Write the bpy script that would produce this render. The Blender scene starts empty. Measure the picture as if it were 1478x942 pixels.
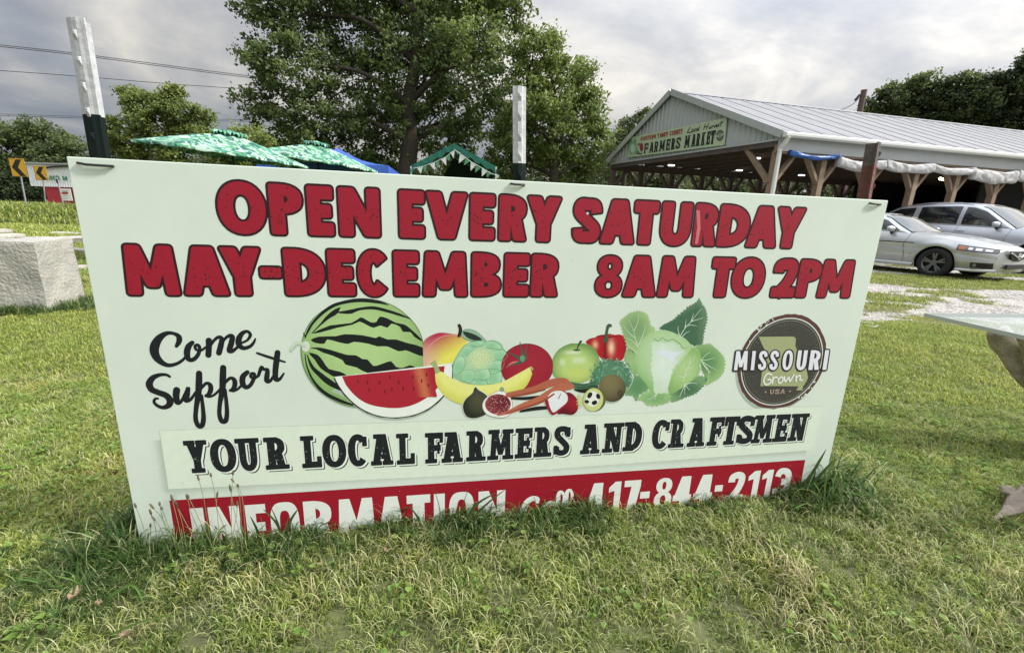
import bpy, bmesh, math, random
import numpy as np
from mathutils import Vector, Matrix, noise as mnoise
from mathutils.geometry import tessellate_polygon
R = math.radians
random.seed(7); rng = np.random.default_rng(7)
scene = bpy.context.scene; COL = scene.collection

# ------------------------------------------------------------------ camera
FPX = 620.0; CX, CY, PW = 739.0, 471.0, 1478.0
PITCH = math.atan(161 / FPX); ROLL = math.atan(.035); CAMH = 1.05
CAM = Vector((0, 0, CAMH))
_f = Vector((0, math.cos(PITCH), -math.sin(PITCH))); _u0 = Vector((0, math.sin(PITCH), math.cos(PITCH))); _x0 = Vector((1, 0, 0))
_x = _x0 * math.cos(ROLL) + _u0 * math.sin(ROLL); _u = -_x0 * math.sin(ROLL) + _u0 * math.cos(ROLL)
cd = bpy.data.cameras.new('camera'); cam = bpy.data.objects.new('camera', cd); COL.objects.link(cam)
cd.sensor_width = 36; cd.lens = FPX / PW * 36; cd.clip_start = .02; cd.clip_end = 3000
m = Matrix((_x, _u, -_f)).transposed().to_4x4(); m.translation = CAM; cam.matrix_world = m
scene.camera = cam
def ray(px, py): return _f + _x * ((px - CX) / FPX) + _u * ((CY - py) / FPX)
def gp(px, py, z=0):
    d = ray(px, py); return CAM + d * ((z - CAMH) / d.z)
def at(px, py, Y):
    d = ray(px, py); return CAM + d * (Y / d.y)
def proj(P):
    q = P - CAM; d = q.dot(_f); return (CX + FPX * q.dot(_x) / d, CY - FPX * q.dot(_u) / d)

# ------------------------------------------------------------------ light
SUN_AZ, SUN_EL = 95.0, 40.0       # azimuth measured from +Y towards +X
w = bpy.data.worlds.new('World'); scene.world = w; w.use_nodes = True
nt = w.node_tree; nt.nodes.clear(); N = nt.nodes.new; L = nt.links.new
sky = N('ShaderNodeTexSky'); sky.sky_type = 'NISHITA'; sky.sun_disc = False
sky.sun_elevation = R(SUN_EL); sky.sun_rotation = R(SUN_AZ); sky.dust_density = 3
geo = N('ShaderNodeTexCoord')
sep = N('ShaderNodeSeparateXYZ'); L(geo.outputs['Generated'], sep.inputs[0])
# clouds laid on a plane overhead: divide the direction by its height
mx = N('ShaderNodeMath'); mx.operation = 'MAXIMUM'; mx.inputs[1].default_value = 0.0; L(sep.outputs['Z'], mx.inputs[0])
ad = N('ShaderNodeMath'); ad.operation = 'ADD'; ad.inputs[1].default_value = .16; L(mx.outputs[0], ad.inputs[0])
dx = N('ShaderNodeMath'); dx.operation = 'DIVIDE'; L(sep.outputs['X'], dx.inputs[0]); L(ad.outputs[0], dx.inputs[1])
dy = N('ShaderNodeMath'); dy.operation = 'DIVIDE'; L(sep.outputs['Y'], dy.inputs[0]); L(ad.outputs[0], dy.inputs[1])
cmb = N('ShaderNodeCombineXYZ'); L(dx.outputs[0], cmb.inputs[0]); L(dy.outputs[0], cmb.inputs[1])
def wnoise(scale, detail, rough, dist=0, off=0, src=None):
    mp = N('ShaderNodeMapping'); mp.inputs['Location'].default_value = (off, off * .7, off * .3)
    L((src or cmb).outputs[0], mp.inputs[0])
    n = N('ShaderNodeTexNoise'); n.inputs['Scale'].default_value = scale; n.inputs['Detail'].default_value = detail
    n.inputs['Roughness'].default_value = rough; n.inputs['Distortion'].default_value = dist; L(mp.outputs[0], n.inputs[0]); return n
def wramp(src, stops):
    r = N('ShaderNodeValToRGB'); e = r.color_ramp.elements
    while len(e) < len(stops): e.new(.5)
    for k, (p, c) in enumerate(stops): e[k].position = p; e[k].color = (*c, 1) if len(c) == 3 else c
    L(src, r.inputs[0]); return r
n1 = wnoise(.75, 9, .56, .55, 3.1); n2 = wnoise(2.0, 8, .6, .5, 11.3)
cl = wramp(n1.outputs[0], [(.37, (.45, .49, .57)), (.46, (.57, .59, .63)), (.545, (.74, .73, .72)), (.65, (1.10, 1.04, .94))])
cl2 = wramp(n2.outputs[0], [(.40, (.80, .82, .86)), (.58, (1, 1, 1)), (.72, (1.25, 1.22, 1.15))])
mulc = N('ShaderNodeMixRGB'); mulc.blend_type = 'MULTIPLY'; mulc.inputs[0].default_value = .85; L(cl.outputs[0], mulc.inputs[1]); L(cl2.outputs[0], mulc.inputs[2])
# brighter round the veiled sun; unseen zenith boosted to light the sign's front
sdir = Vector((math.sin(R(SUN_AZ)) * math.cos(R(SUN_EL)), math.cos(R(SUN_AZ)) * math.cos(R(SUN_EL)), math.sin(R(SUN_EL))))
dot = N('ShaderNodeVectorMath'); dot.operation = 'DOT_PRODUCT'; dot.inputs[1].default_value = sdir; L(geo.outputs['Generated'], dot.inputs[0])
gl = N('ShaderNodeMapRange'); gl.interpolation_type = 'SMOOTHERSTEP'; gl.inputs['From Min'].default_value = -.4; gl.inputs['From Max'].default_value = 1.0
gl.inputs['To Min'].default_value = .93; gl.inputs['To Max'].default_value = 1.62; L(dot.outputs['Value'], gl.inputs['Value'])
el = N('ShaderNodeMapRange'); el.inputs['From Min'].default_value = 0; el.inputs['From Max'].default_value = 1
el.inputs['To Min'].default_value = .42; el.inputs['To Max'].default_value = 2.5
z2 = N('ShaderNodeMath'); z2.operation = 'POWER'; z2.inputs[1].default_value = 1.9; L(mx.outputs[0], z2.inputs[0]); L(z2.outputs[0], el.inputs['Value'])
mg = N('ShaderNodeMath'); mg.operation = 'MULTIPLY'; L(gl.outputs[0], mg.inputs[0]); L(el.outputs[0], mg.inputs[1])
cm = N('ShaderNodeVectorMath'); cm.operation = 'SCALE'; L(mulc.outputs[0], cm.inputs[0]); L(mg.outputs[0], cm.inputs['Scale'])
bg1 = N('ShaderNodeBackground'); bg1.inputs[1].default_value = .10; L(sky.outputs[0], bg1.inputs[0])
bg2 = N('ShaderNodeBackground'); bg2.inputs[1].default_value = .95; L(cm.outputs[0], bg2.inputs[0])
mixs = N('ShaderNodeMixShader'); mixs.inputs[0].default_value = .9; L(bg1.outputs[0], mixs.inputs[1]); L(bg2.outputs[0], mixs.inputs[2])
wo = N('ShaderNodeOutputWorld'); L(mixs.outputs[0], wo.inputs[0])
sl = bpy.data.lights.new('sun', 'SUN'); sl.energy = 3.9; sl.angle = R(6); sl.color = (1, .96, .90)
so = bpy.data.objects.new('sun', sl); COL.objects.link(so); so.rotation_euler = (-sdir).to_track_quat('-Z', 'Y').to_euler()
so.location = (20, 10, 30)
scene.view_settings.view_transform = 'Standard'; scene.view_settings.look = 'None'; scene.view_settings.gamma = 1
scene.view_settings.exposure = 0.55
scene.cycles.max_bounces = 8; scene.cycles.transparent_max_bounces = 12

# ------------------------------------------------------------------ helpers
def lin(c): return tuple(((v / 255) / 12.92 if v / 255 < .04045 else ((v / 255 + .055) / 1.055) ** 2.4) for v in c)
_m = {}
def mat(name, col, rough=.7, metal=0., var=0., vscale=5., bump=0., bscale=40., spec=.5, coat=0., attr=None, col2=None, emis=None, trans=None, sheen=0):
    if name in _m: return _m[name]
    M = bpy.data.materials.new(name); M.use_nodes = True; t = M.node_tree; b = t.nodes['Principled BSDF']
    b.inputs['Base Color'].default_value = (*col, 1); b.inputs['Roughness'].default_value = rough; b.inputs['Metallic'].default_value = metal
    b.inputs['Specular IOR Level'].default_value = spec; b.inputs['Coat Weight'].default_value = coat
    tc = t.nodes.new('ShaderNodeTexCoord'); src = None
    if attr:
        a = t.nodes.new('ShaderNodeAttribute'); a.attribute_name = attr; src = a.outputs['Color']; t.links.new(src, b.inputs['Base Color'])
    if var or col2:
        n = t.nodes.new('ShaderNodeTexNoise'); n.inputs['Scale'].default_value = vscale; n.inputs['Detail'].default_value = 8; n.inputs['Roughness'].default_value = .65
        t.links.new(tc.outputs['Object'], n.inputs[0])
        mr = t.nodes.new('ShaderNodeMapRange'); mr.inputs['From Min'].default_value = .3; mr.inputs['From Max'].default_value = .7
        t.links.new(n.outputs[0], mr.inputs[0])
        if col2:
            mi = t.nodes.new('ShaderNodeMixRGB'); mi.inputs[1].default_value = (*col, 1); mi.inputs[2].default_value = (*col2, 1)
            t.links.new(mr.outputs[0], mi.inputs[0]); t.links.new(mi.outputs[0], b.inputs['Base Color'])
        else:
            mr.inputs['To Min'].default_value = 1 - var; mr.inputs['To Max'].default_value = 1 + var * .6
            mi = t.nodes.new('ShaderNodeVectorMath'); mi.operation = 'SCALE'; t.links.new(mr.outputs[0], mi.inputs['Scale'])
            if src: t.links.new(src, mi.inputs[0])
            else: mi.inputs[0].default_value = col
            t.links.new(mi.outputs[0], b.inputs['Base Color'])
    if bump:
        n = t.nodes.new('ShaderNodeTexNoise'); n.inputs['Scale'].default_value = bscale; n.inputs['Detail'].default_value = 8
        t.links.new(tc.outputs['Object'], n.inputs[0]); bp = t.nodes.new('ShaderNodeBump'); bp.inputs['Strength'].default_value = bump
        bp.inputs['Distance'].default_value = .02; t.links.new(n.outputs[0], bp.inputs['Height']); t.links.new(bp.outputs[0], b.inputs['Normal'])
    if emis: b.inputs['Emission Color'].default_value = (*emis[:3], 1); b.inputs['Emission Strength'].default_value = emis[3]
    if trans: b.inputs['Transmission Weight'].default_value = trans
    _m[name] = M; return M
def tag(o, label=None, cat=None, group=None, kind=None):
    if label: o['label'] = label
    if cat: o['category'] = cat
    if group: o['group'] = group
    if kind: o['kind'] = kind
    return o
def empty(name, label, cat, loc=(0, 0, 0), rz=0, group=None, mw=None):
    o = bpy.data.objects.new(name, None); COL.objects.link(o); o.empty_display_size = .1
    if mw is not None: o.matrix_world = mw
    else: o.location = loc; o.rotation_euler = (0, 0, rz)
    return tag(o, label, cat, group)
class MB:
    """collects geometry for ONE mesh object"""
    def __init__(s): s.v = []; s.f = []; s.c = None; s.mi = []
    def add(s, vs, fs):
        k = len(s.v); s.v += [tuple(v) for v in vs]; s.f += [tuple(i + k for i in f) for f in fs]; return s
    def box(s, c, d, M=None):
        x, y, z = [q / 2 for q in d]; vs = [Vector((sx * x, sy * y, sz * z)) for sz in (-1, 1) for sx, sy in ((-1, -1), (1, -1), (1, 1), (-1, 1))]
        vs = [(M @ v if M else v) + Vector(c) for v in vs]
        return s.add(vs, [(3, 2, 1, 0), (4, 5, 6, 7), (0, 1, 5, 4), (1, 2, 6, 5), (2, 3, 7, 6), (3, 0, 4, 7)])
    def beam(s, a, b, wd, ht, up=Vector((0, 0, 1))):
        a = Vector(a); b = Vector(b); d = (b - a).normalized(); sd = d.cross(up)
        if sd.length < 1e-4: sd = Vector((1, 0, 0))
        sd.normalize(); u2 = sd.cross(d)
        vs = [p + sd * (i * wd / 2) + u2 * (j * ht / 2) for p in (a, b) for i, j in ((-1, -1), (1, -1), (1, 1), (-1, 1))]
        return s.add(vs, [(3, 2, 1, 0), (4, 5, 6, 7), (0, 1, 5, 4), (1, 2, 6, 5), (2, 3, 7, 6), (3, 0, 4, 7)])
    def tube(s, pts, rad, n=8, cap=True, flat=1.0):
        pts = [Vector(p) for p in pts]; k0 = len(s.v); ref = Vector((0, 0, 1)); rs = rad if hasattr(rad, '__len__') else [rad] * len(pts); prev = None
        for i, p in enumerate(pts):
            d = (pts[min(i + 1, len(pts) - 1)] - pts[max(i - 1, 0)]).normalized()
            if prev is None:
                a = d.cross(ref if abs(d.z) < .95 else Vector((1, 0, 0))).normalized()
            else: a = (prev - d * prev.dot(d)).normalized()
            prev = a; b = d.cross(a)
            for k in range(n):
                t = 2 * math.pi * k / n; s.v.append(tuple(p + (a * math.cos(t) + b * math.sin(t) * flat) * rs[i]))
        for i in range(len(pts) - 1):
            for k in range(n):
                a = k0 + i * n + k; b = k0 + i * n + (k + 1) % n; s.f.append((a, b, b + n, a + n))
        if cap: s.f.append(tuple(k0 + k for k in reversed(range(n)))); s.f.append(tuple(k0 + (len(pts) - 1) * n + k for k in range(n)))
        return s
    def grid(s, P, flip=False, closeu=False):
        r = len(P); c = len(P[0]); k = len(s.v)
        for row in P: s.v += [tuple(p) for p in row]
        for i in range(r - 1):
            for j in range(c if closeu else c - 1):
                q = (k + i * c + j, k + i * c + (j + 1) % c, k + (i + 1) * c + (j + 1) % c, k + (i + 1) * c + j)
                s.f.append(q[::-1] if flip else q)
        return s
    def prism(s, poly, a, b):
        """poly: list of 3D points, extruded by vector b-a style offset"""
        off = Vector(b) - Vector(a); n = len(poly); k = len(s.v); s.v += [tuple(Vector(p)) for p in poly] + [tuple(Vector(p) + off) for p in poly]
        s.f.append(tuple(k + i for i in range(n))); s.f.append(tuple(k + n + i for i in reversed(range(n))))
        for i in range(n): j = (i + 1) % n; s.f.append((k + j, k + i, k + n + i, k + n + j))
        return s
    def mesh(s, name, m_, smooth=False):
        me = bpy.data.meshes.new(name); me.from_pydata(s.v, [], s.f); me.validate()
        if m_: me.materials.append(m_)
        if s.c is not None:
            at_ = me.color_attributes.new('Col', 'FLOAT_COLOR', 'POINT'); at_.data.foreach_set('color', np.array([(*c, 1) for c in s.c], 'f').ravel())
        if smooth: me.shade_smooth()
        me.update(); return me
    def build(s, name, m_, parent=None, smooth=False, bevel=0, fixn=True):
        me = s.mesh(name, m_, smooth)
        if fixn:
            bm = bmesh.new(); bm.from_mesh(me); bmesh.ops.recalc_face_normals(bm, faces=bm.faces); bm.to_mesh(me); bm.free()
        o = bpy.data.objects.new(name, me); COL.objects.link(o)
        if parent: o.parent = parent
        if bevel:
            b = o.modifiers.new('bevel', 'BEVEL'); b.width = bevel; b.segments = 2; b.limit_method = 'ANGLE'
        return o
def fast_mesh(name, V, F, m_, cols=None, nper=None):
    """V (n,3), F (m,k) numpy"""
    me = bpy.data.meshes.new(name); k = F.shape[1]; me.vertices.add(len(V)); me.vertices.foreach_set('co', V.astype('f').ravel())
    me.loops.add(F.size); me.loops.foreach_set('vertex_index', F.astype('i').ravel()); me.polygons.add(len(F))
    me.polygons.foreach_set('loop_start', np.arange(0, F.size, k, dtype='i')); me.polygons.foreach_set('loop_total', np.full(len(F), k, 'i'))
    if cols is not None:
        a = me.color_attributes.new('Col', 'FLOAT_COLOR', 'POINT'); a.data.foreach_set('color', np.concatenate([cols, np.ones((len(cols), 1))], 1).astype('f').ravel())
    me.materials.append(m_); me.update(calc_edges=True); return me
def instobj(name, me, parent=None, loc=(0, 0, 0)):
    o = bpy.data.objects.new(name, me); COL.objects.link(o)
    if parent: o.parent = parent
    o.location = loc; return o
def crom(pts, per=8, closed=False):
    P = [np.array(p, float) for p in pts]; n = len(P); out = []
    rngk = range(n if closed else n - 1)
    for i in rngk:
        if closed: a, b, c, d = P[(i - 1) % n], P[i], P[(i + 1) % n], P[(i + 2) % n]
        else: a, b, c, d = P[max(i - 1, 0)], P[i], P[i + 1], P[min(i + 2, n - 1)]
        for k in range(per):
            t = k / per; out.append(.5 * ((2 * b) + (c - a) * t + (2 * a - 5 * b + 4 * c - d) * t * t + (3 * b - a - 3 * c + d) * t ** 3))
    if not closed: out.append(P[-1])
    return out

# ------------------------------------------------------------------ ground
gm = mat('soil', (.065, .06, .03), .95, col2=(.12, .14, .045), vscale=1.3, bump=.5, bscale=30)
t = gm.node_tree
gr = MB(); S_ = 900
gr.grid([[Vector((x, y, 0)) for x in (-S_, -60, -20, -6, 0, 6, 20, 60, S_)] for y in (-S_, -60, -10, 0, 5, 12, 30, 80, S_)])
g_ = gr.build('ground', gm); tag(g_, kind='structure')
if g_.data.polygons[0].normal.z < 0: g_.data.flip_normals()

def fbm(x, y, s, o=4, z=0.): return mnoise.fractal(Vector((x * s, y * s, z)), 1.0, 2.0, o)
def lot_edge(x):   # front edge of the gravel lot, y as function of x
    return 4.75 - .02 * (x - 4) ** 2 * (1 if x > 4 else 0) + .25 * fbm(x, 0, .8)
def grassiness(x, y):  # >0 : grass on the lot
    v = fbm(x * .55, y * 1.1, .9, 4, 5.) + .25 * fbm(x, y, 3.5, 3, 9.)
    d = y - lot_edge(x)
    v += max(0, .45 - d) * .9
    dd = (Vector((x, y, 0)) - Vector((9.2, 9.2, 0))).length
    v += .9 * max(0, 1 - abs((y + x * .25) - 11.1) / 1.7)      # worn grass strip the cars stand on
    return v - .12
lot = MB(); step = .14; xs = np.arange(2.2, 24, step); lotc = []
rows = []
for k in range(int(20 / step)):
    row = []
    for x in xs:
        e = lot_edge(x); y = e + k * step * (1 + k * .004); row.append(Vector((x, y, .006 + .015 * abs(fbm(x, y, 1.1, 2)))))
        g = grassiness(x, y); lotc.append((max(0, min(1, g * 5 + .5)),) * 3)
    rows.append(row)
lot.grid(rows); lot.c = lotc
LM = bpy.data.materials.new('gravel'); LM.use_nodes = True; t = LM.node_tree; b = t.nodes['Principled BSDF']; b.inputs['Roughness'].default_value = .95
tc = t.nodes.new('ShaderNodeTexCoord'); vo = t.nodes.new('ShaderNodeTexVoronoi'); vo.inputs['Scale'].default_value = 38; t.links.new(tc.outputs['Object'], vo.inputs[0])
rp = t.nodes.new('ShaderNodeValToRGB'); e = rp.color_ramp.elements; e[0].color = (.60, .57, .53, 1); e[1].color = (.32, .29, .26, 1); e[0].position = .2; e[1].position = .75
t.links.new(vo.outputs['Distance'], rp.inputs[0])
hv = t.nodes.new('ShaderNodeMixRGB'); hv.blend_type = 'MULTIPLY'; hv.inputs[0].default_value = .35; t.links.new(rp.outputs[0], hv.inputs[1]); t.links.new(vo.outputs['Color'], hv.inputs[2])
n = t.nodes.new('ShaderNodeTexNoise'); n.inputs['Scale'].default_value = 9; n.inputs['Detail'].default_value = 8; t.links.new(tc.outputs['Object'], n.inputs[0])
a = t.nodes.new('ShaderNodeAttribute'); a.attribute_name = 'Col'
ad_ = t.nodes.new('ShaderNodeMath'); ad_.operation = 'MULTIPLY_ADD'; ad_.inputs[1].default_value = 1.6; ad_.inputs[2].default_value = -.8; t.links.new(n.outputs[0], ad_.inputs[0])
ad2 = t.nodes.new('ShaderNodeMath'); ad2.operation = 'ADD'; ad2.use_clamp = True; t.links.new(ad_.outputs[0], ad2.inputs[0]); t.links.new(a.outputs['Fac'], ad2.inputs[1])
rr = t.nodes.new('ShaderNodeMapRange'); rr.inputs['From Min'].default_value = .4; rr.inputs['From Max'].default_value = .6; t.links.new(ad2.outputs[0], rr.inputs[0])
mi = t.nodes.new('ShaderNodeMixRGB'); mi.inputs[2].default_value = (.12, .12, .045, 1); t.links.new(rr.outputs[0], mi.inputs[0]); t.links.new(hv.outputs[0], mi.inputs[1]); t.links.new(mi.outputs[0], b.inputs['Base Color'])
bp = t.nodes.new('ShaderNodeBump'); bp.inputs['Strength'].default_value = .8; bp.inputs['Distance'].default_value = .02; t.links.new(vo.outputs['Distance'], bp.inputs['Height']); bp.invert = True; t.links.new(bp.outputs[0], b.inputs['Normal'])
lo = lot.build('gravel_lot', LM, fixn=False); tag(lo, kind='structure')
# roadside bank on the left
bk = MB(); P = []
BX = lambda k: -60 + k * 2.0
for k in range(30):
    x = BX(k); yc = 19.5 + .0 * x; row = []
    fall = max(0, min(1, (-3 - x) / 6))
    for dy_, z in ((-2.2, -.05), (-1.2, .16), (-.4, .44), (.5, .60), (3, .64), (10, .60), (30, .55), (60, .3), (90, -.05)):
        row.append(Vector((x, yc + dy_ + .3 * fbm(x, 0, .2), (z + .05 * fbm(x, dy_, .4)) * fall - .02)))
    P.append(row)
bk.grid(P); bo = bk.build('grass_bank', mat('bank_soil', (.07, .08, .025), .95, col2=(.12, .14, .04), vscale=2), smooth=True); tag(bo, kind='structure')
def bank_z(x, y):
    fall = max(0, min(1, (-3 - x) / 6)); d = y - 19.5; xs_ = (-2.2, -1.2, -.4, .5, 3, 10, 30, 60); zs_ = (-.05, .16, .44, .6, .64, .6, .55, .3)
    return max(0, float(np.interp(d, xs_, zs_)) * fall)

# ------------------------------------------------------------------ print on flat boards
class Plane:
    def __init__(s, o, ex, ez):
        s.o = Vector(o); s.ex = Vector(ex).normalized(); s.ez = Vector(ez).normalized(); s.n = s.ex.cross(s.ez)   # n away from/at viewer
        s.ey = s.ez.cross(s.ex)
    def uv(s, px, py, off=0.):
        d = ray(px, py); o = s.o + s.ey * off; t = (o - CAM).dot(s.n) / d.dot(s.n); p = CAM + d * t - o
        return (p.dot(s.ex), p.dot(s.ez))
    def matrix(s):
        m = Matrix((s.ex, s.ey, s.ez)).transposed().to_4x4(); m.translation = s.o; return m
class Print:
    """flat ink shapes: every polygon sits a few hundredths of a millimetre above the last"""
    def __init__(s, plane, base): s.pl = plane; s.base = base; s.v = []; s.f = []; s.c = []; s.k = 0
    def _y(s, layer): s.k += 1; return -(s.base * .3 + layer * .00006 + (s.k % 7) * .000006)
    def poly(s, uv, col, layer=0):
        if len(uv) < 3: return
        y = s._y(layer); k = len(s.v); s.v += [(p[0], y, p[1]) for p in uv]; s.c += [col] * len(uv)
        try: tr = tessellate_polygon([[Vector((p[0], p[1], 0)) for p in uv]])
        except Exception: return
        s.f += [tuple(k + i for i in t_) for t_ in tr]
    def px(s, pts, col, layer=0, smooth=0, closed=True):
        if smooth: pts = crom(pts, smooth, True)
        s.poly([s.pl.uv(p[0], p[1]) for p in pts], col, layer)
    def fan(s, pts, colf, layer=0, smooth=4, rings=6, centre=None, px=True):
        """star-shaped fill, colour from colf(x, y) in the coordinates given"""
        if smooth: pts = crom(pts, smooth, True)
        c = np.array(centre) if centre is not None else np.mean([np.array(p[:2]) for p in pts], 0)
        y = s._y(layer); k = len(s.v); n = len(pts); f = (lambda q: s.pl.uv(*q)) if px else (lambda q: q)
        allp = [c] + [c + (np.array(p[:2]) - c) * (r / rings) for r in range(1, rings + 1) for p in pts]
        for q in allp: u = f((q[0], q[1])); s.v.append((u[0], y, u[1])); s.c.append(tuple(max(0, x) for x in colf(q[0], q[1])))
        for i in range(n): s.f.append((k, k + 1 + i, k + 1 + (i + 1) % n))
        for r in range(rings - 1):
            for i in range(n):
                a = k + 1 + r * n + i; b = k + 1 + r * n + (i + 1) % n; s.f.append((a, a + n, b + n, b))
    def ribbon(s, pts, col, layer=0, per=6, caps=True, uv=False, closed=False):
        """pts (x, y, width) in picture coordinates (or local when uv)"""
        if per: pts = crom(pts, per, closed)
        if closed: pts = list(pts) + [pts[0]]
        P = []
        for p in pts:
            if uv: P.append((p[0], p[1], p[2]))
            else:
                a = s.pl.uv(p[0], p[1]); b = s.pl.uv(p[0] + 1, p[1]); c = s.pl.uv(p[0], p[1] + 1)
                sc = (math.hypot(b[0] - a[0], b[1] - a[1]) + math.hypot(c[0] - a[0], c[1] - a[1])) / 2
                P.append((a[0], a[1], p[2] * sc))
        y = s._y(layer); n = len(P); k = len(s.v); dyy = .00003 / max(1, n)
        for i in range(n):
            a = P[max(i - 1, 0)]; b = P[min(i + 1, n - 1)]; dx_, dz = b[0] - a[0], b[1] - a[1]; l_ = math.hypot(dx_, dz) or 1; nx, nz = -dz / l_, dx_ / l_
            h = P[i][2] / 2
            for sg in (1, -1): s.v.append((P[i][0] + nx * h * sg, y - i * dyy, P[i][1] + nz * h * sg)); s.c.append(col)
        for i in range(n - 1): s.f.append((k + 2 * i, k + 2 * i + 1, k + 2 * i + 3, k + 2 * i + 2))
        if caps:
            for q, yy in ((P[0], y + .00001), (P[-1], y - .00004)): s.disc(q[0], q[1], q[2] / 2, col, yy)
    def disc(s, u, w_, r, col, y, n=10):
        k = len(s.v)
        for i in range(n): t_ = 2 * math.pi * i / n; s.v.append((u + r * math.cos(t_), y, w_ + r * math.sin(t_))); s.c.append(col)
        s.f.append(tuple(range(k, k + n)))
    def outline(s, uv, wd, col, layer=0, jit=0.):
        n = len(uv); y = s._y(layer)
        for i in range(n):
            a, b = uv[i], uv[(i + 1) % n]; dx_, dz = b[0] - a[0], b[1] - a[1]; l_ = math.hypot(dx_, dz)
            if l_ < 1e-6: continue
            nx, nz = -dz / l_ * wd, dx_ / l_ * wd; k = len(s.v); yy = y - (i % 3) * .000004
            s.v += [(a[0] + nx, yy, a[1] + nz), (b[0] + nx, yy, b[1] + nz), (b[0] - nx, yy, b[1] - nz), (a[0] - nx, yy, a[1] - nz)]; s.c += [col] * 4
            s.f.append((k, k + 1, k + 2, k + 3)); s.disc(a[0], a[1], wd, col, y - .000014 - (i % 5) * .000003, 8)
    def build(s, name, parent, m_):
        me = bpy.data.meshes.new(name); me.from_pydata(s.v, [], s.f)
        a = me.color_attributes.new('Col', 'FLOAT_COLOR', 'POINT'); a.data.foreach_set('color', np.array([(*c, 1) for c in s.c], 'f').ravel())
        me.materials.append(m_); me.update(); o = bpy.data.objects.new(name, me); COL.objects.link(o); o.parent = parent; return o
INK = .93
def K(r, g, b): return tuple(min(.95, v * INK) for v in lin((r, g, b)))

# --- letter shapes, drawn in a cell w wide and 1 high
def rect(a, b, c, d): return [(a, b), (c, b), (c, d), (a, d)]
def arcband(cx, cy, ro, rq, ti, tj, a0, a1, n=14, e=2.0):
    def pt(a, rx, ry):
        c, s_ = math.cos(a), math.sin(a); return (cx + rx * math.copysign(abs(c) ** (2 / e), c), cy + ry * math.copysign(abs(s_) ** (2 / e), s_))
    A = [R(a0 + (a1 - a0) * i / n) for i in range(n + 1)]
    return [pt(a, ro, rq) for a in A] + [pt(a, max(.01, ro - ti), max(.01, rq - tj)) for a in reversed(A)]
def stroke(pts, th, per=6):
    P = crom([(*p, 0) for p in pts], per); l_ = []; r_ = []
    for i in range(len(P)):
        a = P[max(i - 1, 0)]; b = P[min(i + 1, len(P) - 1)]; d = (b - a)[:2]; d = d / (np.hypot(*d) + 1e-9)
        l_.append((P[i][0] - d[1] * th / 2, P[i][1] + d[0] * th / 2)); r_.append((P[i][0] + d[1] * th / 2, P[i][1] - d[0] * th / 2))
    n = len(l_); c3 = [0, n // 3, 2 * n // 3, n - 1]
    return [l_[a:b + 1] + r_[a:b + 1][::-1] for a, b in zip(c3[:-1], c3[1:])]
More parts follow.
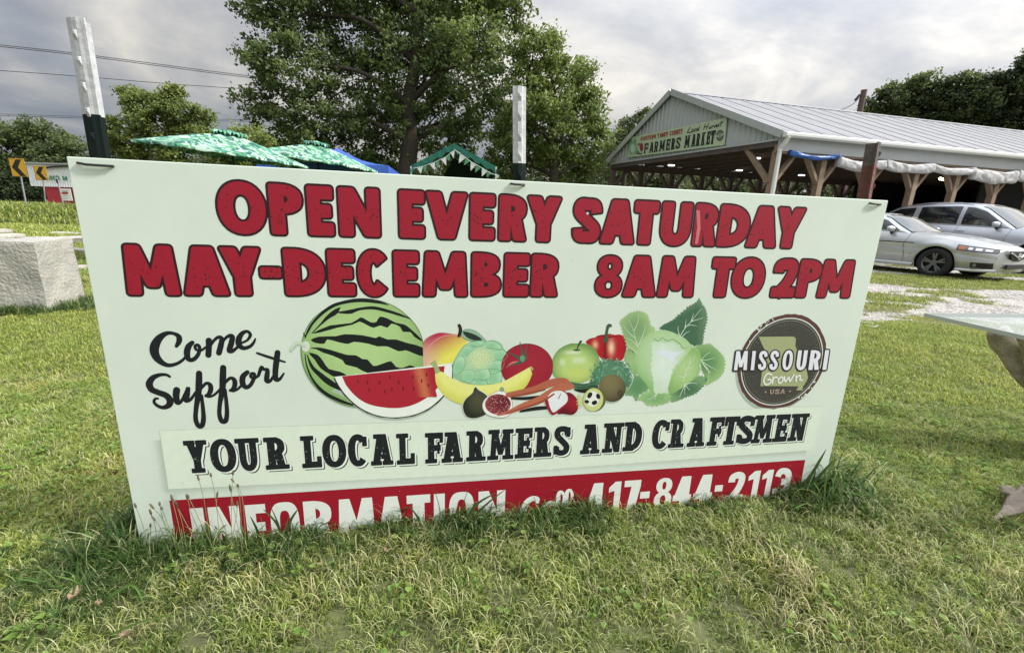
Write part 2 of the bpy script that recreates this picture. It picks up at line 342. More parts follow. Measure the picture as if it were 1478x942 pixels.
def glyph(ch, w, t=.27, s=0., e=2.2, h=.2):
    """s > 0 adds slab serifs of that height"""
    G = []; q = s * .55                            # q: serif overhang
    if s:                                                        # keep stems inside their serifs
        x0, x1 = q, w - (q if ch in 'AMNUYRHXK' else q * .4)
    else: x0, x1 = 0, w
    W = x1 - x0
    def serif(xc, y, wd=None):
        hw = (t / 2 + q) if wd is None else wd; G.append(rect(xc - hw, y, xc + hw, y + s) if y < .5 else rect(xc - hw, y - s, xc + hw, y))
    def stem(x, y0=0., y1=1., top=True, bot=True):
        G.append(rect(x, y0, x + t, y1))
        if s:
            if bot and y0 == 0: serif(x + t / 2, 0)
            if top and y1 == 1: serif(x + t / 2, 1)
    if ch == 'I': stem(x0 + (W - t) / 2)
    elif ch == 'L':
        stem(x0); G.append(rect(x0, 0, x1, h))
        if s: G.append(rect(x1 - t * .45, 0, x1 + q * .5, .36))
    elif ch in 'EF':
        stem(x0); G.append(rect(x0, 1 - h, x1, 1)); G.append(rect(x0, .5 - h / 2, x1 - .08 * W, .5 + h / 2))
        if ch == 'E': G.append(rect(x0, 0, x1, h))
        if s:
            G.append(rect(x1 - t * .4, .66, x1 + q * .4, 1)); G.append(rect(x1 - t * .75, .5 - h, x1 - t * .35, .5 + h))
            if ch == 'E': G.append(rect(x1 - t * .4, 0, x1 + q * .4, .34))
    elif ch == 'T':
        G.append(rect(x0, 1 - h, x1, 1)); G.append(rect(w / 2 - t / 2, 0, w / 2 + t / 2, 1))
        if s: serif(w / 2, 0); G.append(rect(x0 - q * .3, .66, x0 + t * .4, 1)); G.append(rect(x1 - t * .4, .66, x1 + q * .3, 1))
    elif ch == 'N':
        stem(x0); G.append(rect(x1 - t * .92, 0, x1, 1)); G.append([(x0, 1), (x0 + t * 1.1, 1), (x1, 0), (x1 - t * 1.1, 0)])
        if s: serif(x1 - t / 2, 1)
    elif ch == 'M':
        tt = t * .92; G.append([(x0, 0), (x0 + tt, 0), (x0 + tt * 1.25, 1), (x0 + .06 * W, 1)]); G.append([(x1 - tt, 0), (x1, 0), (x1 - .06 * W, 1), (x1 - tt * 1.25, 1)])
        G.append([(x0 + .06 * W, 1), (x0 + tt * 1.3, 1), (w / 2 + tt * .42, .16), (w / 2 - tt * .42, .16)]); G.append([(x1 - tt * 1.3, 1), (x1 - .06 * W, 1), (w / 2 + tt * .42, .16), (w / 2 - tt * .42, .16)])
        if s: serif(x0 + tt / 2, 0); serif(x1 - tt / 2, 0); serif(x0 + tt / 2 + .02, 1); serif(x1 - tt / 2 - .02, 1)
    elif ch == 'A':
        tt = t * 1.02; G.append([(x0, 0), (x0 + tt, 0), (w / 2 + tt * .45, 1), (w / 2 - tt * .62, 1)]); G.append([(x1 - tt, 0), (x1, 0), (w / 2 + tt * .62, 1), (w / 2 - tt * .45, 1)])
        G.append(rect(x0 + W * .22, .2, x1 - W * .22, .2 + h * .8))
        if s: serif(x0 + tt * .55, 0, t * .5 + q * .7); serif(x1 - tt * .55, 0, t * .5 + q * .7); G.append(rect(w / 2 - t * .75 - q, 1 - s, w / 2 + t * .3, 1))
    elif ch == 'V':
        tt = t * 1.02; G.append([(x0, 1), (x0 + tt, 1), (w / 2 + tt * .45, 0), (w / 2 - tt * .55, 0)]); G.append([(x1 - tt, 1), (x1, 1), (w / 2 + tt * .55, 0), (w / 2 - tt * .45, 0)])
    elif ch == 'Y':
        tt = t * 1.05; G.append(rect(w / 2 - t / 2, 0, w / 2 + t / 2, .5)); G.append([(x0, 1), (x0 + tt, 1), (w / 2 + t / 2, .38), (w / 2 - t / 2, .38)]); G.append([(x1 - tt, 1), (x1, 1), (w / 2 + t / 2, .38), (w / 2 - t / 2, .38)])
        if s: serif(w / 2, 0); serif(x0 + tt * .5, 1, t * .5 + q * .6); serif(x1 - tt * .5, 1, t * .5 + q * .6)
    elif ch == 'K':
        stem(x0); G.append([(x0 + t * .8, .38), (x0 + t * .8, .62), (x1 - t * .9, 1), (x1, 1)]); G.append([(x0 + t, .6), (x0 + t * 1.8, .7), (x1, 0), (x1 - t * 1.1, 0)])
        if s: serif(x1 - t * .5, 0); serif(x1 - t * .5, 1)
    elif ch == 'O': G += [arcband(w / 2, .5, w / 2, .515, t, h * .95, 90, 270, 14, e), arcband(w / 2, .5, w / 2, .515, t, h * .95, -90, 90, 14, e)]
    elif ch == 'C':
        G.append(arcband(w / 2, .5, w / 2, .515, t, h, 40, 320, 20, e))
        if s: G.append(rect(w - t * .75, .62, w - t * .1, .93))
    elif ch == 'G': G.append(arcband(w / 2, .5, w / 2, .515, t, h, 48, 330, 20, e)); G.append(rect(w / 2, .3, w, .5))
    elif ch == 'D': stem(x0); G.append(arcband(x0 + t * .6, .5, x1 - x0 - t * .6, .5, t, h, -90, 90, 16, 2.3))
    elif ch in 'PRB':
        stem(x0, top=(ch != 'B') or True); cy = .71 if ch != 'B' else .74; ry = .29 if ch != 'B' else .26
        G.append(arcband(x0 + t * .6, cy, (x1 - x0 - t * .6) * (.97 if ch != 'B' else .92), ry, t * .95, h * .8, -90, 90, 12, 2.5))
        if ch == 'R':
            G.append([(x0 + W * .38, .47), (x0 + W * .38 + t, .5), (x1, 0), (x1 - t * 1.08, 0)])
            if s: serif(x1 - t * .5, 0)
        if ch == 'B': G.append(arcband(x0 + t * .6, .27, x1 - x0 - t * .6, .27, t, h * .8, -90, 90, 12, 2.5))
    elif ch == 'U':
        G += [rect(x0, .35, x0 + t, 1), rect(x1 - t, .35, x1, 1), arcband(w / 2, .4, W / 2, .415, t, h, 180, 360, 14, 2.2)]
        if s: serif(x0 + t / 2, 1); serif(x1 - t / 2, 1)
    elif ch == 'S':
        a = h * .5; G += (stroke([(w - t * .42, .69), (w * .76, .85), (w * .5, 1 - a), (t * .58, .86), (t * .5, .68), (w * .5, .5), (w - t * .52, .32), (w - t * .6, .15), (w * .5, a), (w * .23, .15), (t * .42, .31)], t * .88, 5))
        if s: G.append(rect(w - t * .7, .62, w - t * .05, .95)); G.append(rect(t * .02, .05, t * .62, .36))
    elif ch == '8':
        for cy, ry, rx in ((.745, .255, w * .45), (.27, .28, w * .5)):
            G += [arcband(w / 2, cy, rx, ry, t * .92, h * .62, 90, 270, 10, 2.2), arcband(w / 2, cy, rx, ry, t * .92, h * .62, -90, 90, 10, 2.2)]
    elif ch == '2': G += stroke([(t * .45, .66), (w * .22, .83), (w * .5, 1 - h / 2), (w - t * .6, .84), (w - t * .55, .65), (w * .62, .38), (t * .6, .06)], t * .95, 5) + [rect(0, 0, w, h)]
    elif ch == '3': G += stroke([(t * .3, .72), (w * .25, .9), (w * .55, 1 - h / 2), (w - t * .6, .78), (w * .75, .56), (w * .4, .52)], t * .85, 5) + stroke([(w * .4, .52), (w * .75, .48), (w - t * .5, .28), (w * .5, h / 2), (w * .2, .12), (t * .3, .3)], t * .85, 5)
    elif ch == '1': G += [rect(w - t * 1.05, 0, w, 1), [(w - t, 1), (0, .82), (0, .66), (w - t, .72)]]
    elif ch == '4': G += [rect(w - t * 1.25, 0, w - t * .25, 1), rect(0, .18, w, .38), [(0, .38), (0, .2), (w - t * 1.3, .98), (w - t * .4, 1), (t * .95, .36)]]
    elif ch == '7': G += [rect(0, .8, w, 1), [(w * .22, 0), (w * .22 + t * 1.05, 0), (w, .8), (w, .95), (w - t * 1.1, .85)]]
    elif ch == '-': G.append(rect(0, .38, w, .6))
    elif ch == '*': G.append([(w / 2 + .5 * (1 if i % 2 == 0 else .42) * w * math.sin(i * math.pi / 5), .5 + .5 * (1 if i % 2 == 0 else .42) * w * math.cos(i * math.pi / 5)) for i in range(10)])
    return G
def fillet(poly, r):
    out = []; n = len(poly)
    if n > 8 or r <= 0: return poly
    for i in range(n):
        a, b, c = np.array(poly[i - 1]), np.array(poly[i]), np.array(poly[(i + 1) % n]); la, lc = np.linalg.norm(a - b), np.linalg.norm(c - b)
        rr_ = min(r, la * .45, lc * .45)
        if rr_ < 1e-5: out.append(tuple(b)); continue
        p, q = b + (a - b) / la * rr_, b + (c - b) / lc * rr_
        for k in range(4): t_ = k / 3; out.append(tuple((1 - t_) ** 2 * p + 2 * t_ * (1 - t_) * b + t_ * t_ * q))
    return out
def inside(p, poly):
    c = False; n = len(poly)
    for i in range(n):
        a, b = poly[i], poly[i - 1]
        if (a[1] > p[1]) != (b[1] > p[1]) and p[0] < (b[0] - a[0]) * (p[1] - a[1]) / (b[1] - a[1] + 1e-12) + a[0]: c = not c
    return c
TOPREF, BOTREF, MIDREF = 'VYT', 'A', 'OCS8GD-'
def line_layout(pl, items, cap, base, xv=662, mid=False, lf=.7):
    """items: (char, xl, xr) in picture x; cap/base: polylines in picture; gives local boxes"""
    capuv = sorted(pl.uv(*p) for p in cap); buv = sorted(pl.uv(*p) for p in base); out = []
    def yi(ps, x): return float(np.interp(x, [p[0] for p in ps], [p[1] for p in ps]))
    for ch, xl, xr in items:
        def U(x, ref):   # ref 0 base, 1 cap
            yc, yb = yi(cap, x), yi(base, x); return pl.uv(x, yb + (yc - yb) * ref)[0]
        if mid: ul, ur = U(xl, .5), U(xr, .5)
        elif ch in TOPREF: ul, ur = U(xl, .85), U(xr, .85)
        elif ch in BOTREF: ul, ur = U(xl, .15), U(xr, .15)
        elif ch in MIDREF: ul, ur = U(xl, .5), U(xr, .5)
        else: ul = U(xl, lf if xl < xv else 1 - lf); ur = U(xr, 1 - lf if xr < xv else lf)
        if ch in 'PF': ur = U(xr, .75)
        um = (ul + ur) / 2; out.append((ch, ul, ur, yi(buv, um), yi(capuv, um)))
    return out
def draw_line(pr, boxes, style):
    for ch, ul, ur, w0, w1 in boxes:
        o = style.get('o', 0); H = w1 - w0 - 2 * o; w_ = (ur - ul - 2 * o) / H
        if w_ <= 0: continue
        shr = style.get('shear', 0); wi = w_ - (style.get('s', 0) if ch in 'RPBDUNMAKEFLT' else 0)
        te = min(style['t'], wi * {'O': .32, 'C': .37, 'R': .42, 'B': .42, 'P': .44, 'D': .42, 'U': .38, 'S': .42, '8': .37, '2': .42, '3': .42, 'N': .34, 'A': .35, 'V': .37, 'Y': .38, 'M': .28, 'K': .36 if style.get('s') else .4}.get(ch, .5))
        if ch == 'Y' and style.get('s'): te *= .76
        if ch == 'I': te = wi * .97
        polys = []
        for poly in glyph(ch, w_, te, style.get('s', 0), style.get('e', 2.2), style.get('h', .2)):
            poly = fillet(poly, style.get('r', 0)); polys.append([(ul + o + (p[0] + (p[1] - .5) * shr) * H, w0 + o + p[1] * H) for p in poly])
        sh = style.get('shadow')
        if sh:
            for q in polys:
                pr.poly([(p[0] + sh[0], p[1] - sh[1]) for p in q], style['shcol'], 0)
            for q in polys:
                pr.poly([(p[0] + sh[0] * .62, p[1] - sh[1] * .62) for p in q], style['gap'], 1); pr.outline(q, style.get('gapw', .001), style['gap'], 2)
        if o:
            for q in polys: pr.outline(q, o, style['ocol'], 3)
        for q in polys: pr.poly(q, style['col'], 5)
        if style.get('speck'):
            for _ in range(style['speck']):
                q = random.choice(polys); xs_ = [p[0] for p in q]; ys_ = [p[1] for p in q]
                p = (random.uniform(min(xs_), max(xs_)), random.gauss((w0 + w1) / 2 - H * .04, H * .17))
                if inside(p, q) and inside((p[0] + .004, p[1]), q):
                    r_ = random.uniform(.0006, .0016); l_ = random.uniform(1, 3.2); aa = random.uniform(0, 6.28); ca, sa = math.cos(aa), math.sin(aa)
                    pr.poly([(p[0] + (x_ * ca * l_ - y_ * sa) * r_, p[1] + (x_ * sa * l_ + y_ * ca) * r_) for x_, y_ in ((-1, -.6), (.8, -1), (1, .7), (-.6, 1))], style['speckcol'], 7)

# ------------------------------------------------------------------ the big sign
yaw, lean, spin = .1728, -.022, -.0048
e_ = Vector((math.cos(yaw), math.sin(yaw), 0)); n_ = Vector((math.sin(yaw), -math.cos(yaw), 0)); v_ = Vector((0, 0, 1)) * math.cos(lean) + n_ * math.sin(lean)
EX = e_ * math.cos(spin) + v_ * math.sin(spin); EZ = -e_ * math.sin(spin) + v_ * math.cos(spin)
SP = Plane((-1.1245, 1.1316, 1.1529), EX, EZ)
BW, BH = 2.44, 1.22
sign = empty('sign_board', 'large white sign board with red lettering and a printed fruit and vegetable picture', 'sign', mw=SP.matrix())
Mprint = mat('printed_ink', (1, 1, 1), .55, attr='Col', var=.05, vscale=35, spec=.3)
Mboard = mat('painted_board', K(211, 223, 210), .5, var=.07, vscale=2.2, bump=.006, bscale=60, spec=.35)
bd = MB(); bd.box((BW / 2, .008, -BH / 2), (BW, .016, BH)); bd.build('board', Mboard, sign, bevel=.002)
# panel with the slogan, its printed shadow and the red banner
pr = Print(SP, .0004)
BC = K(211, 223, 210)
pan = [(230, 621), (700, 604.8), (1187, 585.5), (1174, 649), (700, 683.5), (243, 705.5)]
shl = K(176, 190, 176)
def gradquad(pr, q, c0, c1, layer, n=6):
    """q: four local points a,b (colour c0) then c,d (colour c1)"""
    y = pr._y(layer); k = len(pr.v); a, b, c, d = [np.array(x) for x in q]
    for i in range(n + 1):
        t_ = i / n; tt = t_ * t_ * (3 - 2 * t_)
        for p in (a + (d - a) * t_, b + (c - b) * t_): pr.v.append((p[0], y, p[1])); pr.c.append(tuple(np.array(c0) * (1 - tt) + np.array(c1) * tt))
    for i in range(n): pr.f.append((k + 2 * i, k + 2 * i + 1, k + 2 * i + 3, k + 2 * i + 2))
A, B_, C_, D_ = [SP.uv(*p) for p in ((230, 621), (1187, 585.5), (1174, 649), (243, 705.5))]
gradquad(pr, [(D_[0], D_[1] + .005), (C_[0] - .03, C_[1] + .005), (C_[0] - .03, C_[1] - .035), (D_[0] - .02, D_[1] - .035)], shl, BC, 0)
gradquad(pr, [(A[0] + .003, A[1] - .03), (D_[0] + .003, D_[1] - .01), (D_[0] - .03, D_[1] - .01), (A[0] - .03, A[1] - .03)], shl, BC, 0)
pr.px(pan, K(216, 228, 210), 1)
uvp = [SP.uv(*p) for p in pan]; 
for i in (0, 1): pr.ribbon([(*uvp[i], .0012), (*uvp[i + 1], .0012)], K(175, 190, 170), 2, 0, False, True)
pr.ribbon([(*uvp[5], .001), (*uvp[0], .001)], K(180, 195, 176), 2, 0, False, True)
pr.build('slogan_panel', sign, Mprint)
pr = Print(SP, .0006); pr.px([(244.4, 721.8), (1162.3, 663.2), (1142, 768), (264, 840)], K(150, 18, 38), 0)
pr.build('red_banner', sign, Mprint)
# headline
Hd = dict(t=.31, h=.26, o=.0062, r=.05, col=K(152, 24, 44), ocol=K(44, 18, 24), speck=30, speckcol=K(70, 16, 26), e=2.15)
l1 = [('O', 311.6, 385.8), ('P', 385.4, 438.4), ('E', 440.6, 483.7), ('N', 486.3, 550.2), ('E', 574, 614.1), ('V', 613, 676), ('E', 677, 715.7), ('R', 718.6, 762), ('Y', 760, 812),
      ('S', 826, 868.8), ('A', 864.7, 916.3), ('T', 915.5, 952.8), ('U', 951.2, 999.9), ('R', 999, 1038), ('D', 1036.4, 1082.7), ('A', 1075, 1120.5), ('Y', 1121.7, 1163.9)]
c1 = [(300, 257.5), (400, 262), (550, 270), (700, 277.5), (850, 284), (1000, 290.5), (1165, 298.5)]; b1 = [(300, 338.5), (400, 341.5), (550, 345), (700, 349), (850, 353), (1000, 357), (1165, 361)]
pr = Print(SP, .0006); draw_line(pr, line_layout(SP, [(a, b - 1.1, c_ + 1.1) for a, b, c_ in l1], c1, b1), Hd)
pr.px([(1005, 303), (1010, 304), (1011, 330), (1007, 352), (1003, 352), (1006, 328)], K(196, 110, 116), 8)
pr.px([(847, 306), (850, 307), (849, 310), (846, 309)], K(215, 200, 200), 8)
pr.build('headline_lettering', sign, Mprint)
l2 = [('M', 173.9, 260.5), ('A', 263.8, 333.2), ('Y', 313.8, 377.8), ('-', 373.4, 408), ('D', 408.4, 470.6), ('E', 470.6, 514.4), ('C', 514.4, 564.5), ('E', 566.3, 606), ('M', 608.7, 676), ('B', 679.5, 724.6),
      ('E', 726.3, 765.2), ('R', 765.2, 807.5), ('8', 859, 899.2), ('A', 897.2, 946.7), ('M', 948.7, 1005.6), ('T', 1027.9, 1062.4), ('O', 1055.5, 1104.2), ('2', 1112.7, 1153), ('P', 1148.9, 1188.3), ('M', 1180, 1234.5)]
c2 = [(174, 349.6), (400, 355.5), (640, 361), (807, 365), (1000, 368.5), (1234, 373.8)]; b2 = [(174, 428.5), (400, 429), (640, 430), (807, 430), (1000, 430.5), (1234, 431.5)]
pr = Print(SP, .0006); draw_line(pr, line_layout(SP, [(a, b - 1.1, c_ + 1.1) for a, b, c_ in l2], c2, b2), Hd); pr.build('hours_lettering', sign, Mprint)
# slogan in slab letters
Sl = dict(t=.245, h=.20, s=.15, r=.03, col=K(26, 30, 34), shadow=(.0075, .0078), shcol=K(40, 44, 46), gap=K(228, 238, 226), gapw=.0022, speck=16, speckcol=K(120, 132, 126))
ls = [('Y', 263, 300), ('O', 304, 340.4), ('U', 339, 377), ('R', 380.4, 417.7), ('L', 433.7, 464), ('O', 465.7, 499.3), ('C', 502.7, 530.5), ('A', 534, 569.3), ('L', 572.3, 598), ('F', 613.8, 639), ('A', 636, 669.5),
      ('R', 673.3, 701.3), ('M', 704, 741.5), ('E', 743.3, 768.4), ('R', 770.4, 797.3), ('S', 799.8, 822.5), ('A', 836.2, 866.5), ('N', 869.3, 900.6), ('D', 900.6, 927.5), ('C', 941.8, 965.5), ('R', 964.5, 990.5),
      ('A', 990.5, 1017.6), ('F', 1020.4, 1045), ('T', 1045, 1068), ('S', 1065, 1087.7), ('M', 1084.4, 1119), ('E', 1115, 1140.7), ('N', 1137, 1167.8)]
cs = [(265, 635.5), (440, 628.5), (640, 623.5), (690, 621), (850, 612), (1020, 602), (1165, 596)]; bs = [(265, 683), (440, 675), (640, 667.5), (720, 663), (870, 653.5), (960, 646.5), (1165, 635)]
pr = Print(SP, .0010); draw_line(pr, line_layout(SP, [(a, b - .6, c_ + .6) for a, b, c_ in ls], cs, bs, lf=.88), Sl); pr.build('slogan_lettering', sign, Mprint)
# banner lettering
Bn = dict(t=.31, h=.2, r=.0, col=K(222, 228, 220), e=3.0)
li = [('I', 275.9, 299.7), ('N', 302, 350), ('F', 355, 384), ('O', 391.4, 433), ('R', 438.5, 481), ('M', 487, 542), ('A', 546, 586), ('T', 587, 621), ('I', 626, 642.3), ('O', 648, 684), ('N', 690, 729),
      ('4', 845, 873), ('1', 877, 895.8), ('7', 898.7, 924.3), ('-', 924, 937.5), ('8', 944.6, 970.2), ('4', 971, 999.6), ('4', 1000.5, 1029.9), ('-', 1031.8, 1043), ('2', 1048.8, 1075.7), ('1', 1077.2, 1096.2), ('1', 1097, 1115), ('3', 1116, 1143.5)]
ci = [(276, 733), (500, 719.5), (730, 706.5), (870, 696), (1143, 675)]; bi = [(276, 798), (500, 782), (730, 760), (870, 741), (1143, 713)]
pr = Print(SP, .0010); draw_line(pr, line_layout(SP, li, ci, bi), Bn)
q = lambda x, y, s=5.279, ox=660, oy=590: (ox + x / s, oy + y / s)
def crop_ribbon(pr, pts, col, layer, s, ox, oy, per=6, grow=1.0): pr.ribbon([(ox + p[0] / s, oy + p[1] / s, p[2] / s * grow) for p in pts], col, layer, per)
for rb in ([(612, 705, 26), (606, 685, 38), (565, 682, 40), (522, 722, 46), (502, 790, 52), (540, 840, 46), (600, 820, 30), (650, 770, 20)],
           [(735, 720, 34), (700, 715, 36), (665, 760, 42), (670, 810, 40), (720, 800, 26), (748, 740, 30), (748, 800, 34), (770, 800, 20)],
           [(790, 735, 16), (815, 675, 20), (798, 632, 20), (774, 642, 28), (768, 710, 32), (778, 790, 32)],
           [(850, 725, 16), (876, 662, 20), (862, 618, 20), (838, 630, 28), (830, 695, 32), (842, 780, 32)]):
    crop_ribbon(pr, rb, K(222, 228, 220), 5, 5.279, 660, 590)
pr.build('banner_lettering', sign, Mprint)
# brush script
pr = Print(SP, .0006); BLK = K(24, 27, 32)
for rb in ([(322, 232, 26), (345, 190, 40), (342, 150, 40), (300, 124, 28), (240, 122, 34), (180, 160, 52), (142, 220, 66), (135, 280, 66), (160, 335, 58), (210, 378, 42), (265, 394, 32), (330, 378, 26), (380, 345, 22), (408, 310, 18)],
           [(458, 200, 32), (425, 235, 44), (412, 290, 46), (425, 340, 40), (465, 345, 34), (505, 305, 30), (520, 250, 26), (505, 222, 26), (482, 230, 24), (490, 260, 22), (530, 268, 20), (572, 240, 18)],
           [(598, 182, 46), (598, 240, 44), (594, 308, 44)], [(600, 245, 22), (640, 185, 22), (680, 155, 28), (708, 170, 36), (700, 225, 42), (683, 290, 42)], [(690, 235, 20), (738, 165, 22), (778, 142, 30), (798, 155, 38), (788, 210, 42), (772, 268, 40), (800, 272, 30), (840, 240, 22), (872, 205, 20)],
           [(865, 208, 18), (925, 180, 20), (950, 135, 26), (925, 106, 24), (882, 122, 34), (853, 170, 44), (856, 222, 44), (895, 248, 34), (950, 232, 26), (982, 195, 20), (992, 168, 12)],
           [(265, 490, 20), (235, 474, 24), (180, 475, 30), (122, 500, 42), (92, 550, 50), (112, 598, 50), (170, 625, 48), (235, 650, 50), (268, 692, 50), (255, 735, 44), (205, 752, 32), (155, 732, 26), (132, 702, 22), (145, 676, 20), (166, 676, 16)],
           [(325, 602, 50), (320, 650, 48), (330, 708, 42), (362, 700, 24), (402, 625, 24), (422, 582, 28), (412, 640, 44), (402, 690, 40), (440, 685, 26), (480, 632, 20), (505, 595, 18)],
           [(515, 460, 44), (514, 540, 48), (508, 640, 44), (490, 760, 34), (486, 850, 34), (510, 908, 36), (540, 905, 36), (553, 840, 34), (546, 740, 28), (535, 650, 24)], [(530, 592, 22), (575, 547, 26), (610, 562, 34), (612, 610, 36), (590, 645, 30), (568, 652, 20), (605, 660, 20), (652, 638, 20), (700, 588, 18)],
           [(720, 412, 44), (717, 500, 48), (712, 600, 44), (692, 720, 32), (688, 810, 32), (708, 867, 36), (740, 865, 36), (752, 800, 32), (746, 700, 28), (735, 600, 24)], [(735, 542, 22), (780, 502, 26), (815, 520, 34), (817, 570, 36), (795, 602, 28), (773, 606, 18), (808, 612, 20), (850, 590, 20), (885, 552, 20)],
           [(925, 452, 34), (888, 490, 42), (885, 545, 42), (912, 580, 36), (950, 563, 30), (978, 512, 28), (985, 468, 24), (960, 465, 24), (955, 492, 22), (985, 505, 20), (1022, 478, 20)],
           [(1018, 485, 22), (1045, 412, 30), (1062, 428, 24), (1095, 432, 30), (1092, 480, 38), (1090, 525, 36), (1117, 528, 26), (1150, 480, 18)],
           [(1182, 285, 42), (1172, 360, 44), (1163, 450, 42), (1168, 512, 38), (1200, 510, 26), (1235, 462, 14)], [(1008, 290, 18), (1080, 315, 22), (1160, 340, 22), (1245, 366, 14)]):
    crop_ribbon(pr, rb, BLK, 2, 5.8875, 200, 460, 6, 1.1)
pr.build('script_lettering', sign, Mprint)
# --- fruit and vegetable picture
class Crop:
    def __init__(s, pr, sc, ox, oy): s.pr = pr; s.s = sc; s.ox = ox; s.oy = oy
    def t(s, pts): return [(s.ox + p[0] / s.s, s.oy + p[1] / s.s) for p in pts]
    def fill(s, pts, col, layer, smooth=4, jag=0):
        P = s.t(pts); P = crom(P, smooth, True) if smooth else P
        if jag:
            Q = []; c = np.mean([np.array(p[:2]) for p in P], 0)
            for i, p in enumerate(P):
                p = np.array(p[:2]); d = p - c; d /= np.hypot(*d) + 1e-6; Q.append(p + d * (jag if i % 2 else -jag) * random.uniform(.3, 1))
            P = Q
        s.pr.px(P, col, layer)
    def fan(s, pts, fn, layer, smooth=4, centre=None, rings=7, jag=0):
        P = crom(s.t(pts), smooth, True)
        if jag:
            c = np.mean([np.array(p[:2]) for p in P], 0)
            P = [np.array(p[:2]) + (np.array(p[:2]) - c) / (np.hypot(*(np.array(p[:2]) - c)) + 1e-6) * (jag if i % 2 else -jag) * random.uniform(.3, 1) for i, p in enumerate(P)]
        cc = s.t([centre])[0] if centre else None
        s.pr.fan(P, lambda x, y: fn((x - s.ox) * s.s, (y - s.oy) * s.s), layer, 0, rings, cc)
    def rib(s, pts, col, layer, per=6): crop_ribbon(s.pr, pts, col, layer, s.s, s.ox, s.oy, per)
    def ell(s, cx, cy, rx, ry, col, layer, rot=0, n=18):
        c_, s_ = math.cos(R(rot)), math.sin(R(rot)); s.fill([(cx + rx * math.cos(a) * c_ - ry * math.sin(a) * s_, cy + rx * math.cos(a) * s_ + ry * math.sin(a) * c_) for a in [2 * math.pi * i / n for i in range(n)]], col, layer, 0)
def mixc(a, b, t_): t_ = max(0, min(1, t_)); return tuple(x * (1 - t_) + y * t_ for x, y in zip(a, b))
def radial(cx, cy, rx, ry, c0, c1, p=1.5): return lambda x, y: mixc(c0, c1, (((x - cx) / rx) ** 2 + ((y - cy) / ry) ** 2) ** (p / 2))
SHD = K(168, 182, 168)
# watermelon
pr = Print(SP, .0006); c = Crop(pr, 4.9577, 410, 420); DK = K(18, 26, 26)
mel = [(125, 400), (150, 300), (210, 200), (320, 115), (430, 72), (560, 55), (700, 75), (820, 130), (920, 220), (975, 310), (1000, 420), (1000, 540), (940, 620), (800, 750), (640, 820), (500, 825), (380, 790), (260, 715), (180, 620), (135, 510)]
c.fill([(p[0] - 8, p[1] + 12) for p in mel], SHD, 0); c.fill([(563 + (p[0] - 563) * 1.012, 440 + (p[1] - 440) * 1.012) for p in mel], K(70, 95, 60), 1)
c.fan(mel, radial(560, 380, 470, 400, K(172, 204, 138), K(128, 166, 96), 3), 2)
for rb in ([(150, 335, 8), (190, 250, 16), (260, 170, 20), (350, 105, 24), (450, 77, 22), (560, 66, 26), (680, 80, 20), (745, 98, 6)],
           [(200, 300, 6), (260, 240, 12), (310, 190, 26), (365, 150, 36), (400, 118, 8)], [(380, 152, 8), (470, 148, 30), (540, 128, 20), (640, 120, 24), (740, 142, 22), (830, 170, 18), (905, 197, 6)],
           [(165, 455, 6), (200, 540, 24), (260, 600, 36), (330, 655, 44), (410, 700, 30)], [(150, 450, 6), (165, 540, 10), (210, 640, 16), (290, 725, 24), (400, 782, 24), (490, 812, 14)], [(140, 300, 6), (150, 320, 10), (175, 290, 6), (215, 215, 6)]): c.rib(rb, DK, 3)
for pg in ([(205, 300), (330, 245), (480, 228), (545, 188), (580, 200), (620, 222), (660, 220), (685, 182), (740, 195), (800, 225), (860, 238), (900, 265), (950, 310), (985, 345), (985, 358), (930, 325), (905, 293), (850, 290), (830, 255), (770, 232), (740, 262), (690, 245), (640, 262), (590, 240), (540, 218), (490, 240), (380, 262), (260, 295)],
           [(190, 350), (250, 325), (370, 322), (430, 308), (560, 315), (655, 335), (680, 322), (740, 345), (800, 345), (880, 370), (1000, 405), (1000, 465), (930, 445), (870, 422), (820, 430), (740, 395), (670, 395), (600, 375), (500, 362), (460, 377), (390, 365), (310, 345), (290, 375), (235, 372)],
           [(180, 408), (250, 402), (340, 422), (450, 455), (515, 458), (560, 485), (600, 490), (640, 535), (700, 520), (765, 500), (800, 540), (850, 548), (900, 530), (945, 548), (940, 590), (760, 585), (600, 585), (520, 545), (440, 525), (420, 495), (350, 462), (280, 440), (230, 415)],
           [(175, 440), (240, 455), (280, 500), (320, 555), (400, 575), (450, 605), (370, 615), (320, 590), (260, 550), (220, 490)]): c.fill(pg, DK, 3, 2)
c.ell(155, 395, 30, 38, K(206, 218, 200), 4); c.rib([(48, 432, 14), (75, 395, 22), (108, 376, 24), (140, 392, 26)], SHD, 4); c.rib([(45, 420, 14), (72, 382, 22), (105, 366, 24), (140, 385, 26)], K(196, 210, 186), 5)
pr.build('watermelon_picture', sign, Mprint)
pr = Print(SP, .0012); c = Crop(pr, 4.9577, 410, 420)
sl_ = [(362, 612), (385, 660), (440, 740), (520, 815), (600, 862), (690, 892), (800, 902), (920, 885), (1020, 845), (1100, 785), (1160, 715), (1200, 620), (1200, 515)]
c.fill([(780 + (p[0] - 780) * 1.0, p[1] + 22) for p in sl_[1:]], SHD, 0, 3); c.fill([(p[0] + (8 if p[0] > 780 else -8), p[1] + 9) for p in sl_], K(40, 50, 44), 1, 0); c.fill(crom(sl_, 4), K(228, 234, 226), 2, 0)
red = [(415, 608), (450, 680), (530, 765), (630, 815), (780, 836), (900, 820), (1000, 775), (1080, 712), (1130, 640), (1150, 535)]
def redf(x, y):
    t_ = math.exp(-((x - (965 + (y - 560) * .15)) / 38) ** 2) * .65; return mixc(K(166, 34, 52), K(206, 130, 84), t_)
c.fill(crom(red, 4), K(166, 34, 52), 3, 0)
y_ = None
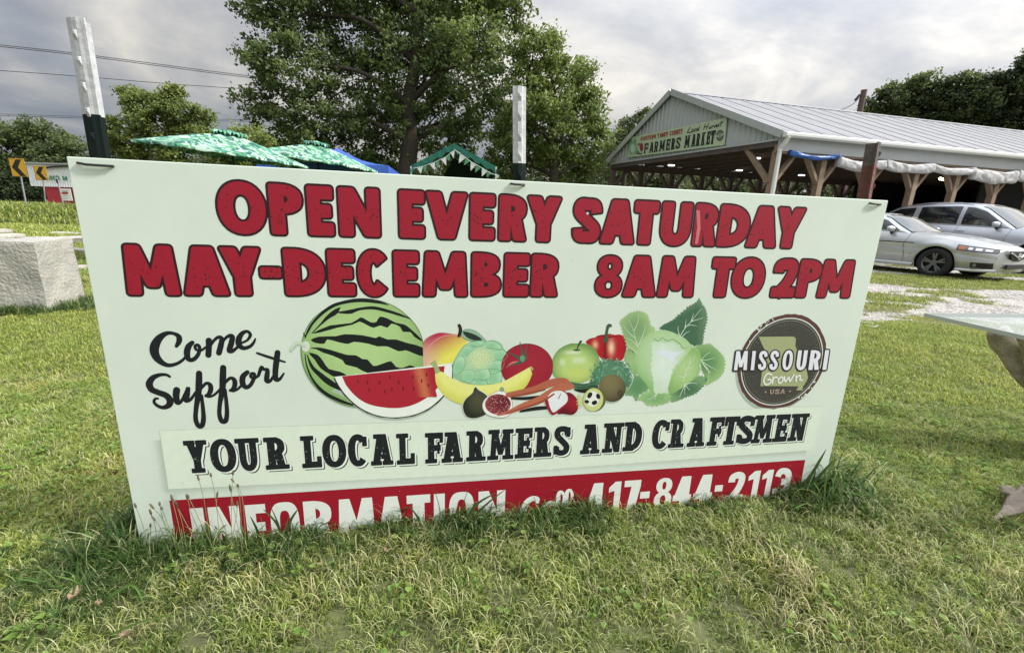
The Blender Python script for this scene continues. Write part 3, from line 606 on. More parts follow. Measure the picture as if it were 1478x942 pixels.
for i in range(16):
    x0 = 900 + i * 9; cc_ = redf(x0 + 4, 560); c.fill([(x0, 563 - (x0 - 900) * .115), (x0 + 9.4, 562 - (x0 - 891) * .115), (x0 + 60, 750), (x0 + 50, 762)], cc_, 4, 0)
for sx, sy in ((530, 645), (597, 652), (682, 652), (757, 612), (820, 652), (922, 612), (1020, 596), (610, 706), (722, 716), (772, 702), (853, 697), (928, 696), (1032, 672), (985, 642)): c.ell(sx, sy, 5, 15, K(110, 16, 36), 5)
pr.build('melon_slice_picture', sign, Mprint)
# peach, artichoke, tomato
pr = Print(SP, .0014); c = Crop(pr, 6.278, 600, 460)
def peach(x, y):
    a = (x - 80) / 380; b = (y - 130) / 300; v = (a + b) / 1.3; q_ = mixc(K(176, 44, 78), K(226, 222, 96), (a * .55 + b * .75 - .25) * 1.7); return mixc(q_, K(212, 176, 158), max(0, 1 - a * 2.2) * b * 1.1)
pe = [(75, 440), (68, 330), (72, 210), (130, 155), (220, 125), (330, 135), (400, 152), (470, 200), (440, 260), (385, 310), (350, 380), (250, 420), (130, 436)]
c.fan(pe, peach, 0); c.rib([(92, 420, 5), (88, 330, 6), (130, 240, 7), (220, 170, 7), (320, 148, 5), (420, 152, 4)], K(222, 150, 150), 1)
c.rib([(394, 58, 28), (406, 90, 30), (402, 125, 30), (392, 155, 28)], K(48, 30, 30), 2)
lf = [(420, 120), (460, 95), (530, 105), (590, 145), (640, 205), (560, 200), (470, 192), (420, 160)]
c.fill([(530 + (p[0] - 530) * 1.03, 150 + (p[1] - 150) * 1.06) for p in lf], K(40, 70, 56), 2); c.fill(lf, K(140, 176, 148), 3); c.fill([(430, 115), (500, 128), (570, 160), (598, 192), (520, 192), (455, 160)], K(38, 52, 46), 4)
pr.build('peach_picture', sign, Mprint)
pr = Print(SP, .0016); c = Crop(pr, 6.278, 600, 460)
ar = [(345, 520), (333, 440), (350, 370), (390, 300), (440, 240), (520, 200), (600, 195), (640, 205), (700, 190), (770, 220), (800, 270), (840, 330), (800, 420), (770, 480), (775, 585), (640, 600), (480, 590), (380, 550)]
c.fan(ar, radial(590, 370, 280, 230, K(178, 210, 168), K(136, 186, 146), 2), 0)
GL, GD = K(174, 214, 176), K(104, 150, 116)
for pt in ([(340, 440), (360, 370), (420, 330), (450, 400), (420, 470), (360, 500)], [(380, 330), (440, 250), (530, 245), (500, 300), (450, 340)], [(430, 250), (520, 205), (640, 205), (600, 245), (500, 260)],
           [(590, 245), (650, 200), (740, 215), (780, 270), (700, 270), (640, 262)], [(700, 290), (790, 280), (830, 335), (780, 380), (720, 360)], [(700, 380), (800, 380), (770, 470), (690, 500), (660, 450)],
           [(660, 450), (770, 470), (770, 570), (660, 590), (640, 540)], [(530, 480), (660, 450), (665, 540), (560, 560), (520, 540)], [(430, 470), (500, 460), (540, 500), (500, 580), (430, 560)], [(480, 580), (540, 545), (640, 560), (650, 597)]):
    c.fan(pt, radial(np.mean([p[0] for p in pt]), np.mean([p[1] for p in pt]) + 20, 80, 80, K(140, 194, 150), GL, 2), 1, 3, rings=3); c.rib([(*p, 4) for p in pt], GD, 2, 3)
c.fan([(470, 380), (490, 310), (560, 275), (650, 270), (700, 320), (690, 400), (630, 450), (540, 450)], radial(585, 360, 120, 100, K(206, 220, 170), K(172, 206, 160), 2), 3)
for k in range(40):
    a_ = k * 2.4; r_ = 14 + 2.2 * k; x_ = 585 + r_ * math.cos(a_) * 1.05; y_ = 362 + r_ * math.sin(a_) * .8; c.rib([(x_ - 9 * math.sin(a_), y_ + 8 * math.cos(a_), 3), (x_ + 2, y_, 4), (x_ + 9 * math.sin(a_), y_ - 8 * math.cos(a_), 3)], K(148, 176, 128), 4, 2)
pr.build('artichoke_picture', sign, Mprint)
pr = Print(SP, .0018); c = Crop(pr, 6.278, 600, 460)
to = [(1008 + 234 * math.cos(a), 432 + 204 * math.sin(a)) for a in [i * 2 * math.pi / 20 for i in range(20)]]
c.fill([(1008 + (p[0] - 1008) * 1.02, 432 + (p[1] - 432) * 1.025) for p in to], K(86, 16, 30), 0); c.fan(to, radial(1030, 420, 260, 230, K(158, 36, 54), K(146, 26, 46), 2), 1)
c.rib([(960, 390, 10), (880, 395, 16), (820, 440, 4)], K(196, 120, 110), 2)
for tip in ((945, 208), (1008, 225), (830, 292), (1020, 330), (830, 430)): c.rib([(968, 382, 34), ((968 + tip[0]) / 2 + 6, (382 + tip[1]) / 2, 16), (tip[0], tip[1], 4)], K(58, 92, 74), 3)
c.ell(967, 358, 24, 30, K(104, 148, 116), 4)
pr.build('tomato_picture', sign, Mprint)
# pepper, apple, dill
pr = Print(SP, .0014); c = Crop(pr, 6.28, 760, 460)
def pepf(x, y):
    b_ = K(172, 24, 36); t_ = max(math.exp(-((x - 768) / 26) ** 2 - ((y - 260) / 60) ** 2), .75 * math.exp(-((x - 622) / 22) ** 2 - ((y - 235) / 34) ** 2)); b_ = mixc(b_, K(88, 12, 24), math.exp(-((x - 712) / 16) ** 2) * .8 + max(0, (x - 870) / 60)); return mixc(b_, K(240, 206, 168), t_)
c.fan([(538, 215), (570, 180), (630, 165), (690, 145), (750, 135), (800, 145), (850, 142), (892, 175), (907, 240), (890, 320), (860, 375), (760, 385), (690, 360), (655, 335), (600, 260)], pepf, 0, rings=14, smooth=6)
c.rib([(635, 160, 8), (690, 148, 10), (760, 165, 10), (800, 150, 6)], K(110, 16, 28), 1); c.rib([(762, 62, 26), (742, 62, 30), (728, 110, 24), (722, 160, 30), (716, 192, 50)], K(66, 84, 60), 2)
pr.build('pepper_picture', sign, Mprint)
pr = Print(SP, .0018); c = Crop(pr, 6.28, 760, 460)
def appf(x, y):
    r2 = ((x - 445) / 220) ** 2 + ((y - 420) / 180) ** 2; b_ = mixc(K(178, 204, 122), K(112, 150, 84), max(0, r2 - .25) * 1.2); b_ = mixc(b_, K(196, 208, 110), math.exp(-((x - 450) / 120) ** 2 - ((y - 500) / 60) ** 2) * .7)
    h = max(math.exp(-((x - 470) / 60) ** 4 - ((y - 375) / 32) ** 4), math.exp(-((x - 325) / 24) ** 4 - ((y - 392) / 30) ** 4)); b_ = mixc(b_, K(206, 220, 178), h * .8); return mixc(b_, K(214, 226, 200), math.exp(-((x - 420) / 75) ** 4 - ((y - 303) / 16) ** 2) * .8)
c.fan([(228, 430), (245, 345), (300, 270), (390, 225), (450, 222), (520, 222), (600, 255), (645, 320), (660, 395), (630, 480), (570, 550), (480, 582), (390, 578), (300, 552), (245, 510)], appf, 0, rings=16, smooth=6)
c.ell(455, 282, 34, 9, K(66, 92, 50), 1); c.rib([(455, 285, 8), (468, 245, 12), (492, 203, 20)], K(52, 66, 46), 2)
pr.build('apple_picture', sign, Mprint)
pr = Print(SP, .0020); c = Crop(pr, 6.28, 760, 460)
c.fan([(600, 480), (650, 420), (720, 380), (800, 375), (880, 400), (930, 470), (945, 560), (910, 620), (800, 640), (640, 600), (570, 620), (580, 540)], radial(770, 500, 200, 130, K(86, 134, 106), K(74, 118, 92), 2), 0, jag=2.2)
for k in range(190):
    a_ = random.uniform(0, 6.28); r_ = math.sqrt(random.random()); x_ = 765 + 195 * r_ * math.cos(a_); y_ = 495 + 135 * r_ * math.sin(a_)
    if y_ > 640: continue
    a2 = random.gauss(-math.pi / 2, .9); c.rib([(x_, y_, 7), (x_ + 22 * math.cos(a2), y_ + 22 * math.sin(a2), 4)], random.choice((K(112, 164, 130), K(60, 108, 84), K(140, 182, 148), K(84, 140, 104))), 1, 0)
for k in range(5): c.rib([(400 + k * 8, 575 + k * 14, 10), (520, 590 + k * 10, 9), (640, 560 + k * 12, 6)], (K(70, 112, 80), K(46, 84, 60))[k % 2], 2)
c.fill([(430, 640), (520, 610), (640, 600), (640, 640), (520, 670)], K(24, 30, 28), 1)
pr.build('dill_picture', sign, Mprint)
# banana, figs, carrots, strawberry, kiwi
pr = Print(SP, .0022); c = Crop(pr, 6.278, 600, 460)
def banf(x, y): return mixc(mixc(K(226, 226, 116), K(206, 206, 92), math.exp(-((y - (700 - abs(x - 560) * .25)) / 45) ** 2) * .8), K(226, 228, 160), math.exp(-((y - (600 - abs(x - 620) * .16)) / 40) ** 2) * .5)
ban = [(180, 470), (235, 480), (300, 520), (400, 570), (520, 596), (650, 597), (780, 572), (900, 510), (1035, 435), (1062, 450), (1050, 520), (990, 620), (880, 665), (760, 720), (640, 760), (540, 785), (430, 780), (330, 740), (240, 680), (190, 600), (175, 520)]
for i in range(10):
    pass
top_ = crom([(176, 480), (235, 478), (300, 520), (400, 570), (520, 596), (650, 597), (780, 572), (900, 510), (1035, 435)], 5); bot_ = crom([(176, 520), (190, 600), (260, 695), (360, 755), (470, 785), (620, 765), (780, 715), (980, 630), (1056, 500)], 5)
y0 = pr._y(0); n_t = 10; k0 = len(pr.v)
for a_, b_ in zip(top_, bot_):
    for j in range(n_t + 1):
        p = a_ + (b_ - a_) * j / n_t; u = SP.uv(600 + p[0] / 6.278, 460 + p[1] / 6.278); pr.v.append((u[0], y0, u[1])); pr.c.append(mixc(K(224, 226, 128), K(204, 206, 92), (j / n_t - .45) * 2) if j / n_t > .3 else K(224, 226, 134))
for i in range(len(top_) - 1):
    for j in range(n_t): q_ = k0 + i * (n_t + 1) + j; pr.f.append((q_, q_ + 1, q_ + n_t + 2, q_ + n_t + 1))
c.fill([(132, 398), (180, 370), (192, 405), (225, 478), (180, 500), (165, 440)], K(156, 172, 116), 1, 0); c.fill([(1030, 437), (1048, 428), (1066, 448), (1060, 470)], K(160, 172, 110), 1, 0)
pr.build('banana_picture', sign, Mprint)
pr = Print(SP, .0026); c = Crop(pr, 6.278, 600, 460)
fg = [(545, 618), (572, 645), (640, 690), (668, 760), (645, 855), (540, 897), (460, 880), (428, 800), (450, 730), (515, 670), (528, 632)]
c.fill([(545 + (p[0] - 545) * 1.05, 770 + (p[1] - 770) * 1.04) for p in fg], K(206, 212, 196), 0); c.fan(fg, radial(570, 740, 130, 140, K(74, 76, 54), K(36, 42, 36), 2), 1)
cf = [(770, 650), (830, 680), (870, 745), (872, 830), (820, 885), (740, 890), (650, 865), (607, 800), (625, 730), (700, 675)]
c.fill([(742 + (p[0] - 742) * 1.03, 775 + (p[1] - 775) * 1.03) for p in cf], K(130, 120, 116), 1); c.fill(cf, K(230, 230, 226), 2); c.fill([(760, 655), (768, 618), (795, 620), (800, 655)], K(136, 158, 122), 2, 2)
c.fan([(745 + 116 * math.cos(a), 772 + 92 * math.sin(a)) for a in [i * 6.283 / 16 for i in range(16)]], radial(790, 750, 190, 150, K(96, 18, 36), K(150, 70, 74), 1.5), 3)
for k in range(120):
    a_ = random.uniform(0, 6.28); r_ = math.sqrt(random.random()); c.ell(745 + 108 * r_ * math.cos(a_), 772 + 86 * r_ * math.sin(a_), random.uniform(3, 6), random.uniform(2, 4), random.choice((K(214, 176, 170), K(190, 130, 128), K(120, 30, 44))), 4, random.uniform(0, 180), 6)
pr.build('fig_picture', sign, Mprint)
pr = Print(SP, .0030); c = Crop(pr, 4.619, 600, 460)
c.rib([(640, 528, 14), (740, 528, 22), (830, 515, 14)], K(30, 30, 30), 0); c.rib([(700, 615, 14), (800, 596, 26), (890, 590, 20)], K(30, 30, 30), 0)
c.rib([(615, 506, 34), (700, 492, 44), (800, 468, 48), (900, 427, 52), (985, 412, 40), (1020, 425, 20)], K(172, 98, 74), 1); c.rib([(630, 515, 8), (740, 496, 10), (860, 470, 12)], K(140, 72, 58), 2)
c.rib([(545, 642, 8), (620, 620, 26), (720, 578, 44), (820, 540, 50), (900, 492, 54), (970, 456, 56), (1035, 450, 40)], K(180, 104, 78), 3); c.rib([(600, 628, 6), (720, 590, 12), (830, 556, 14), (920, 500, 12)], K(146, 74, 58), 4)
pr.build('carrot_picture', sign, Mprint)
pr = Print(SP, .0034); c = Crop(pr, 6.28, 760, 460)
c.fan([(350, 675), (430, 690), (472, 780), (430, 862), (330, 858), (280, 845)], radial(430, 760, 120, 100, K(150, 24, 44), K(96, 12, 30), 2), 0)
st = [(163, 705), (195, 660), (260, 643), (335, 650), (378, 690), (378, 760), (330, 805), (280, 850), (232, 868), (190, 815), (165, 745)]
c.fill(st, K(150, 28, 48), 1); c.fill([(190, 705), (235, 660), (300, 650), (350, 670), (372, 705), (362, 755), (300, 808), (243, 846), (212, 800), (198, 745)], K(224, 228, 230), 2); c.rib([(310, 675, 8), (290, 720, 12)], K(150, 150, 140), 3)
for k in range(12): a_ = k * .52; c.rib([(482, 735, 14), (482 + 34 * math.cos(a_), 742 + 70 * math.sin(a_), 4)], K(196, 206, 140), 3, 0)
pr.build('strawberry_picture', sign, Mprint)
pr = Print(SP, .0036); c = Crop(pr, 6.28, 760, 460)
c.ell(770, 640, 126, 120, SHD, 0, 10); c.fan([(775 + 122 * math.cos(a), 626 + 122 * math.sin(a) * 1.02) for a in [i * 6.283 / 20 for i in range(20)]], radial(755, 570, 180, 190, K(122, 114, 78), K(56, 52, 38), 2), 1)
for r_ in (26, 14): c.rib([(845 + r_ * .8 * math.cos(a), 672 + r_ * math.sin(a), 5) for a in [i * 6.283 / 10 for i in range(11)]], K(44, 40, 32), 2)
c.ell(622, 728, 96, 108, K(96, 94, 58), 2, 8); c.ell(604, 730, 90, 106, K(196, 206, 132), 3, 8); c.ell(598, 722, 60, 72, K(226, 230, 220), 4, 8)
for sx, sy, rx, ry, ro in ((572, 690, 20, 30, 30), (648, 700, 18, 26, -20), (545, 748, 22, 16, 10), (615, 757, 26, 20, -25)): c.ell(sx, sy, rx, ry, K(24, 28, 28), 5, ro)
pr.build('kiwi_picture', sign, Mprint)
# lettuce
pr = Print(SP, .0014); c = Crop(pr, 5.539, 880, 425); VN = K(206, 222, 200)
def veins(l_, w0=6):
    for v in l_: c.rib([(p[0], p[1], w0 * (1 - .6 * i / max(1, len(v) - 1))) for i, p in enumerate(v)], VN, 5, 4)
dkl = [(400, 272), (430, 240), (500, 205), (560, 155), (630, 95), (690, 62), (715, 30), (740, 80), (770, 120), (782, 190), (765, 260), (752, 330), (742, 390), (690, 410), (600, 370), (540, 320), (470, 290)]
c.fan(dkl, lambda x, y: mixc(K(66, 104, 78), K(128, 158, 122), max(0, -(x - 400) * .5 + (300 - y) * .9 - 20) / 130 + max(0, x - 690) / 160), 0, 6, jag=1.9)
veins(([(560, 335), (600, 270), (650, 215), (700, 150), (740, 110)], [(560, 335), (545, 280), (548, 250)], [(650, 215), (670, 150)], [(650, 215), (700, 200), (745, 185)], [(610, 250), (650, 243), (695, 252)], [(575, 340), (610, 305), (640, 292)], [(600, 270), (610, 200)]))
c.fan([(85, 215), (120, 180), (160, 150), (230, 130), (290, 150), (320, 200), (328, 240), (362, 272), (345, 320), (270, 360), (225, 430), (215, 470), (150, 440), (118, 360), (100, 290)], radial(200, 270, 130, 150, K(118, 156, 106), K(158, 190, 128), 2), 1, 6, jag=1.9)
veins(([(225, 420), (205, 350), (190, 290), (150, 200)], [(192, 290), (220, 230), (230, 160)], [(205, 350), (150, 300), (105, 245)], [(232, 400), (270, 310), (285, 230)], [(225, 415), (180, 370), (130, 348)], [(215, 465), (180, 440), (140, 402)]))
c.fan([(118, 480), (150, 430), (215, 470), (210, 560), (212, 660), (160, 590), (125, 530)], radial(170, 540, 70, 110, K(150, 186, 126), K(130, 170, 110), 2), 1, 5)
c.fan([(690, 412), (740, 400), (800, 393), (850, 430), (890, 470), (920, 520), (917, 600), (880, 660), (830, 692), (770, 720), (755, 640), (720, 560), (700, 480)], radial(760, 540, 160, 160, K(92, 138, 90), K(152, 188, 122), 2), 1, 6, jag=1.7)
veins(([(730, 520), (770, 480), (805, 458)], [(730, 522), (780, 520), (840, 505)], [(735, 530), (800, 575), (860, 605)], [(740, 545), (780, 600), (812, 626)], [(735, 540), (790, 610), (782, 700)], [(720, 560), (735, 620)]))
c.fan([(480, 790), (560, 755), (640, 700), (700, 650), (770, 660), (772, 700), (720, 765), (660, 802), (600, 825), (500, 857)], radial(620, 760, 150, 100, K(70, 112, 80), K(120, 158, 112), 2), 1, 6, jag=1.9)
c.fan([(120, 790), (190, 650), (280, 680), (312, 750), (240, 800), (215, 850), (180, 810)], radial(220, 730, 100, 90, K(92, 138, 96), K(118, 160, 110), 2), 1, 5, jag=1.5); veins(([(190, 655), (170, 720), (135, 770)], [(185, 655), (155, 655)]))
c.fan([(195, 530), (215, 440), (260, 360), (340, 300), (430, 283), (510, 305), (600, 350), (660, 410), (722, 460), (728, 560), (700, 650), (600, 730), (480, 795), (350, 785), (280, 700), (215, 620)], radial(450, 480, 280, 280, K(184, 212, 168), K(140, 182, 114), 2.5), 2, 6)
c.fan([(330, 400), (380, 370), (440, 385), (510, 385), (600, 455), (560, 520), (505, 600), (475, 720), (462, 795), (360, 795), (350, 700), (330, 600), (338, 480)], radial(430, 560, 150, 230, K(214, 228, 216), K(192, 216, 186), 2), 3, 5, jag=1.9)
c.fill([(370, 460), (430, 445), (500, 460), (580, 455), (520, 500), (510, 540), (460, 510), (410, 490)], K(216, 224, 232), 4, 3, .8)
c.rib([(350, 350, 6), (390, 372, 8), (420, 345, 8), (460, 370, 8), (500, 355, 8), (560, 390, 8), (590, 430, 7), (620, 420, 6)], K(134, 172, 124), 4, 4)
c.fan([(700, 450), (728, 500), (722, 590), (655, 680), (590, 735), (500, 790), (468, 760), (485, 680), (530, 590), (600, 500), (660, 430)], radial(600, 600, 160, 180, K(172, 202, 140), K(134, 176, 104), 2), 4, 5, jag=1.9)
veins(([(590, 690), (610, 610), (650, 540), (690, 480)], [(612, 610), (580, 560)], [(620, 590), (670, 580)], [(640, 550), (640, 500)], [(595, 660), (540, 650)], [(600, 650), (650, 620)]), 5)
c.fan([(220, 832), (300, 765), (370, 790), (470, 790), (483, 850), (380, 887), (300, 882), (270, 850)], radial(370, 830, 140, 60, K(126, 170, 110), K(156, 192, 134), 2), 5, 5, jag=1.7)
veins(([(370, 795), (330, 830), (300, 835)], [(375, 795), (355, 840)], [(385, 795), (410, 850)], [(395, 795), (450, 830)], [(600, 715), (570, 790), (555, 815)], [(605, 715), (660, 705), (700, 710)], [(605, 725), (640, 765)], [(600, 725), (598, 800)]), 6)
pr.build('lettuce_picture', sign, Mprint)
# round emblem
pr = Print(SP, .0006); c = Crop(pr, 5.889, 1040, 440)
ring = [SP.uv(*p) for p in c.t([(620, 72), (800, 150), (880, 270), (895, 340), (840, 610), (700, 790), (440, 882), (230, 790), (140, 600), (180, 380), (330, 190)])]
cu, cw = np.mean([p[0] for p in ring]), np.mean([p[1] for p in ring])
Amat = np.array([[2 * p[0], 2 * p[1], 1] for p in ring]); bb = np.array([p[0] ** 2 + p[1] ** 2 for p in ring]); so_ = np.linalg.lstsq(Amat, bb, rcond=None)[0]; cu, cw = so_[0], so_[1]; ER = math.sqrt(so_[2] + cu ** 2 + cw ** 2)
# the emblem is slightly oval as printed: fit its second axis from the same points
Q = np.array([[p[0] - cu, p[1] - cw] for p in ring]); M5 = np.array([[x * x, x * y, y * y] for x, y in Q]); co = np.linalg.lstsq(M5, np.ones(len(Q)), rcond=None)[0]
Em = np.array([[co[0], co[1] / 2], [co[1] / 2, co[2]]]); ev, evec = np.linalg.eigh(Em); T_ = evec @ np.diag(1 / np.sqrt(ev)) @ evec.T
def circ(r, n=48, jit=0): return [tuple(np.array([cu, cw]) + T_ @ np.array([math.cos(a), math.sin(a)]) * r * (1 + random.uniform(-jit, jit))) for a in [i * 2 * math.pi / n for i in range(n)]]
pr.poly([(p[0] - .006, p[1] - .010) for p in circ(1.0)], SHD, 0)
pr.poly(circ(1.0, 80, .008), K(88, 58, 54), 1); pr.poly(circ(.925), K(206, 212, 202), 2); pr.poly(circ(.90), K(34, 34, 34), 3); pr.poly(circ(.872), K(150, 150, 140), 4); pr.poly(circ(.862), K(66, 66, 60), 5)
rr0 = circ(.862, 60)
for k in range(70):
    a_ = random.uniform(0, 6.28); r_ = .8 * math.sqrt(random.random()); p = np.array([cu, cw]) + T_ @ np.array([math.cos(a_), math.sin(a_)]) * r_; l_ = random.uniform(.006, .018)
    if np.linalg.norm(np.linalg.inv(T_) @ (p + [l_, 0] - [cu, cw])) < .85 and np.linalg.norm(np.linalg.inv(T_) @ (p - [l_, 0] - [cu, cw])) < .85: pr.ribbon([(p[0] - l_, p[1], .001), (p[0], p[1] + .0006, random.uniform(.001, .003)), (p[0] + l_, p[1], .001)], random.choice((K(84, 82, 74), K(46, 46, 44), K(96, 92, 82))), 6, 0, False, True)
for p in circ(.80, 66): pr.disc(p[0], p[1], .0011, K(150, 150, 132), pr._y(7), 6)
c.fill([(325, 270), (480, 268), (622, 268), (640, 285), (634, 345), (650, 385), (690, 420), (690, 470), (720, 520), (735, 570), (742, 620), (722, 660), (700, 690), (695, 725), (640, 722), (664, 690), (500, 688), (338, 688), (352, 560), (362, 440), (372, 375), (345, 320)], K(160, 168, 124), 8, 0)
mi_ = [(ch_, 1040 + (a_ + 8) / 5.889, 1040 + (b_ - 8) / 5.889) for ch_, a_, b_ in (('M', 105, 242), ('I', 248, 304), ('S', 308, 405), ('S', 405, 502), ('O', 513, 624), ('U', 634, 742), ('R', 742, 857), ('I', 862, 922))]
bx = line_layout(SP, mi_, [(1055, 440 + 388 / 5.889), (1200, 440 + 378 / 5.889)], [(1055, 440 + 556 / 5.889), (1200, 440 + 552 / 5.889)], mid=True)
bx2 = [(a, b - .0035, c2_ + .0035, d - .0035, e2 + .0035) for a, b, c2_, d, e2 in bx]
st0 = dict(t=.20, h=.17, shear=-.07, o=.0075, ocol=K(48, 40, 44), col=K(48, 40, 44)); pr.base += .0018; draw_line(pr, [(a, b, c2_, d - .002, e2) for a, b, c2_, d, e2 in bx2], st0)
pr.base += .0012; draw_line(pr, [(a, b + .0025, c2_ - .0025, d + .0015, e2 - .0015) for a, b, c2_, d, e2 in bx], dict(t=.23, h=.16, shear=-.07, col=K(222, 226, 232), shadow=(.0022, .0018), shcol=K(120, 80, 84), gap=K(70, 60, 64), gapw=.0003))
for rb in ([(432, 592), (395, 582), (364, 640), (385, 676), (420, 660), (425, 632), (400, 634)], [(445, 612), (438, 664)], [(442, 630), (462, 612), (480, 616)], [(512, 610), (488, 635), (498, 662), (526, 645), (524, 614), (508, 612)], [(540, 608), (548, 650), (578, 612), (586, 648), (622, 590)], [(640, 600), (640, 646)], [(641, 620), (668, 596), (676, 612), (672, 636), (694, 636)]): c.rib([(*p, 13) for p in rb], K(222, 226, 222), 6, 4)
us = [('U', 1040 + 416 / 5.889, 1040 + 455 / 5.889), ('S', 1040 + 462 / 5.889, 1040 + 498 / 5.889), ('A', 1040 + 503 / 5.889, 1040 + 545 / 5.889)]
draw_line(pr, line_layout(SP, us, [(1110, 440 + 716 / 5.889), (1134, 440 + 713 / 5.889)], [(1110, 440 + 755 / 5.889), (1134, 440 + 752 / 5.889)]), dict(t=.24, h=.18, s=.1, col=K(170, 150, 136)))
for sx, sy in ((380, 738), (587, 731)):
    u = SP.uv(1040 + sx / 5.889, 440 + sy / 5.889); pr.poly([(u[0] + .006 * (1 if i % 2 == 0 else .42) * math.sin(i * math.pi / 5), u[1] + .006 * (1 if i % 2 == 0 else .42) * math.cos(i * math.pi / 5)) for i in range(10)], K(170, 150, 136), 6)
for k in range(26):   # worn nicks in the rim
    a_ = random.choice((random.gauss(2.15, .14), random.gauss(-.75, .16))); p = np.array([cu, cw]) + T_ @ np.array([math.cos(a_), math.sin(a_)]) * random.uniform(.93, 1.01); r_ = random.uniform(.0015, .004); pr.disc(p[0], p[1], r_, BC, pr._y(3), 6)
pr.build('round_emblem', sign, Mprint)
# scuffs and specks of dirt
pr = Print(SP, .0005)
for k in range(260):
    u, w_ = random.uniform(.01, BW - .01), (random.uniform(-BH + .1, -.01) if k % 3 == 0 else -1.10 + abs(random.gauss(0, .16))); r_ = random.uniform(.0005, .0014); pr.poly([(u - r_, w_), (u, w_ - r_), (u + r_ * random.uniform(.8, 2), w_), (u, w_ + r_)], random.choice((K(120, 126, 116), K(160, 168, 156), K(90, 92, 84))), 1)
ds = pr.build('dirt_specks', sign, Mprint); ds['kind'] = 'stuff'
Mzip = mat('black_plastic', (.012, .012, .013), .45)
for px, py, nm in ((139, 238.5, 0), (747, 266.5, 0), (1262, 294.5, 0)):
    u = SP.uv(px, py); zt = MB(); hw = (.038, .020, .021)[(px > 700) + (px > 1000)]; tl = (-.02, -.01, -.06)[(px > 700) + (px > 1000)]
    zt.tube([(u[0] - hw, .004, u[1] + hw * .1), (u[0] - hw, -.004, u[1] + hw * .08), (u[0] - hw * .5, -.006, u[1]), (u[0] + hw * .5, -.006, u[1] + tl * hw), (u[0] + hw, -.004, u[1] + tl * hw), (u[0] + hw, .004, u[1] + tl * hw)], .0032, 6)
    zt.build('cable_tie', Mzip, sign)
# --- steel T-posts behind the board
Mw = mat('post_white', (.44, .45, .46), .55, var=.22, vscale=22, bump=.15, bscale=60, col2=None); Mbk = mat('post_black', (.006, .012, .010), .8, spec=.15, var=.1, vscale=20)
Mru = mat('post_rust', (.16, .055, .04), .8, col2=(.10, .045, .035), vscale=14, bump=.4, bscale=60); Mgr = mat('post_weathered', (.13, .115, .10), .8, col2=(.06, .045, .04), vscale=25, bump=.4, bscale=50)
def tpost(label, top, bot, wid, split, mt, mb, stud_sp=.075, tw=0., nst=5, name='fence_post', studm=None, s0=.04):
    off = .045; a = Vector(SP.uv(top[0], top[1], off)); b = Vector(SP.uv(bot[0], bot[1], off))
    T = SP.o + SP.ex * a[0] + SP.ez * a[1] + SP.ey * off; B0 = SP.o + SP.ex * b[0] + SP.ez * b[1] + SP.ey * off
    d = (T - B0).normalized(); base = B0 + d * (-(B0.z + .25) / d.z); L_ = (T - base).length
    rt = SP.ex.copy(); rt = (rt - d * rt.dot(d)).normalized(); fw = d.cross(rt)
    ct, st_ = math.cos(R(tw)), math.sin(R(tw)); rt, fw = rt * ct + fw * st_, -rt * st_ + fw * ct
    mw = Matrix((rt, fw, d)).transposed().to_4x4(); mw.translation = base
    e = empty(name, label, 'fence post', mw=mw)
    spl = ((SP.o + SP.ex * SP.uv(*split, off)[0] + SP.ez * SP.uv(*split, off)[1] + SP.ey * off) - base).length
    def prof(z0, z1, nm, m_):
        h = wid / 2; t_ = .0035; pf = [(-h, -.002), (-h, t_ - .002), (-.005, t_), (-.003, .006), (-.0025, .034), (.0025, .034), (.003, .006), (.005, t_), (h, t_ - .002), (h, -.002), (h * .55, -.004), (.006, -.007), (-.006, -.007), (-h * .55, -.004)]
        mb_ = MB(); mb_.prism([(x, y, z0) for x, y in pf], (0, 0, z0), (0, 0, z1)); mb_.build(nm, m_, e, bevel=.0006)
    prof(0, spl, 'shaft', mb); prof(spl, L_, 'painted_top', mt)
    for k in range(nst + 12):
        z = L_ - s0 - k * stud_sp
        if z < .35: break
        sb = MB(); r_ = .0052; sb.add([(-r_, -.006, z - .012), (r_, -.006, z - .012), (r_, -.006, z + .012), (-r_, -.006, z + .012), (-r_ * .6, -.0125, z + .002), (r_ * .6, -.0125, z + .002), (r_ * .6, -.012, z + .010), (-r_ * .6, -.012, z + .010)], [(0, 1, 5, 4), (4, 5, 6, 7), (7, 6, 2, 3), (0, 4, 7, 3), (1, 2, 6, 5)])
        sb.build('stud', (studm or mt) if z > spl else (studm or mb), e, bevel=.0015)
tpost('white topped black T-post leaning left at the left end of the sign', (109, 26), (142, 225), .046, (135.5, 166), Mw, Mbk, .058, -12, s0=.04)
tpost('upright white topped black T-post behind the middle of the sign', (749.5, 125), (749.5, 262), .040, (749.5, 236), Mw, Mbk, .055, 6, s0=.03)
tpost('rusty brown T-post leaning behind the right corner of the sign', (1268, 206), (1252.5, 292), .052, (1264.5, 238), Mgr, Mru, .053, 38, s0=.04)
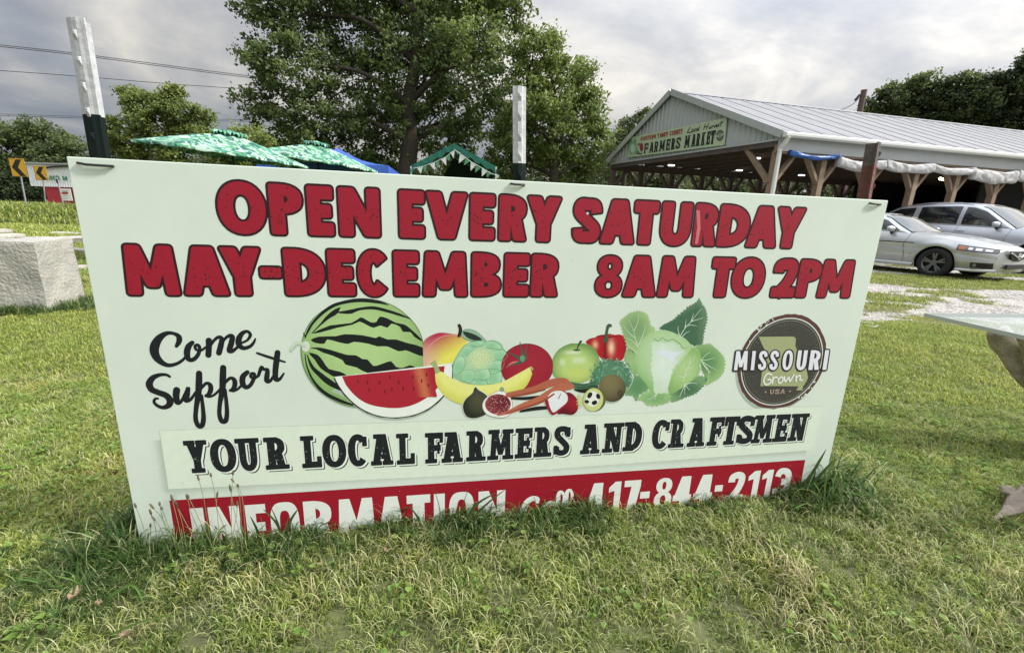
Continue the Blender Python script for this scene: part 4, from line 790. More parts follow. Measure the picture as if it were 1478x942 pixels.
# ------------------------------------------------------------------ market barn
Mroof = mat('metal_roof', (.27, .27, .275), .6, metal=.2, var=.14, vscale=1.2)
Msid = mat('metal_siding', (.46, .485, .50), .5, metal=.3, var=.06, vscale=4)
Mtrim = mat('metal_trim', (.42, .44, .44), .45, metal=.3, var=.05, vscale=4); Mgut = mat('white_gutter', (.62, .63, .62), .4)
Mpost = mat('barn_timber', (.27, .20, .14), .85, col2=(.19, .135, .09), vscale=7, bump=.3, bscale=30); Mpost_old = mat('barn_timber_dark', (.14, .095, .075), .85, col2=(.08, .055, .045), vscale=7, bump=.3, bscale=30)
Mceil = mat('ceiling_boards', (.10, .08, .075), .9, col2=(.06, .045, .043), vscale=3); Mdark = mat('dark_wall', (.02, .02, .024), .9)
ZE = 3.6; TH, SK = .2427, .1881; BL = 26.0; BWD = 7.9088; RISE = 2.0148; FR = .568
bc = Vector((7.5882, 13.5845, 0)); ba = Vector((math.cos(TH), math.sin(TH), 0)); bb_ = Vector((-math.sin(TH + SK), math.cos(TH + SK), 0)); Z = Vector((0, 0, 1))
barn = empty('market_barn', 'open sided timber barn with pale metal roof and market banner on its gable', 'barn', bc)
def bp_(a, b, z): return ba * a + bb_ * b + Z * z      # barn local
def on_wall(px, b=0.):     # distance along the barn for a picture column, on the line b across
    lo_, hi_ = 0., 40.
    for _ in range(40):
        m_ = (lo_ + hi_) / 2
        if proj(bc + bp_(m_, b, 2.4))[0] < px: lo_ = m_
        else: hi_ = m_
    return lo_
def roofz(b): return ZE + RISE * (b / (BWD * FR)) if b < BWD * FR else ZE + RISE * (BWD - b) / (BWD * (1 - FR))
# roof sheets
PWD = .915
def roof_mesh(b0, b1, nm):
    q = MB(); rib = [0, .02, .04, .06, .285, .30, .32, .335, .59, .605, .625, .64, .895, .915]; hz = [.0, .022, .022, 0, 0, .010, .010, 0, 0, .010, .010, 0, 0, 0]
    up = (bp_(0, b1, roofz(b1)) - bp_(0, b0, roofz(b0))).normalized().cross(ba); up = up if up.z > 0 else -up
    for sgn in (0, -.03): q.grid([[bp_(x, b, roofz(max(0, min(BWD, b))) + (0 if 0 <= b <= BWD else -.46 * max(-b, b - BWD))) + up * (h + sgn + .05) for x, h in zip(rib, hz)] for b in (b0, b1)])
    return q.mesh(nm, Mroof)
ov = .22
rmA = roof_mesh(-ov, BWD * FR, 'roof_panel'); rmB = roof_mesh(BWD * FR, BWD + ov, 'roof_panel')
for k in range(int(BL / PWD) + 1):
    for rm in (rmA, rmB): instobj('roof_panel', rm, barn, ba * (k * PWD - .12))
rc = MB(); 
for s_ in (-1, 1): rc.add([bp_(-.14, BWD * FR, ZE + RISE + .085), bp_(BL, BWD * FR, ZE + RISE + .085), bp_(BL, BWD * FR + s_ * .2, ZE + RISE - .012), bp_(-.14, BWD * FR + s_ * .2, ZE + RISE - .012)], [(0, 1, 2, 3)])
rc.build('ridge_cap', Mroof, barn)
for b0, b1 in ((-ov, BWD * FR), (BWD + ov, BWD * FR)):
    rk = MB(); z0 = roofz(0) - .46 * ov * (1) ; rk.beam(bp_(-.15, b0, ZE - .08 + .02), bp_(-.15, b1, ZE + RISE + .04), .05, .2); rk.build('rake_trim', Mtrim, barn)
# gable siding, sheet by sheet
gb0 = -.02
def siding(bA, bB, zl, name='siding_panel', a=0.0, zt=None):
    q = MB(); nb = int(round((bB - bA) / .2)); pts = []
    for i in range(nb):
        x0 = bA + i * .2; pts += [(x0, 0), (x0 + .15, 0), (x0 + .16, -.03), (x0 + .19, -.03)]
    pts.append((bB, 0)); q.grid([[bp_(a + d, min(b, BWD), (zl if r == 0 else (zt or roofz(max(0, min(BWD, b))) - .02))) for b, d in pts] for r in (0, 1)]); q.build(name, Msid, barn)
k = 0.
while k < BWD - .01: siding(k, min(k + 1.0, BWD), ZE - .16); k += 1.0
gbm = MB(); gbm.beam(bp_(.0, 0, ZE - .25), bp_(.0, BWD, ZE - .25), .09, .19); gbm.build('gable_beam', Mceil, barn)
gt = MB(); gt.beam(bp_(-.06, -.05, ZE - .17), bp_(-.06, BWD + .05, ZE - .17), .03, .06); gt.build('gable_trim', Mtrim, barn)
# eave: gutter, metal band, beam
gu = MB(); gu.prism([bp_(-.14, -ov - .13, ZE - .1), bp_(-.14, -ov - .13, ZE - .02), bp_(-.14, -ov - .11, ZE + .0), bp_(-.14, -ov, ZE + .0), bp_(-.14, -ov, ZE - .14), bp_(-.14, -ov - .08, ZE - .14)], (0, 0, 0), ba * BL); gu.build('gutter', Mgut, barn, bevel=.01)
ef = MB(); ef.beam(bp_(-.05, -.06, ZE - .29), bp_(BL, -.06, ZE - .29), .03, .36); ef.build('eave_band', Msid, barn)
ef2 = MB(); ef2.beam(bp_(-.05, -.0, ZE - .42), bp_(BL, -.0, ZE - .42), .1, .22); ef2.build('eave_beam', Mpost, barn)
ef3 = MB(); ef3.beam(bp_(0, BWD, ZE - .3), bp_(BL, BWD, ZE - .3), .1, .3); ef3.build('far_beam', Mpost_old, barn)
sf = MB(); sf.add([bp_(-.1, -ov, ZE - .02), bp_(BL, -ov, ZE - .02), bp_(BL, 0, ZE - .02), bp_(-.1, 0, ZE - .02)], [(0, 1, 2, 3)]); sf.build('soffit', Mtrim, barn)
def bpost(a, b, m_, w_=.2, br=.95, braces=(1, 1)):
    q = MB(); q.beam(bp_(a, b, 0), bp_(a, b, ZE - .45), w_, w_, up=ba); q.build('post', m_, barn, bevel=.008)
    for s_, on in zip((-1, 1), braces):
        if on: q = MB(); q.beam(bp_(a + s_ * .06, b, ZE - .45 - br), bp_(a + s_ * br * .8, b, ZE - .46), .1, .14, up=bb_); q.build('brace', m_, barn)
near_t = [0.1] + [on_wall(x) for x in (1184, 1252, 1319, 1378, 1436)]
dt = near_t[-1] - near_t[-2]; near_t += [near_t[-1] + dt * i for i in (1, 2, 3)]
for i, a in enumerate(near_t): bpost(a, .06, Mpost, .19, .85, (i > 0, 1))
q = MB(); q.beam(bp_(.05, .12, ZE - 1.35), bp_(.05, 1.05, ZE - .3), .12, .14, up=ba); q.build('brace', Mpost, barn)
for x in (874, 921.7, 966, 1009, 1050.5, 1091.6, 1131, 1171, 1209):
    a = 0.05 if x < 880 else on_wall(x, BWD)
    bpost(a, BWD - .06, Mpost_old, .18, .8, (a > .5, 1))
# downspout
q = MB(); q.tube([bp_(-.02, -.32, ZE - .12), bp_(-.02, -.22, ZE - .3), bp_(-.02, -.12, ZE - .42), bp_(-.02, -.12, .1)], .06, 8); q.build('downspout', Mgut, barn)
# ceiling joists and boards, lamps
for k in range(26):
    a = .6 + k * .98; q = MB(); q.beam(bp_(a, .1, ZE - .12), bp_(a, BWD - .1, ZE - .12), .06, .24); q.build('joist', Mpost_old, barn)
for k in range(24):
    b = .05 + k * (BWD - .1) / 24; q = MB(); q.beam(bp_(.05, b + .16, ZE + .02 + random.uniform(-.01, .01)), bp_(BL, b + .16, ZE + .02), .31, .02); q.build('ceiling_board', Mceil, barn)
Mled = mat('led_lamp', (.9, .9, .85), .4, emis=(1, .97, .9, 2.2)); Mbulb = mat('warm_bulb', (1, .8, .4), .4, emis=(1, .78, .42, 9))
for px, py in ((969, 238.8), (1092, 228.5), (1067, 246), (1157, 253), (1209, 238.5)):
    d = ray(px, py); o_ = CAM + d * ((ZE - .28 - CAMH) / d.z)
    q = MB(); q.box(o_ - bc, (.26, .10, .05)); q.build('ceiling_lamp', Mled, barn, bevel=.01)
# closed right hand end, far side walls; interior darkness put into their near-black colour
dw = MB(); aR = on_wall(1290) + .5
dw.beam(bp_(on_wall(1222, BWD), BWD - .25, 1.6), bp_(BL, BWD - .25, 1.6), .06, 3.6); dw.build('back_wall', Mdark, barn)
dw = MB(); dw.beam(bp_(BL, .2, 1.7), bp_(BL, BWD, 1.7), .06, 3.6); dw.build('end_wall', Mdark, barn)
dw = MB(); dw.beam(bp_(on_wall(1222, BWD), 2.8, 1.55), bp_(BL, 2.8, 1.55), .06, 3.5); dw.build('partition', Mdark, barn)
slb = MB(); slb.beam(bp_(-.3, BWD / 2, .02), bp_(BL, BWD / 2, .02), BWD + .4, .06); slb.build('floor_slab', mat('concrete_slab', (.24, .23, .21), .9, var=.15, vscale=2), barn)
# warm bulbs on a cord (things hung inside the barn)
bl = empty('string_lights', 'short row of warm glowing bulbs hanging in the dark right part of the barn', 'string lights')
for k in range(5):
    P = at(1357 + k * 3.8, 258 + (k % 2) * .6, 16.9); q = MB()
    for i_ in range(1): q.tube([P + Vector((0, 0, .05)), P + Vector((0, 0, .03)), P, P - Vector((0, 0, .03)), P - Vector((0, 0, .05))], [.015, .035, .045, .035, .012], 8)
    q.build('bulb', Mbulb, bl)
q = MB(); q.tube([at(1350, 255.5, 16.9), at(1357, 256.8, 16.9), at(1372, 257, 16.9), at(1380, 255.5, 16.9)], .008, 5); q.build('cord', Mzip, bl)
# rolled tarps under the eave
def tarp(pxa, pxb, r0, dz, m_, label, grp=None):
    r0 *= .86
    a0, a1 = on_wall(pxa), on_wall(pxb); n = max(16, int((a1 - a0) / .035)); rows = []; sd = random.uniform(0, 50)
    for i in range(n + 1):
        t_ = i / n; a = a0 + (a1 - a0) * t_; row = []; rr_ = r0 * (1 + .22 * mnoise.noise(Vector((a * 1.3, sd, 0)))); sag = .09 * math.sin(math.pi * t_) * (1 + .6 * mnoise.noise(Vector((a * .9, sd, 3.))))
        for k in range(22):
            th_ = 2 * math.pi * k / 22; c_, s_ = math.cos(th_), math.sin(th_); cre = abs(mnoise.noise(Vector((a * 3.4 + s_ * 1.4, s_ * 1.3 - a * 1.2, sd)))) * .6 + abs(mnoise.noise(Vector((a * 8, s_ * 2.2 + a * 3, sd + 7)))) * .12
            f_ = 1.08 - cre; row.append(bp_(a, -.12 + math.copysign(abs(c_) ** .7, c_) * .085 * (f_ * 1.6 - .4), ZE - .47 - r0 - dz - sag + math.copysign(abs(s_) ** .8, s_) * rr_ * (1 + (.18 if s_ < 0 else .02) * mnoise.noise(Vector((a * 3.1, sd, 9.))))))
        rows.append(row)
    q = MB(); q.grid(rows, closeu=True); q.f.append(tuple(range(22))); q.f.append(tuple(len(q.v) - 22 + i for i in range(22)))
    q.v = [tuple(Vector(v) + bc) for v in q.v]; o = q.build('rolled_tarp', m_, smooth=True); tag(o, label, 'tarp', 'rolled tarps under the barn eave'); return o
Mtarp = mat('white_tarp', (.42, .42, .43), .6, var=.12, vscale=3, bump=.3, bscale=9); Mbtarp = mat('blue_tarp', (.03, .12, .42), .45, var=.15, vscale=4, bump=.3, bscale=9)
tarp(1128, 1196, .08, -.03, Mbtarp, 'blue rolled tarp under the eave beside the white downspout')
tarp(1197.5, 1262, .17, .02, Mtarp, 'white rolled tarp under the eave next to the blue one')
tarp(1264, 1331, .17, .0, Mtarp, 'white rolled tarp under the eave just right of the rusty T-post')
tarp(1332, 1391, .13, .02, Mtarp, 'thin sagging white rolled tarp under the eave above the warm bulbs')
tarp(1389, 1451, .23, .02, Mtarp, 'thick crumpled white rolled tarp under the eave above the white SUV')
tarp(1452, 1520, .20, -.02, Mtarp, 'rightmost white rolled tarp under the eave at the edge of the photo')
# gable banner
GP = Plane(bc + Z * ZE - ba * .075, -bb_, Z)
banner = empty('market_banner', 'pale green farmers market banner with cabbage, tomato and emblem on the barn gable', 'banner', mw=GP.matrix())
gq = [GP.uv(*p) for p in ((909.6, 198.2), (1049.4, 169.8), (1045.8, 209.5), (906.3, 227.5))]
q = MB(); q.prism([(p[0], .012, p[1]) for p in gq], (0, 0, 0), (0, -.02, 0)); q.build('banner_sheet', mat('banner_sheet', K(176, 190, 160), .6, var=.05, vscale=2), banner)
pr = Print(GP, .04); pr_y0 = pr._y
pr._y = lambda layer: pr_y0(0) - layer * .0015
pr.k = 0
def even(txt, x0, x1, wmap={}):
    ws = [wmap.get(ch, .55 if ch == ' ' else (.45 if ch == 'I' else (1.35 if ch == 'M' else 1.0))) for ch in txt]; tot = sum(ws) + .12 * (len(txt) - 1); sc = (x1 - x0) / tot; x = x0; out = []
    for ch, w_ in zip(txt, ws):
        if ch != ' ': out.append((ch, x, x + w_ * sc))
        x += (w_ + .12) * sc
    return out
c8 = lambda x, y: (880 + x / 7.779, 160 + y / 7.779)
fm_ = line_layout(GP, even('FARMERS MARKET', c8(388, 0)[0], c8(1195, 0)[0]), [c8(388, 372), c8(1195, 218)], [c8(388, 480), c8(1195, 366)])
draw_line(pr, fm_[:7], dict(t=.185, s=.08, h=.165, col=K(30, 44, 44))); pr.build('market_lettering', banner, Mprint); pr = Print(GP, .04); pr_yc = pr._y; pr._y = lambda layer: pr_yc(0) - layer * .0015
draw_line(pr, fm_[7:], dict(t=.185, s=.08, h=.165, col=K(30, 44, 44)))
pr.build('market_lettering', banner, Mprint); pr = Print(GP, .04); pr_ya = pr._y; pr._y = lambda layer: pr_ya(0) - layer * .0015
draw_line(pr, line_layout(GP, even('EASTERN TANEY COUNTY', c8(353, 0)[0], c8(824, 0)[0]), [c8(353, 296), c8(824, 202)], [c8(353, 336), c8(824, 256)]), dict(t=.25, h=.19, col=K(150, 50, 50)))
pr.build('county_lettering', banner, Mprint); pr = Print(GP, .04); pr_yb = pr._y; pr._y = lambda layer: pr_yb(0) - layer * .0015; c = Crop(pr, 7.779, 880, 160); SB = K(28, 36, 38)
for rb in ([(905, 185), (888, 222), (875, 246), (925, 240)], [(935, 208), (922, 226), (935, 236), (950, 220), (938, 206)], [(972, 200), (955, 218), (962, 230), (978, 222)], [(992, 196), (978, 214), (985, 224), (996, 205), (996, 222)], [(1016, 172), (1006, 200), (1004, 222)],
           [(1078, 150), (1066, 185), (1056, 214)], [(1116, 140), (1102, 175), (1092, 205)], [(1066, 185), (1104, 174)], [(1130, 176), (1118, 194), (1130, 200), (1138, 180), (1138, 198)], [(1152, 172), (1150, 194)], [(1152, 180), (1168, 168)], [(1174, 168), (1180, 190), (1194, 160)], [(1200, 176), (1214, 164), (1204, 156), (1198, 178), (1212, 182)], [(1236, 150), (1222, 160), (1234, 172), (1222, 178)], [(1262, 120), (1248, 160), (1254, 172)], [(1240, 140), (1276, 128)]): c.rib([(*p, 7.5) for p in rb], SB, 3, 3)
pr.build('harvest_lettering', banner, Mprint); pr = Print(GP, .04); pr_y1 = pr._y; pr._y = lambda layer: pr_y1(0) - layer * .0015; c = Crop(pr, 7.779, 880, 160)
c.fan([(225, 340), (240, 310), (258, 350), (290, 320), (305, 370), (318, 440), (320, 485), (270, 480), (235, 490), (215, 430)], radial(262, 420, 60, 90, K(150, 186, 158), K(92, 134, 104), 2), 2, 3); c.ell(262, 425, 24, 46, K(178, 202, 180), 4)
c.ell(360, 408, 20, 48, K(140, 44, 48), 4); c.ell(330, 378, 10, 18, K(150, 50, 44), 3); c.rib([(318, 480, 10), (345, 484, 10), (366, 478, 8)], K(60, 60, 50), 3); c.ell(325, 470, 12, 18, K(70, 100, 66), 3)
c.ell(1241, 278, 42, 62, K(56, 60, 56), 2, 8); c.ell(1241, 278, 33, 50, K(112, 118, 106), 3, 8); c.rib([(1202, 288, 20), (1240, 280, 24), (1280, 268, 20)], K(170, 180, 164), 5, 2); c.rib([(1216, 284, 5), (1266, 274, 5)], K(60, 62, 58), 6, 0)
pr.build('banner_picture', banner, Mprint)

# ------------------------------------------------------------------ cars
def ip(x, xs_, ys_): return float(np.interp(x, xs_, ys_))
Mglass = mat('dark_window_glass', (.012, .014, .016), .06, spec=.8, coat=.5); Mwsh = mat('windshield_glass', (.05, .06, .052), .05, spec=1., coat=1.)
Mtyre = mat('tyre_rubber', (.016, .016, .017), .85, bump=.1, bscale=60); Mrimd = mat('dark_alloy', (.15, .15, .16), .35, metal=.6); Mrims = mat('silver_alloy', (.45, .45, .46), .3, metal=.8)
Mchr = mat('chrome', (.7, .7, .72), .12, metal=1); Mblk = mat('black_trim', (.01, .01, .011), .5); Mhl = mat('headlamp_glass', (.10, .10, .105), .08, spec=.9, coat=1); Mrefl = mat('lamp_reflector', (.75, .76, .76), .12, metal=.6); Mamb = mat('amber_lens', (.50, .16, .03), .15, coat=1)
def make_car(S, label, paint, P, yawdeg, scale=1.0):
    root = empty(S['name'], label, S['cat'], P, R(yawdeg)); root.scale = (scale,) * 3
    f = lambda key, x: ip(x, *S[key])
    rw = S['rw']; axr = S['rear']; arch = rw + S['gap']; xs0, xs1 = S['x0'], S['x1']
    def side(x, z, sgn):       # outer skin of the lower body
        zb, hw, zs = f('zb', x), f('hw', x), f('zs', x); v = (z - zs) / max(.01, zb - zs)
        y = hw * (1 - .07 * max(0, .35 - v) ** 1.2 / .35 ** 1.2 - .10 * max(0, v - .72) ** 1.6 / .28 ** 1.6) - .012 * math.exp(-((v - .60) / .05) ** 2)
        for ax in (0, axr): y += .018 * math.exp(-((math.hypot(x - ax, z - rw) - arch - .05) / .05) ** 2) * (1 if z > rw * .6 else .5)
        return Vector((x, sgn * y, z))
    X = sorted(set([round(xs0 + i * .05, 3) for i in range(int((xs1 - xs0) / .05) + 1)] + [xs1] + S['extra']))
    body = MB(); NV = 20
    for sgn in (-1, 1):
        idx = {}
        for i, x in enumerate(X):
            for j in range(NV + 1):
                z = f('zs', x) + (f('zb', x) - f('zs', x)) * j / NV; xx, zz = x, z
                for ax in (0, axr):
                    d = math.hypot(x - ax, z - rw)
                    if d < arch and z - rw > -rw: pass
                idx[i, j] = [x, z, True]
        for (i, j), q_ in idx.items():
            for ax in (0, axr):
                dx_, dz_ = q_[0] - ax, q_[1] - rw; d = math.hypot(dx_, dz_)
                if d < arch:
                    if d > arch - .055 and d > 1e-4: q_[0], q_[1] = ax + dx_ / d * arch, rw + dz_ / d * arch
                    else: q_[2] = False
        k = {}
        for key, q_ in idx.items():
            if q_[2]: k[key] = len(body.v); body.v.append(tuple(side(q_[0], q_[1], sgn)))
        for i in range(len(X) - 1):
            for j in range(NV):
                c4 = [(i, j), (i + 1, j), (i + 1, j + 1), (i, j + 1)]
                if all(c_ in k for c_ in c4): body.f.append(tuple(k[c_] for c_ in c4))
    # hood, deck and the shoulder between the sides
    rows = []
    for x in X:
        zb = f('zb', x); cr = f('cr', x); yb = side(x, zb, 1).y; rows.append([Vector((x, yb * s_, zb + cr * (1 - abs(s_) ** 2.6) + (.012 if abs(abs(s_) - .62) < .02 and x > -.7 else 0))) for s_ in (-1, -.93, -.82, -.62, -.4, -.2, 0, .2, .4, .62, .82, .93, 1)])
    body.grid(rows)
    for x in (xs0, xs1):     # end caps
        rows = []
        for j in range(9):
            v = j / 8; z = f('zs', x) + (f('zb', x) - f('zs', x)) * v; y = side(x, z, 1).y; sg = 1 if x > 0 else -1; rows.append([Vector((x + sg * .07 * (1 - s_ * s_) * math.sin(math.pi * (.15 + .75 * v)), y * s_, z + (f('cr', x) * (1 - abs(s_) ** 2.6) if j == 8 else 0))) for s_ in (-1, -.75, -.5, -.25, 0, .25, .5, .75, 1)])
        body.grid(rows)
    # wheel wells
    well = MB()
    for ax in (0, axr):
        for sgn in (-1, 1):
            r_ = []
            for i in range(19):
                a_ = math.pi * (-.12 + 1.24 * i / 18); r_.append([Vector((ax + arch * .995 * math.cos(a_), sgn * y_, rw + arch * .995 * math.sin(a_))) for y_ in (f('hw', ax) * .97, f('hw', ax) * .62)])
            well.grid(r_); k = len(well.v); well.v += [tuple(q_[1]) for q_ in r_]; well.f.append(tuple(range(k, k + len(r_))))
    well.build('wheel_well', Mblk, root)
    ub = MB(); ub.box(((xs0 + xs1) / 2, 0, f('zs', -1) + .03), (xs1 - xs0 - .5, S['W'] * 1.5, .05)); ub.build('underbody', Mblk, root)
    body.build('body', paint, root, smooth=True)
    # greenhouse
    def roofp(x, s_):   # s_ -1..1 across; sides drop to the belt beyond |1|
        zr = f('zr', x); yt = f('yt', x); return Vector((x, yt * s_, zr - .055 * abs(s_) ** 2.5 * min(1, (zr - .9) * 4)))
    def cab(x, u, sgn, off=0.):  # u 0 belt .. 1 roof edge
        a = side(x, f('zb', x), sgn) + Vector((0, -sgn * .03, -.03)); b = roofp(x, sgn); p = a.lerp(b, u); p.y += sgn * (.035 * math.sin(math.pi * u) + off); p.z += off * .3; return p
    GX = [S['g0'] + (S['g1'] - S['g0']) * i / 60 for i in range(61)]
    gh = MB(); rows = []
    for x in GX: rows.append([cab(x, u, -1) for u in (0, .25, .5, .75, .93)] + [roofp(x, s_) for s_ in (-.97, -.8, -.4, 0, .4, .8, .97)] + [cab(x, u, 1) for u in (.93, .75, .5, .25, 0)])
    gh.grid(rows); gh.build('cabin', paint, root, smooth=True)
    for sgn in (-1, 1):
        for (xa, xb) in S['win']:
            q = MB(); rows = []; n = 26
            for i in range(n + 1):
                x = xa + (xb - xa) * i / n; zb_, zt_ = cab(x, 0, sgn).z + .07, min(f('zr', x), S['wtop']) - .10; a0 = cab(x, 0, sgn); a1 = cab(x, 1, sgn); hh = a1.z - a0.z
                u0 = (zb_ - a0.z) / hh if hh > .02 else 0; u1 = (zt_ - a0.z) / hh if hh > .02 else 0; u1 = max(u0, min(.9, u1)); rows.append([cab(x, u0 + (u1 - u0) * j / 5, sgn, .006) for j in range(6)])
            q.grid(rows); q.build('side_window', Mglass, root, smooth=True)
    q = MB(); xa, xb = S['ws']; rows = [[roofp(x, s_ * .90) + Vector((.012, 0, .012)) for s_ in (-1, -.75, -.5, -.25, 0, .25, .5, .75, 1)] for x in [xa + (xb - xa) * i / 10 for i in range(11)]]; q.grid(rows); q.build('windshield', Mwsh, root, smooth=True)
    q = MB(); q.grid([[roofp(xa + dx_, s_ * .92) + Vector((.016, 0, .006)) for s_ in (-1, -.5, 0, .5, 1)] for dx_ in (.06, -.02)]); q.build('wiper_cowl', Mblk, root)
    # seams and trim, laid on the skin
    def strip(pts, wd, nm, m_, off=.004, sgn=-1):
        q = MB(); 
        for a, b in zip(pts[:-1], pts[1:]):
            pa, pb = side(a[0], a[1], sgn), side(b[0], b[1], sgn); o_ = Vector((0, sgn * off, 0)); d = (pb - pa).normalized(); nn = Vector((-d.z, 0, d.x)) * wd / 2; q.add([pa + nn + o_, pb + nn + o_, pb - nn + o_, pa - nn + o_], [(0, 1, 2, 3)])
        q.build(nm, m_, root)
    for sgn in (-1, 1):
        zb_ = lambda x: f('zb', x)
        for xd in S['doors']: strip([(xd + .03 * math.sin(i), f('zs', xd) + .1 + (zb_(xd) - f('zs', xd) - .11) * i / 8) for i in range(9)], .008, 'door_seam', Mblk, .003, sgn)
        strip([(S['mold'][0] + (S['mold'][1] - S['mold'][0]) * i / 14, S['mold'][2]) for i in range(15)], .018, 'side_molding', Mblk, .006, sgn)
        mr = MB(); mp_ = cab(S['mir'][0], .02, sgn) + Vector((0, sgn * .10, S['mir'][1])); rows = []
        for i in range(9):
            t_ = i / 8; r_ = math.sin(math.pi * (.08 + .84 * t_)) ** .3 * (1.1 - .25 * t_); rows.append([mp_ + Vector((.055 * r_ * math.copysign(abs(math.cos(a_)) ** .7, math.cos(a_)), sgn * (-.09 + .24 * t_), .07 * r_ * math.copysign(abs(math.sin(a_)) ** .6, math.sin(a_)) + .02 * t_)) for a_ in [2 * math.pi * k / 10 for k in range(10)]])
        mr.grid(rows, closeu=True); mr.f.append(tuple(range(10))); mr.f.append(tuple(80 + i for i in range(10))); mr.build('mirror', paint, root, smooth=True)
        q = MB(); q.beam(mp_ + Vector((0, -sgn * .12, -.10)), mp_ + Vector((0, -sgn * .02, -.06)), .05, .06); q.build('mirror_arm', Mblk, root)
        # head lamp
        def patch(x0, x1, z0f, z1f, nm, m_, off=.010, n=12):
            q = MB(); q.grid([[side(x, z0f(x) + (z1f(x) - z0f(x)) * j / 4, sgn) + Vector((off * .8, sgn * off, 0)) for j in range(5)] for x in [x0 + (x1 - x0) * i / n for i in range(n + 1)]]); q.build(nm, m_, root, smooth=True)
        h0, h1, hz0, hz1 = S['lamp']; patch(h0, h1, lambda x: hz0(x), lambda x: hz1(x), 'headlight', Mhl); patch(h0 + .01, h0 + (h1 - h0) * .22, lambda x: hz0(x) + .012, lambda x: hz1(x) - .012, 'indicator', Mamb, .014, 4)
        for fa, fb in ((.30, .42), (.50, .66), (.74, .9)): patch(h0 + (h1 - h0) * fa, h0 + (h1 - h0) * fb, lambda x: hz0(x) + .02, lambda x: hz1(x) - .018, 'reflector', Mrefl, .0145, 4)
        for xh in S['doors'][:2]: q = MB(); p = side(xh - .95, f('zb', xh - .95) - .11, sgn) + Vector((0, sgn * .03, 0)); q.tube([p + Vector((-.09, -sgn * .03, 0)), p + Vector((-.07, 0, 0)), p + Vector((.07, 0, 0)), p + Vector((.09, -sgn * .03, 0))], .013, 6); q.build('door_handle', paint, root)
        patch(h0 - .012, h1 + .008, lambda x: hz0(x) - .010, lambda x: hz1(x) + .010, 'headlight_seal', Mblk, .006)
        patch(*S['fog'], lambda x: S['fz'][0], lambda x: S['fz'][1], 'lower_intake', Mblk, .008, 6)
        q = MB(); p = side(S['fog'][0] + .06, sum(S['fz']) / 2, sgn); q.tube([p + Vector((0, sgn * .01, 0)), p + Vector((.012, sgn * .022, 0))], .035, 12); q.build('fog_lamp', Mhl, root)
        q = MB(); rows = [[side(x, f('zs', x) + dz, sgn) + Vector((.02 * (x > .6), sgn * o_, 0)) for dz, o_ in ((0, .035), (.03, .04), (.055, .0))] for x in [arch + .02 + (xs1 - arch - .02) * i / 12 for i in range(13)]]; q.grid(rows); q.build('bumper_lip', paint, root, smooth=True)
        q = MB(); rows = [[side(x, f('zs', x) + dz, sgn) + Vector((0, sgn * o_, 0)) for dz, o_ in ((0, .03), (.04, .045), (.08, .0))] for x in [axr + arch + .02 + (-arch * 2 - axr - .04) * i / 12 for i in range(13)]]; q.grid(rows); q.build('sill_skirt', paint, root, smooth=True)
    # grille with surround and badge
    gz0, gz1, gy = S['grille']; xg = xs1 + .055
    q = MB(); q.prism([(xg, -gy, gz1), (xg, gy, gz1), (xg, gy * .78, gz0 + .05), (xg, gy * .2, gz0), (xg, -gy * .2, gz0), (xg, -gy * .78, gz0 + .05)], (0, 0, 0), (.03, 0, 0)); q.build('grille', Mblk, root, bevel=.01)
    for sgn in (-1, 1):
        q = MB(); q.beam((xg + .035, sgn * gy * .98, gz1 - .035), (xg + .045, sgn * .05, gz0 + .075), .03, .035); q.build('grille_bar', Mchr, root, bevel=.006)
    q = MB(); q.tube([(xg + .045, .055 * math.cos(a_), (gz0 + gz1) / 2 + .065 * math.sin(a_)) for a_ in [i * 6.2832 / 14 for i in range(15)]], .007, 6); 
    if S['name'] == 'parked_sedan':
        for sg in (-1, 1): q.tube([(xg + .045, sg * .022, (gz0 + gz1) / 2 + .058), (xg + .045, sg * .028, (gz0 + gz1) / 2), (xg + .045, sg * .042, (gz0 + gz1) / 2 - .05)], .007, 6)
    q.tube([(xg + .045, -.03, (gz0 + gz1) / 2 - .005), (xg + .045, .03, (gz0 + gz1) / 2 - .005)], .006, 6); q.build('badge', Mchr, root)
    q = MB(); q.box((xg + .02, 0, f('zs', xs1) + .12), (.03, .7, .10)); q.build('bumper_intake', Mblk, root, bevel=.01)
    # wheels
    def wheel():
        a = MB(); prof = [(.62, -.10), (.97, -.11), (1.0, -.08), (1.0, .08), (.97, .11), (.74, .12), (.68, .105), (.66, .07)]
        a.grid([[Vector((rw * r_ * math.cos(t_), y_, rw * r_ * math.sin(t_))) for r_, y_ in prof] for t_ in [2 * math.pi * i / 36 for i in range(37)]]); tm = a.mesh('tyre', Mtyre, True)
        b = MB(); b.grid([[Vector((rw * r_ * math.cos(t_), y_, rw * r_ * math.sin(t_))) for r_, y_ in ((.70, .10), (.68, .115), (.62, .09), (.60, .0))] for t_ in [2 * math.pi * i / 36 for i in range(37)]])
        for i in range(S['spk']):
            t_ = 2 * math.pi * i / S['spk'] + .3
            for dt_ in (-.16, .16): b.beam((rw * .12 * math.cos(t_), .085, rw * .12 * math.sin(t_)), (rw * .66 * math.cos(t_ + dt_), .10, rw * .66 * math.sin(t_ + dt_)), .035, .03, up=Vector((0, 1, 0)))
        b.tube([(0, .06, 0), (0, .105, 0)], rw * .18, 14); rm = b.mesh('rim', S['rim'])
        d = MB(); d.tube([(0, .0, 0), (0, .02, 0)], rw * .6, 24); dm = d.mesh('brake_disc', Mblk)
        return tm, rm, dm
    tm, rm, dm = wheel()
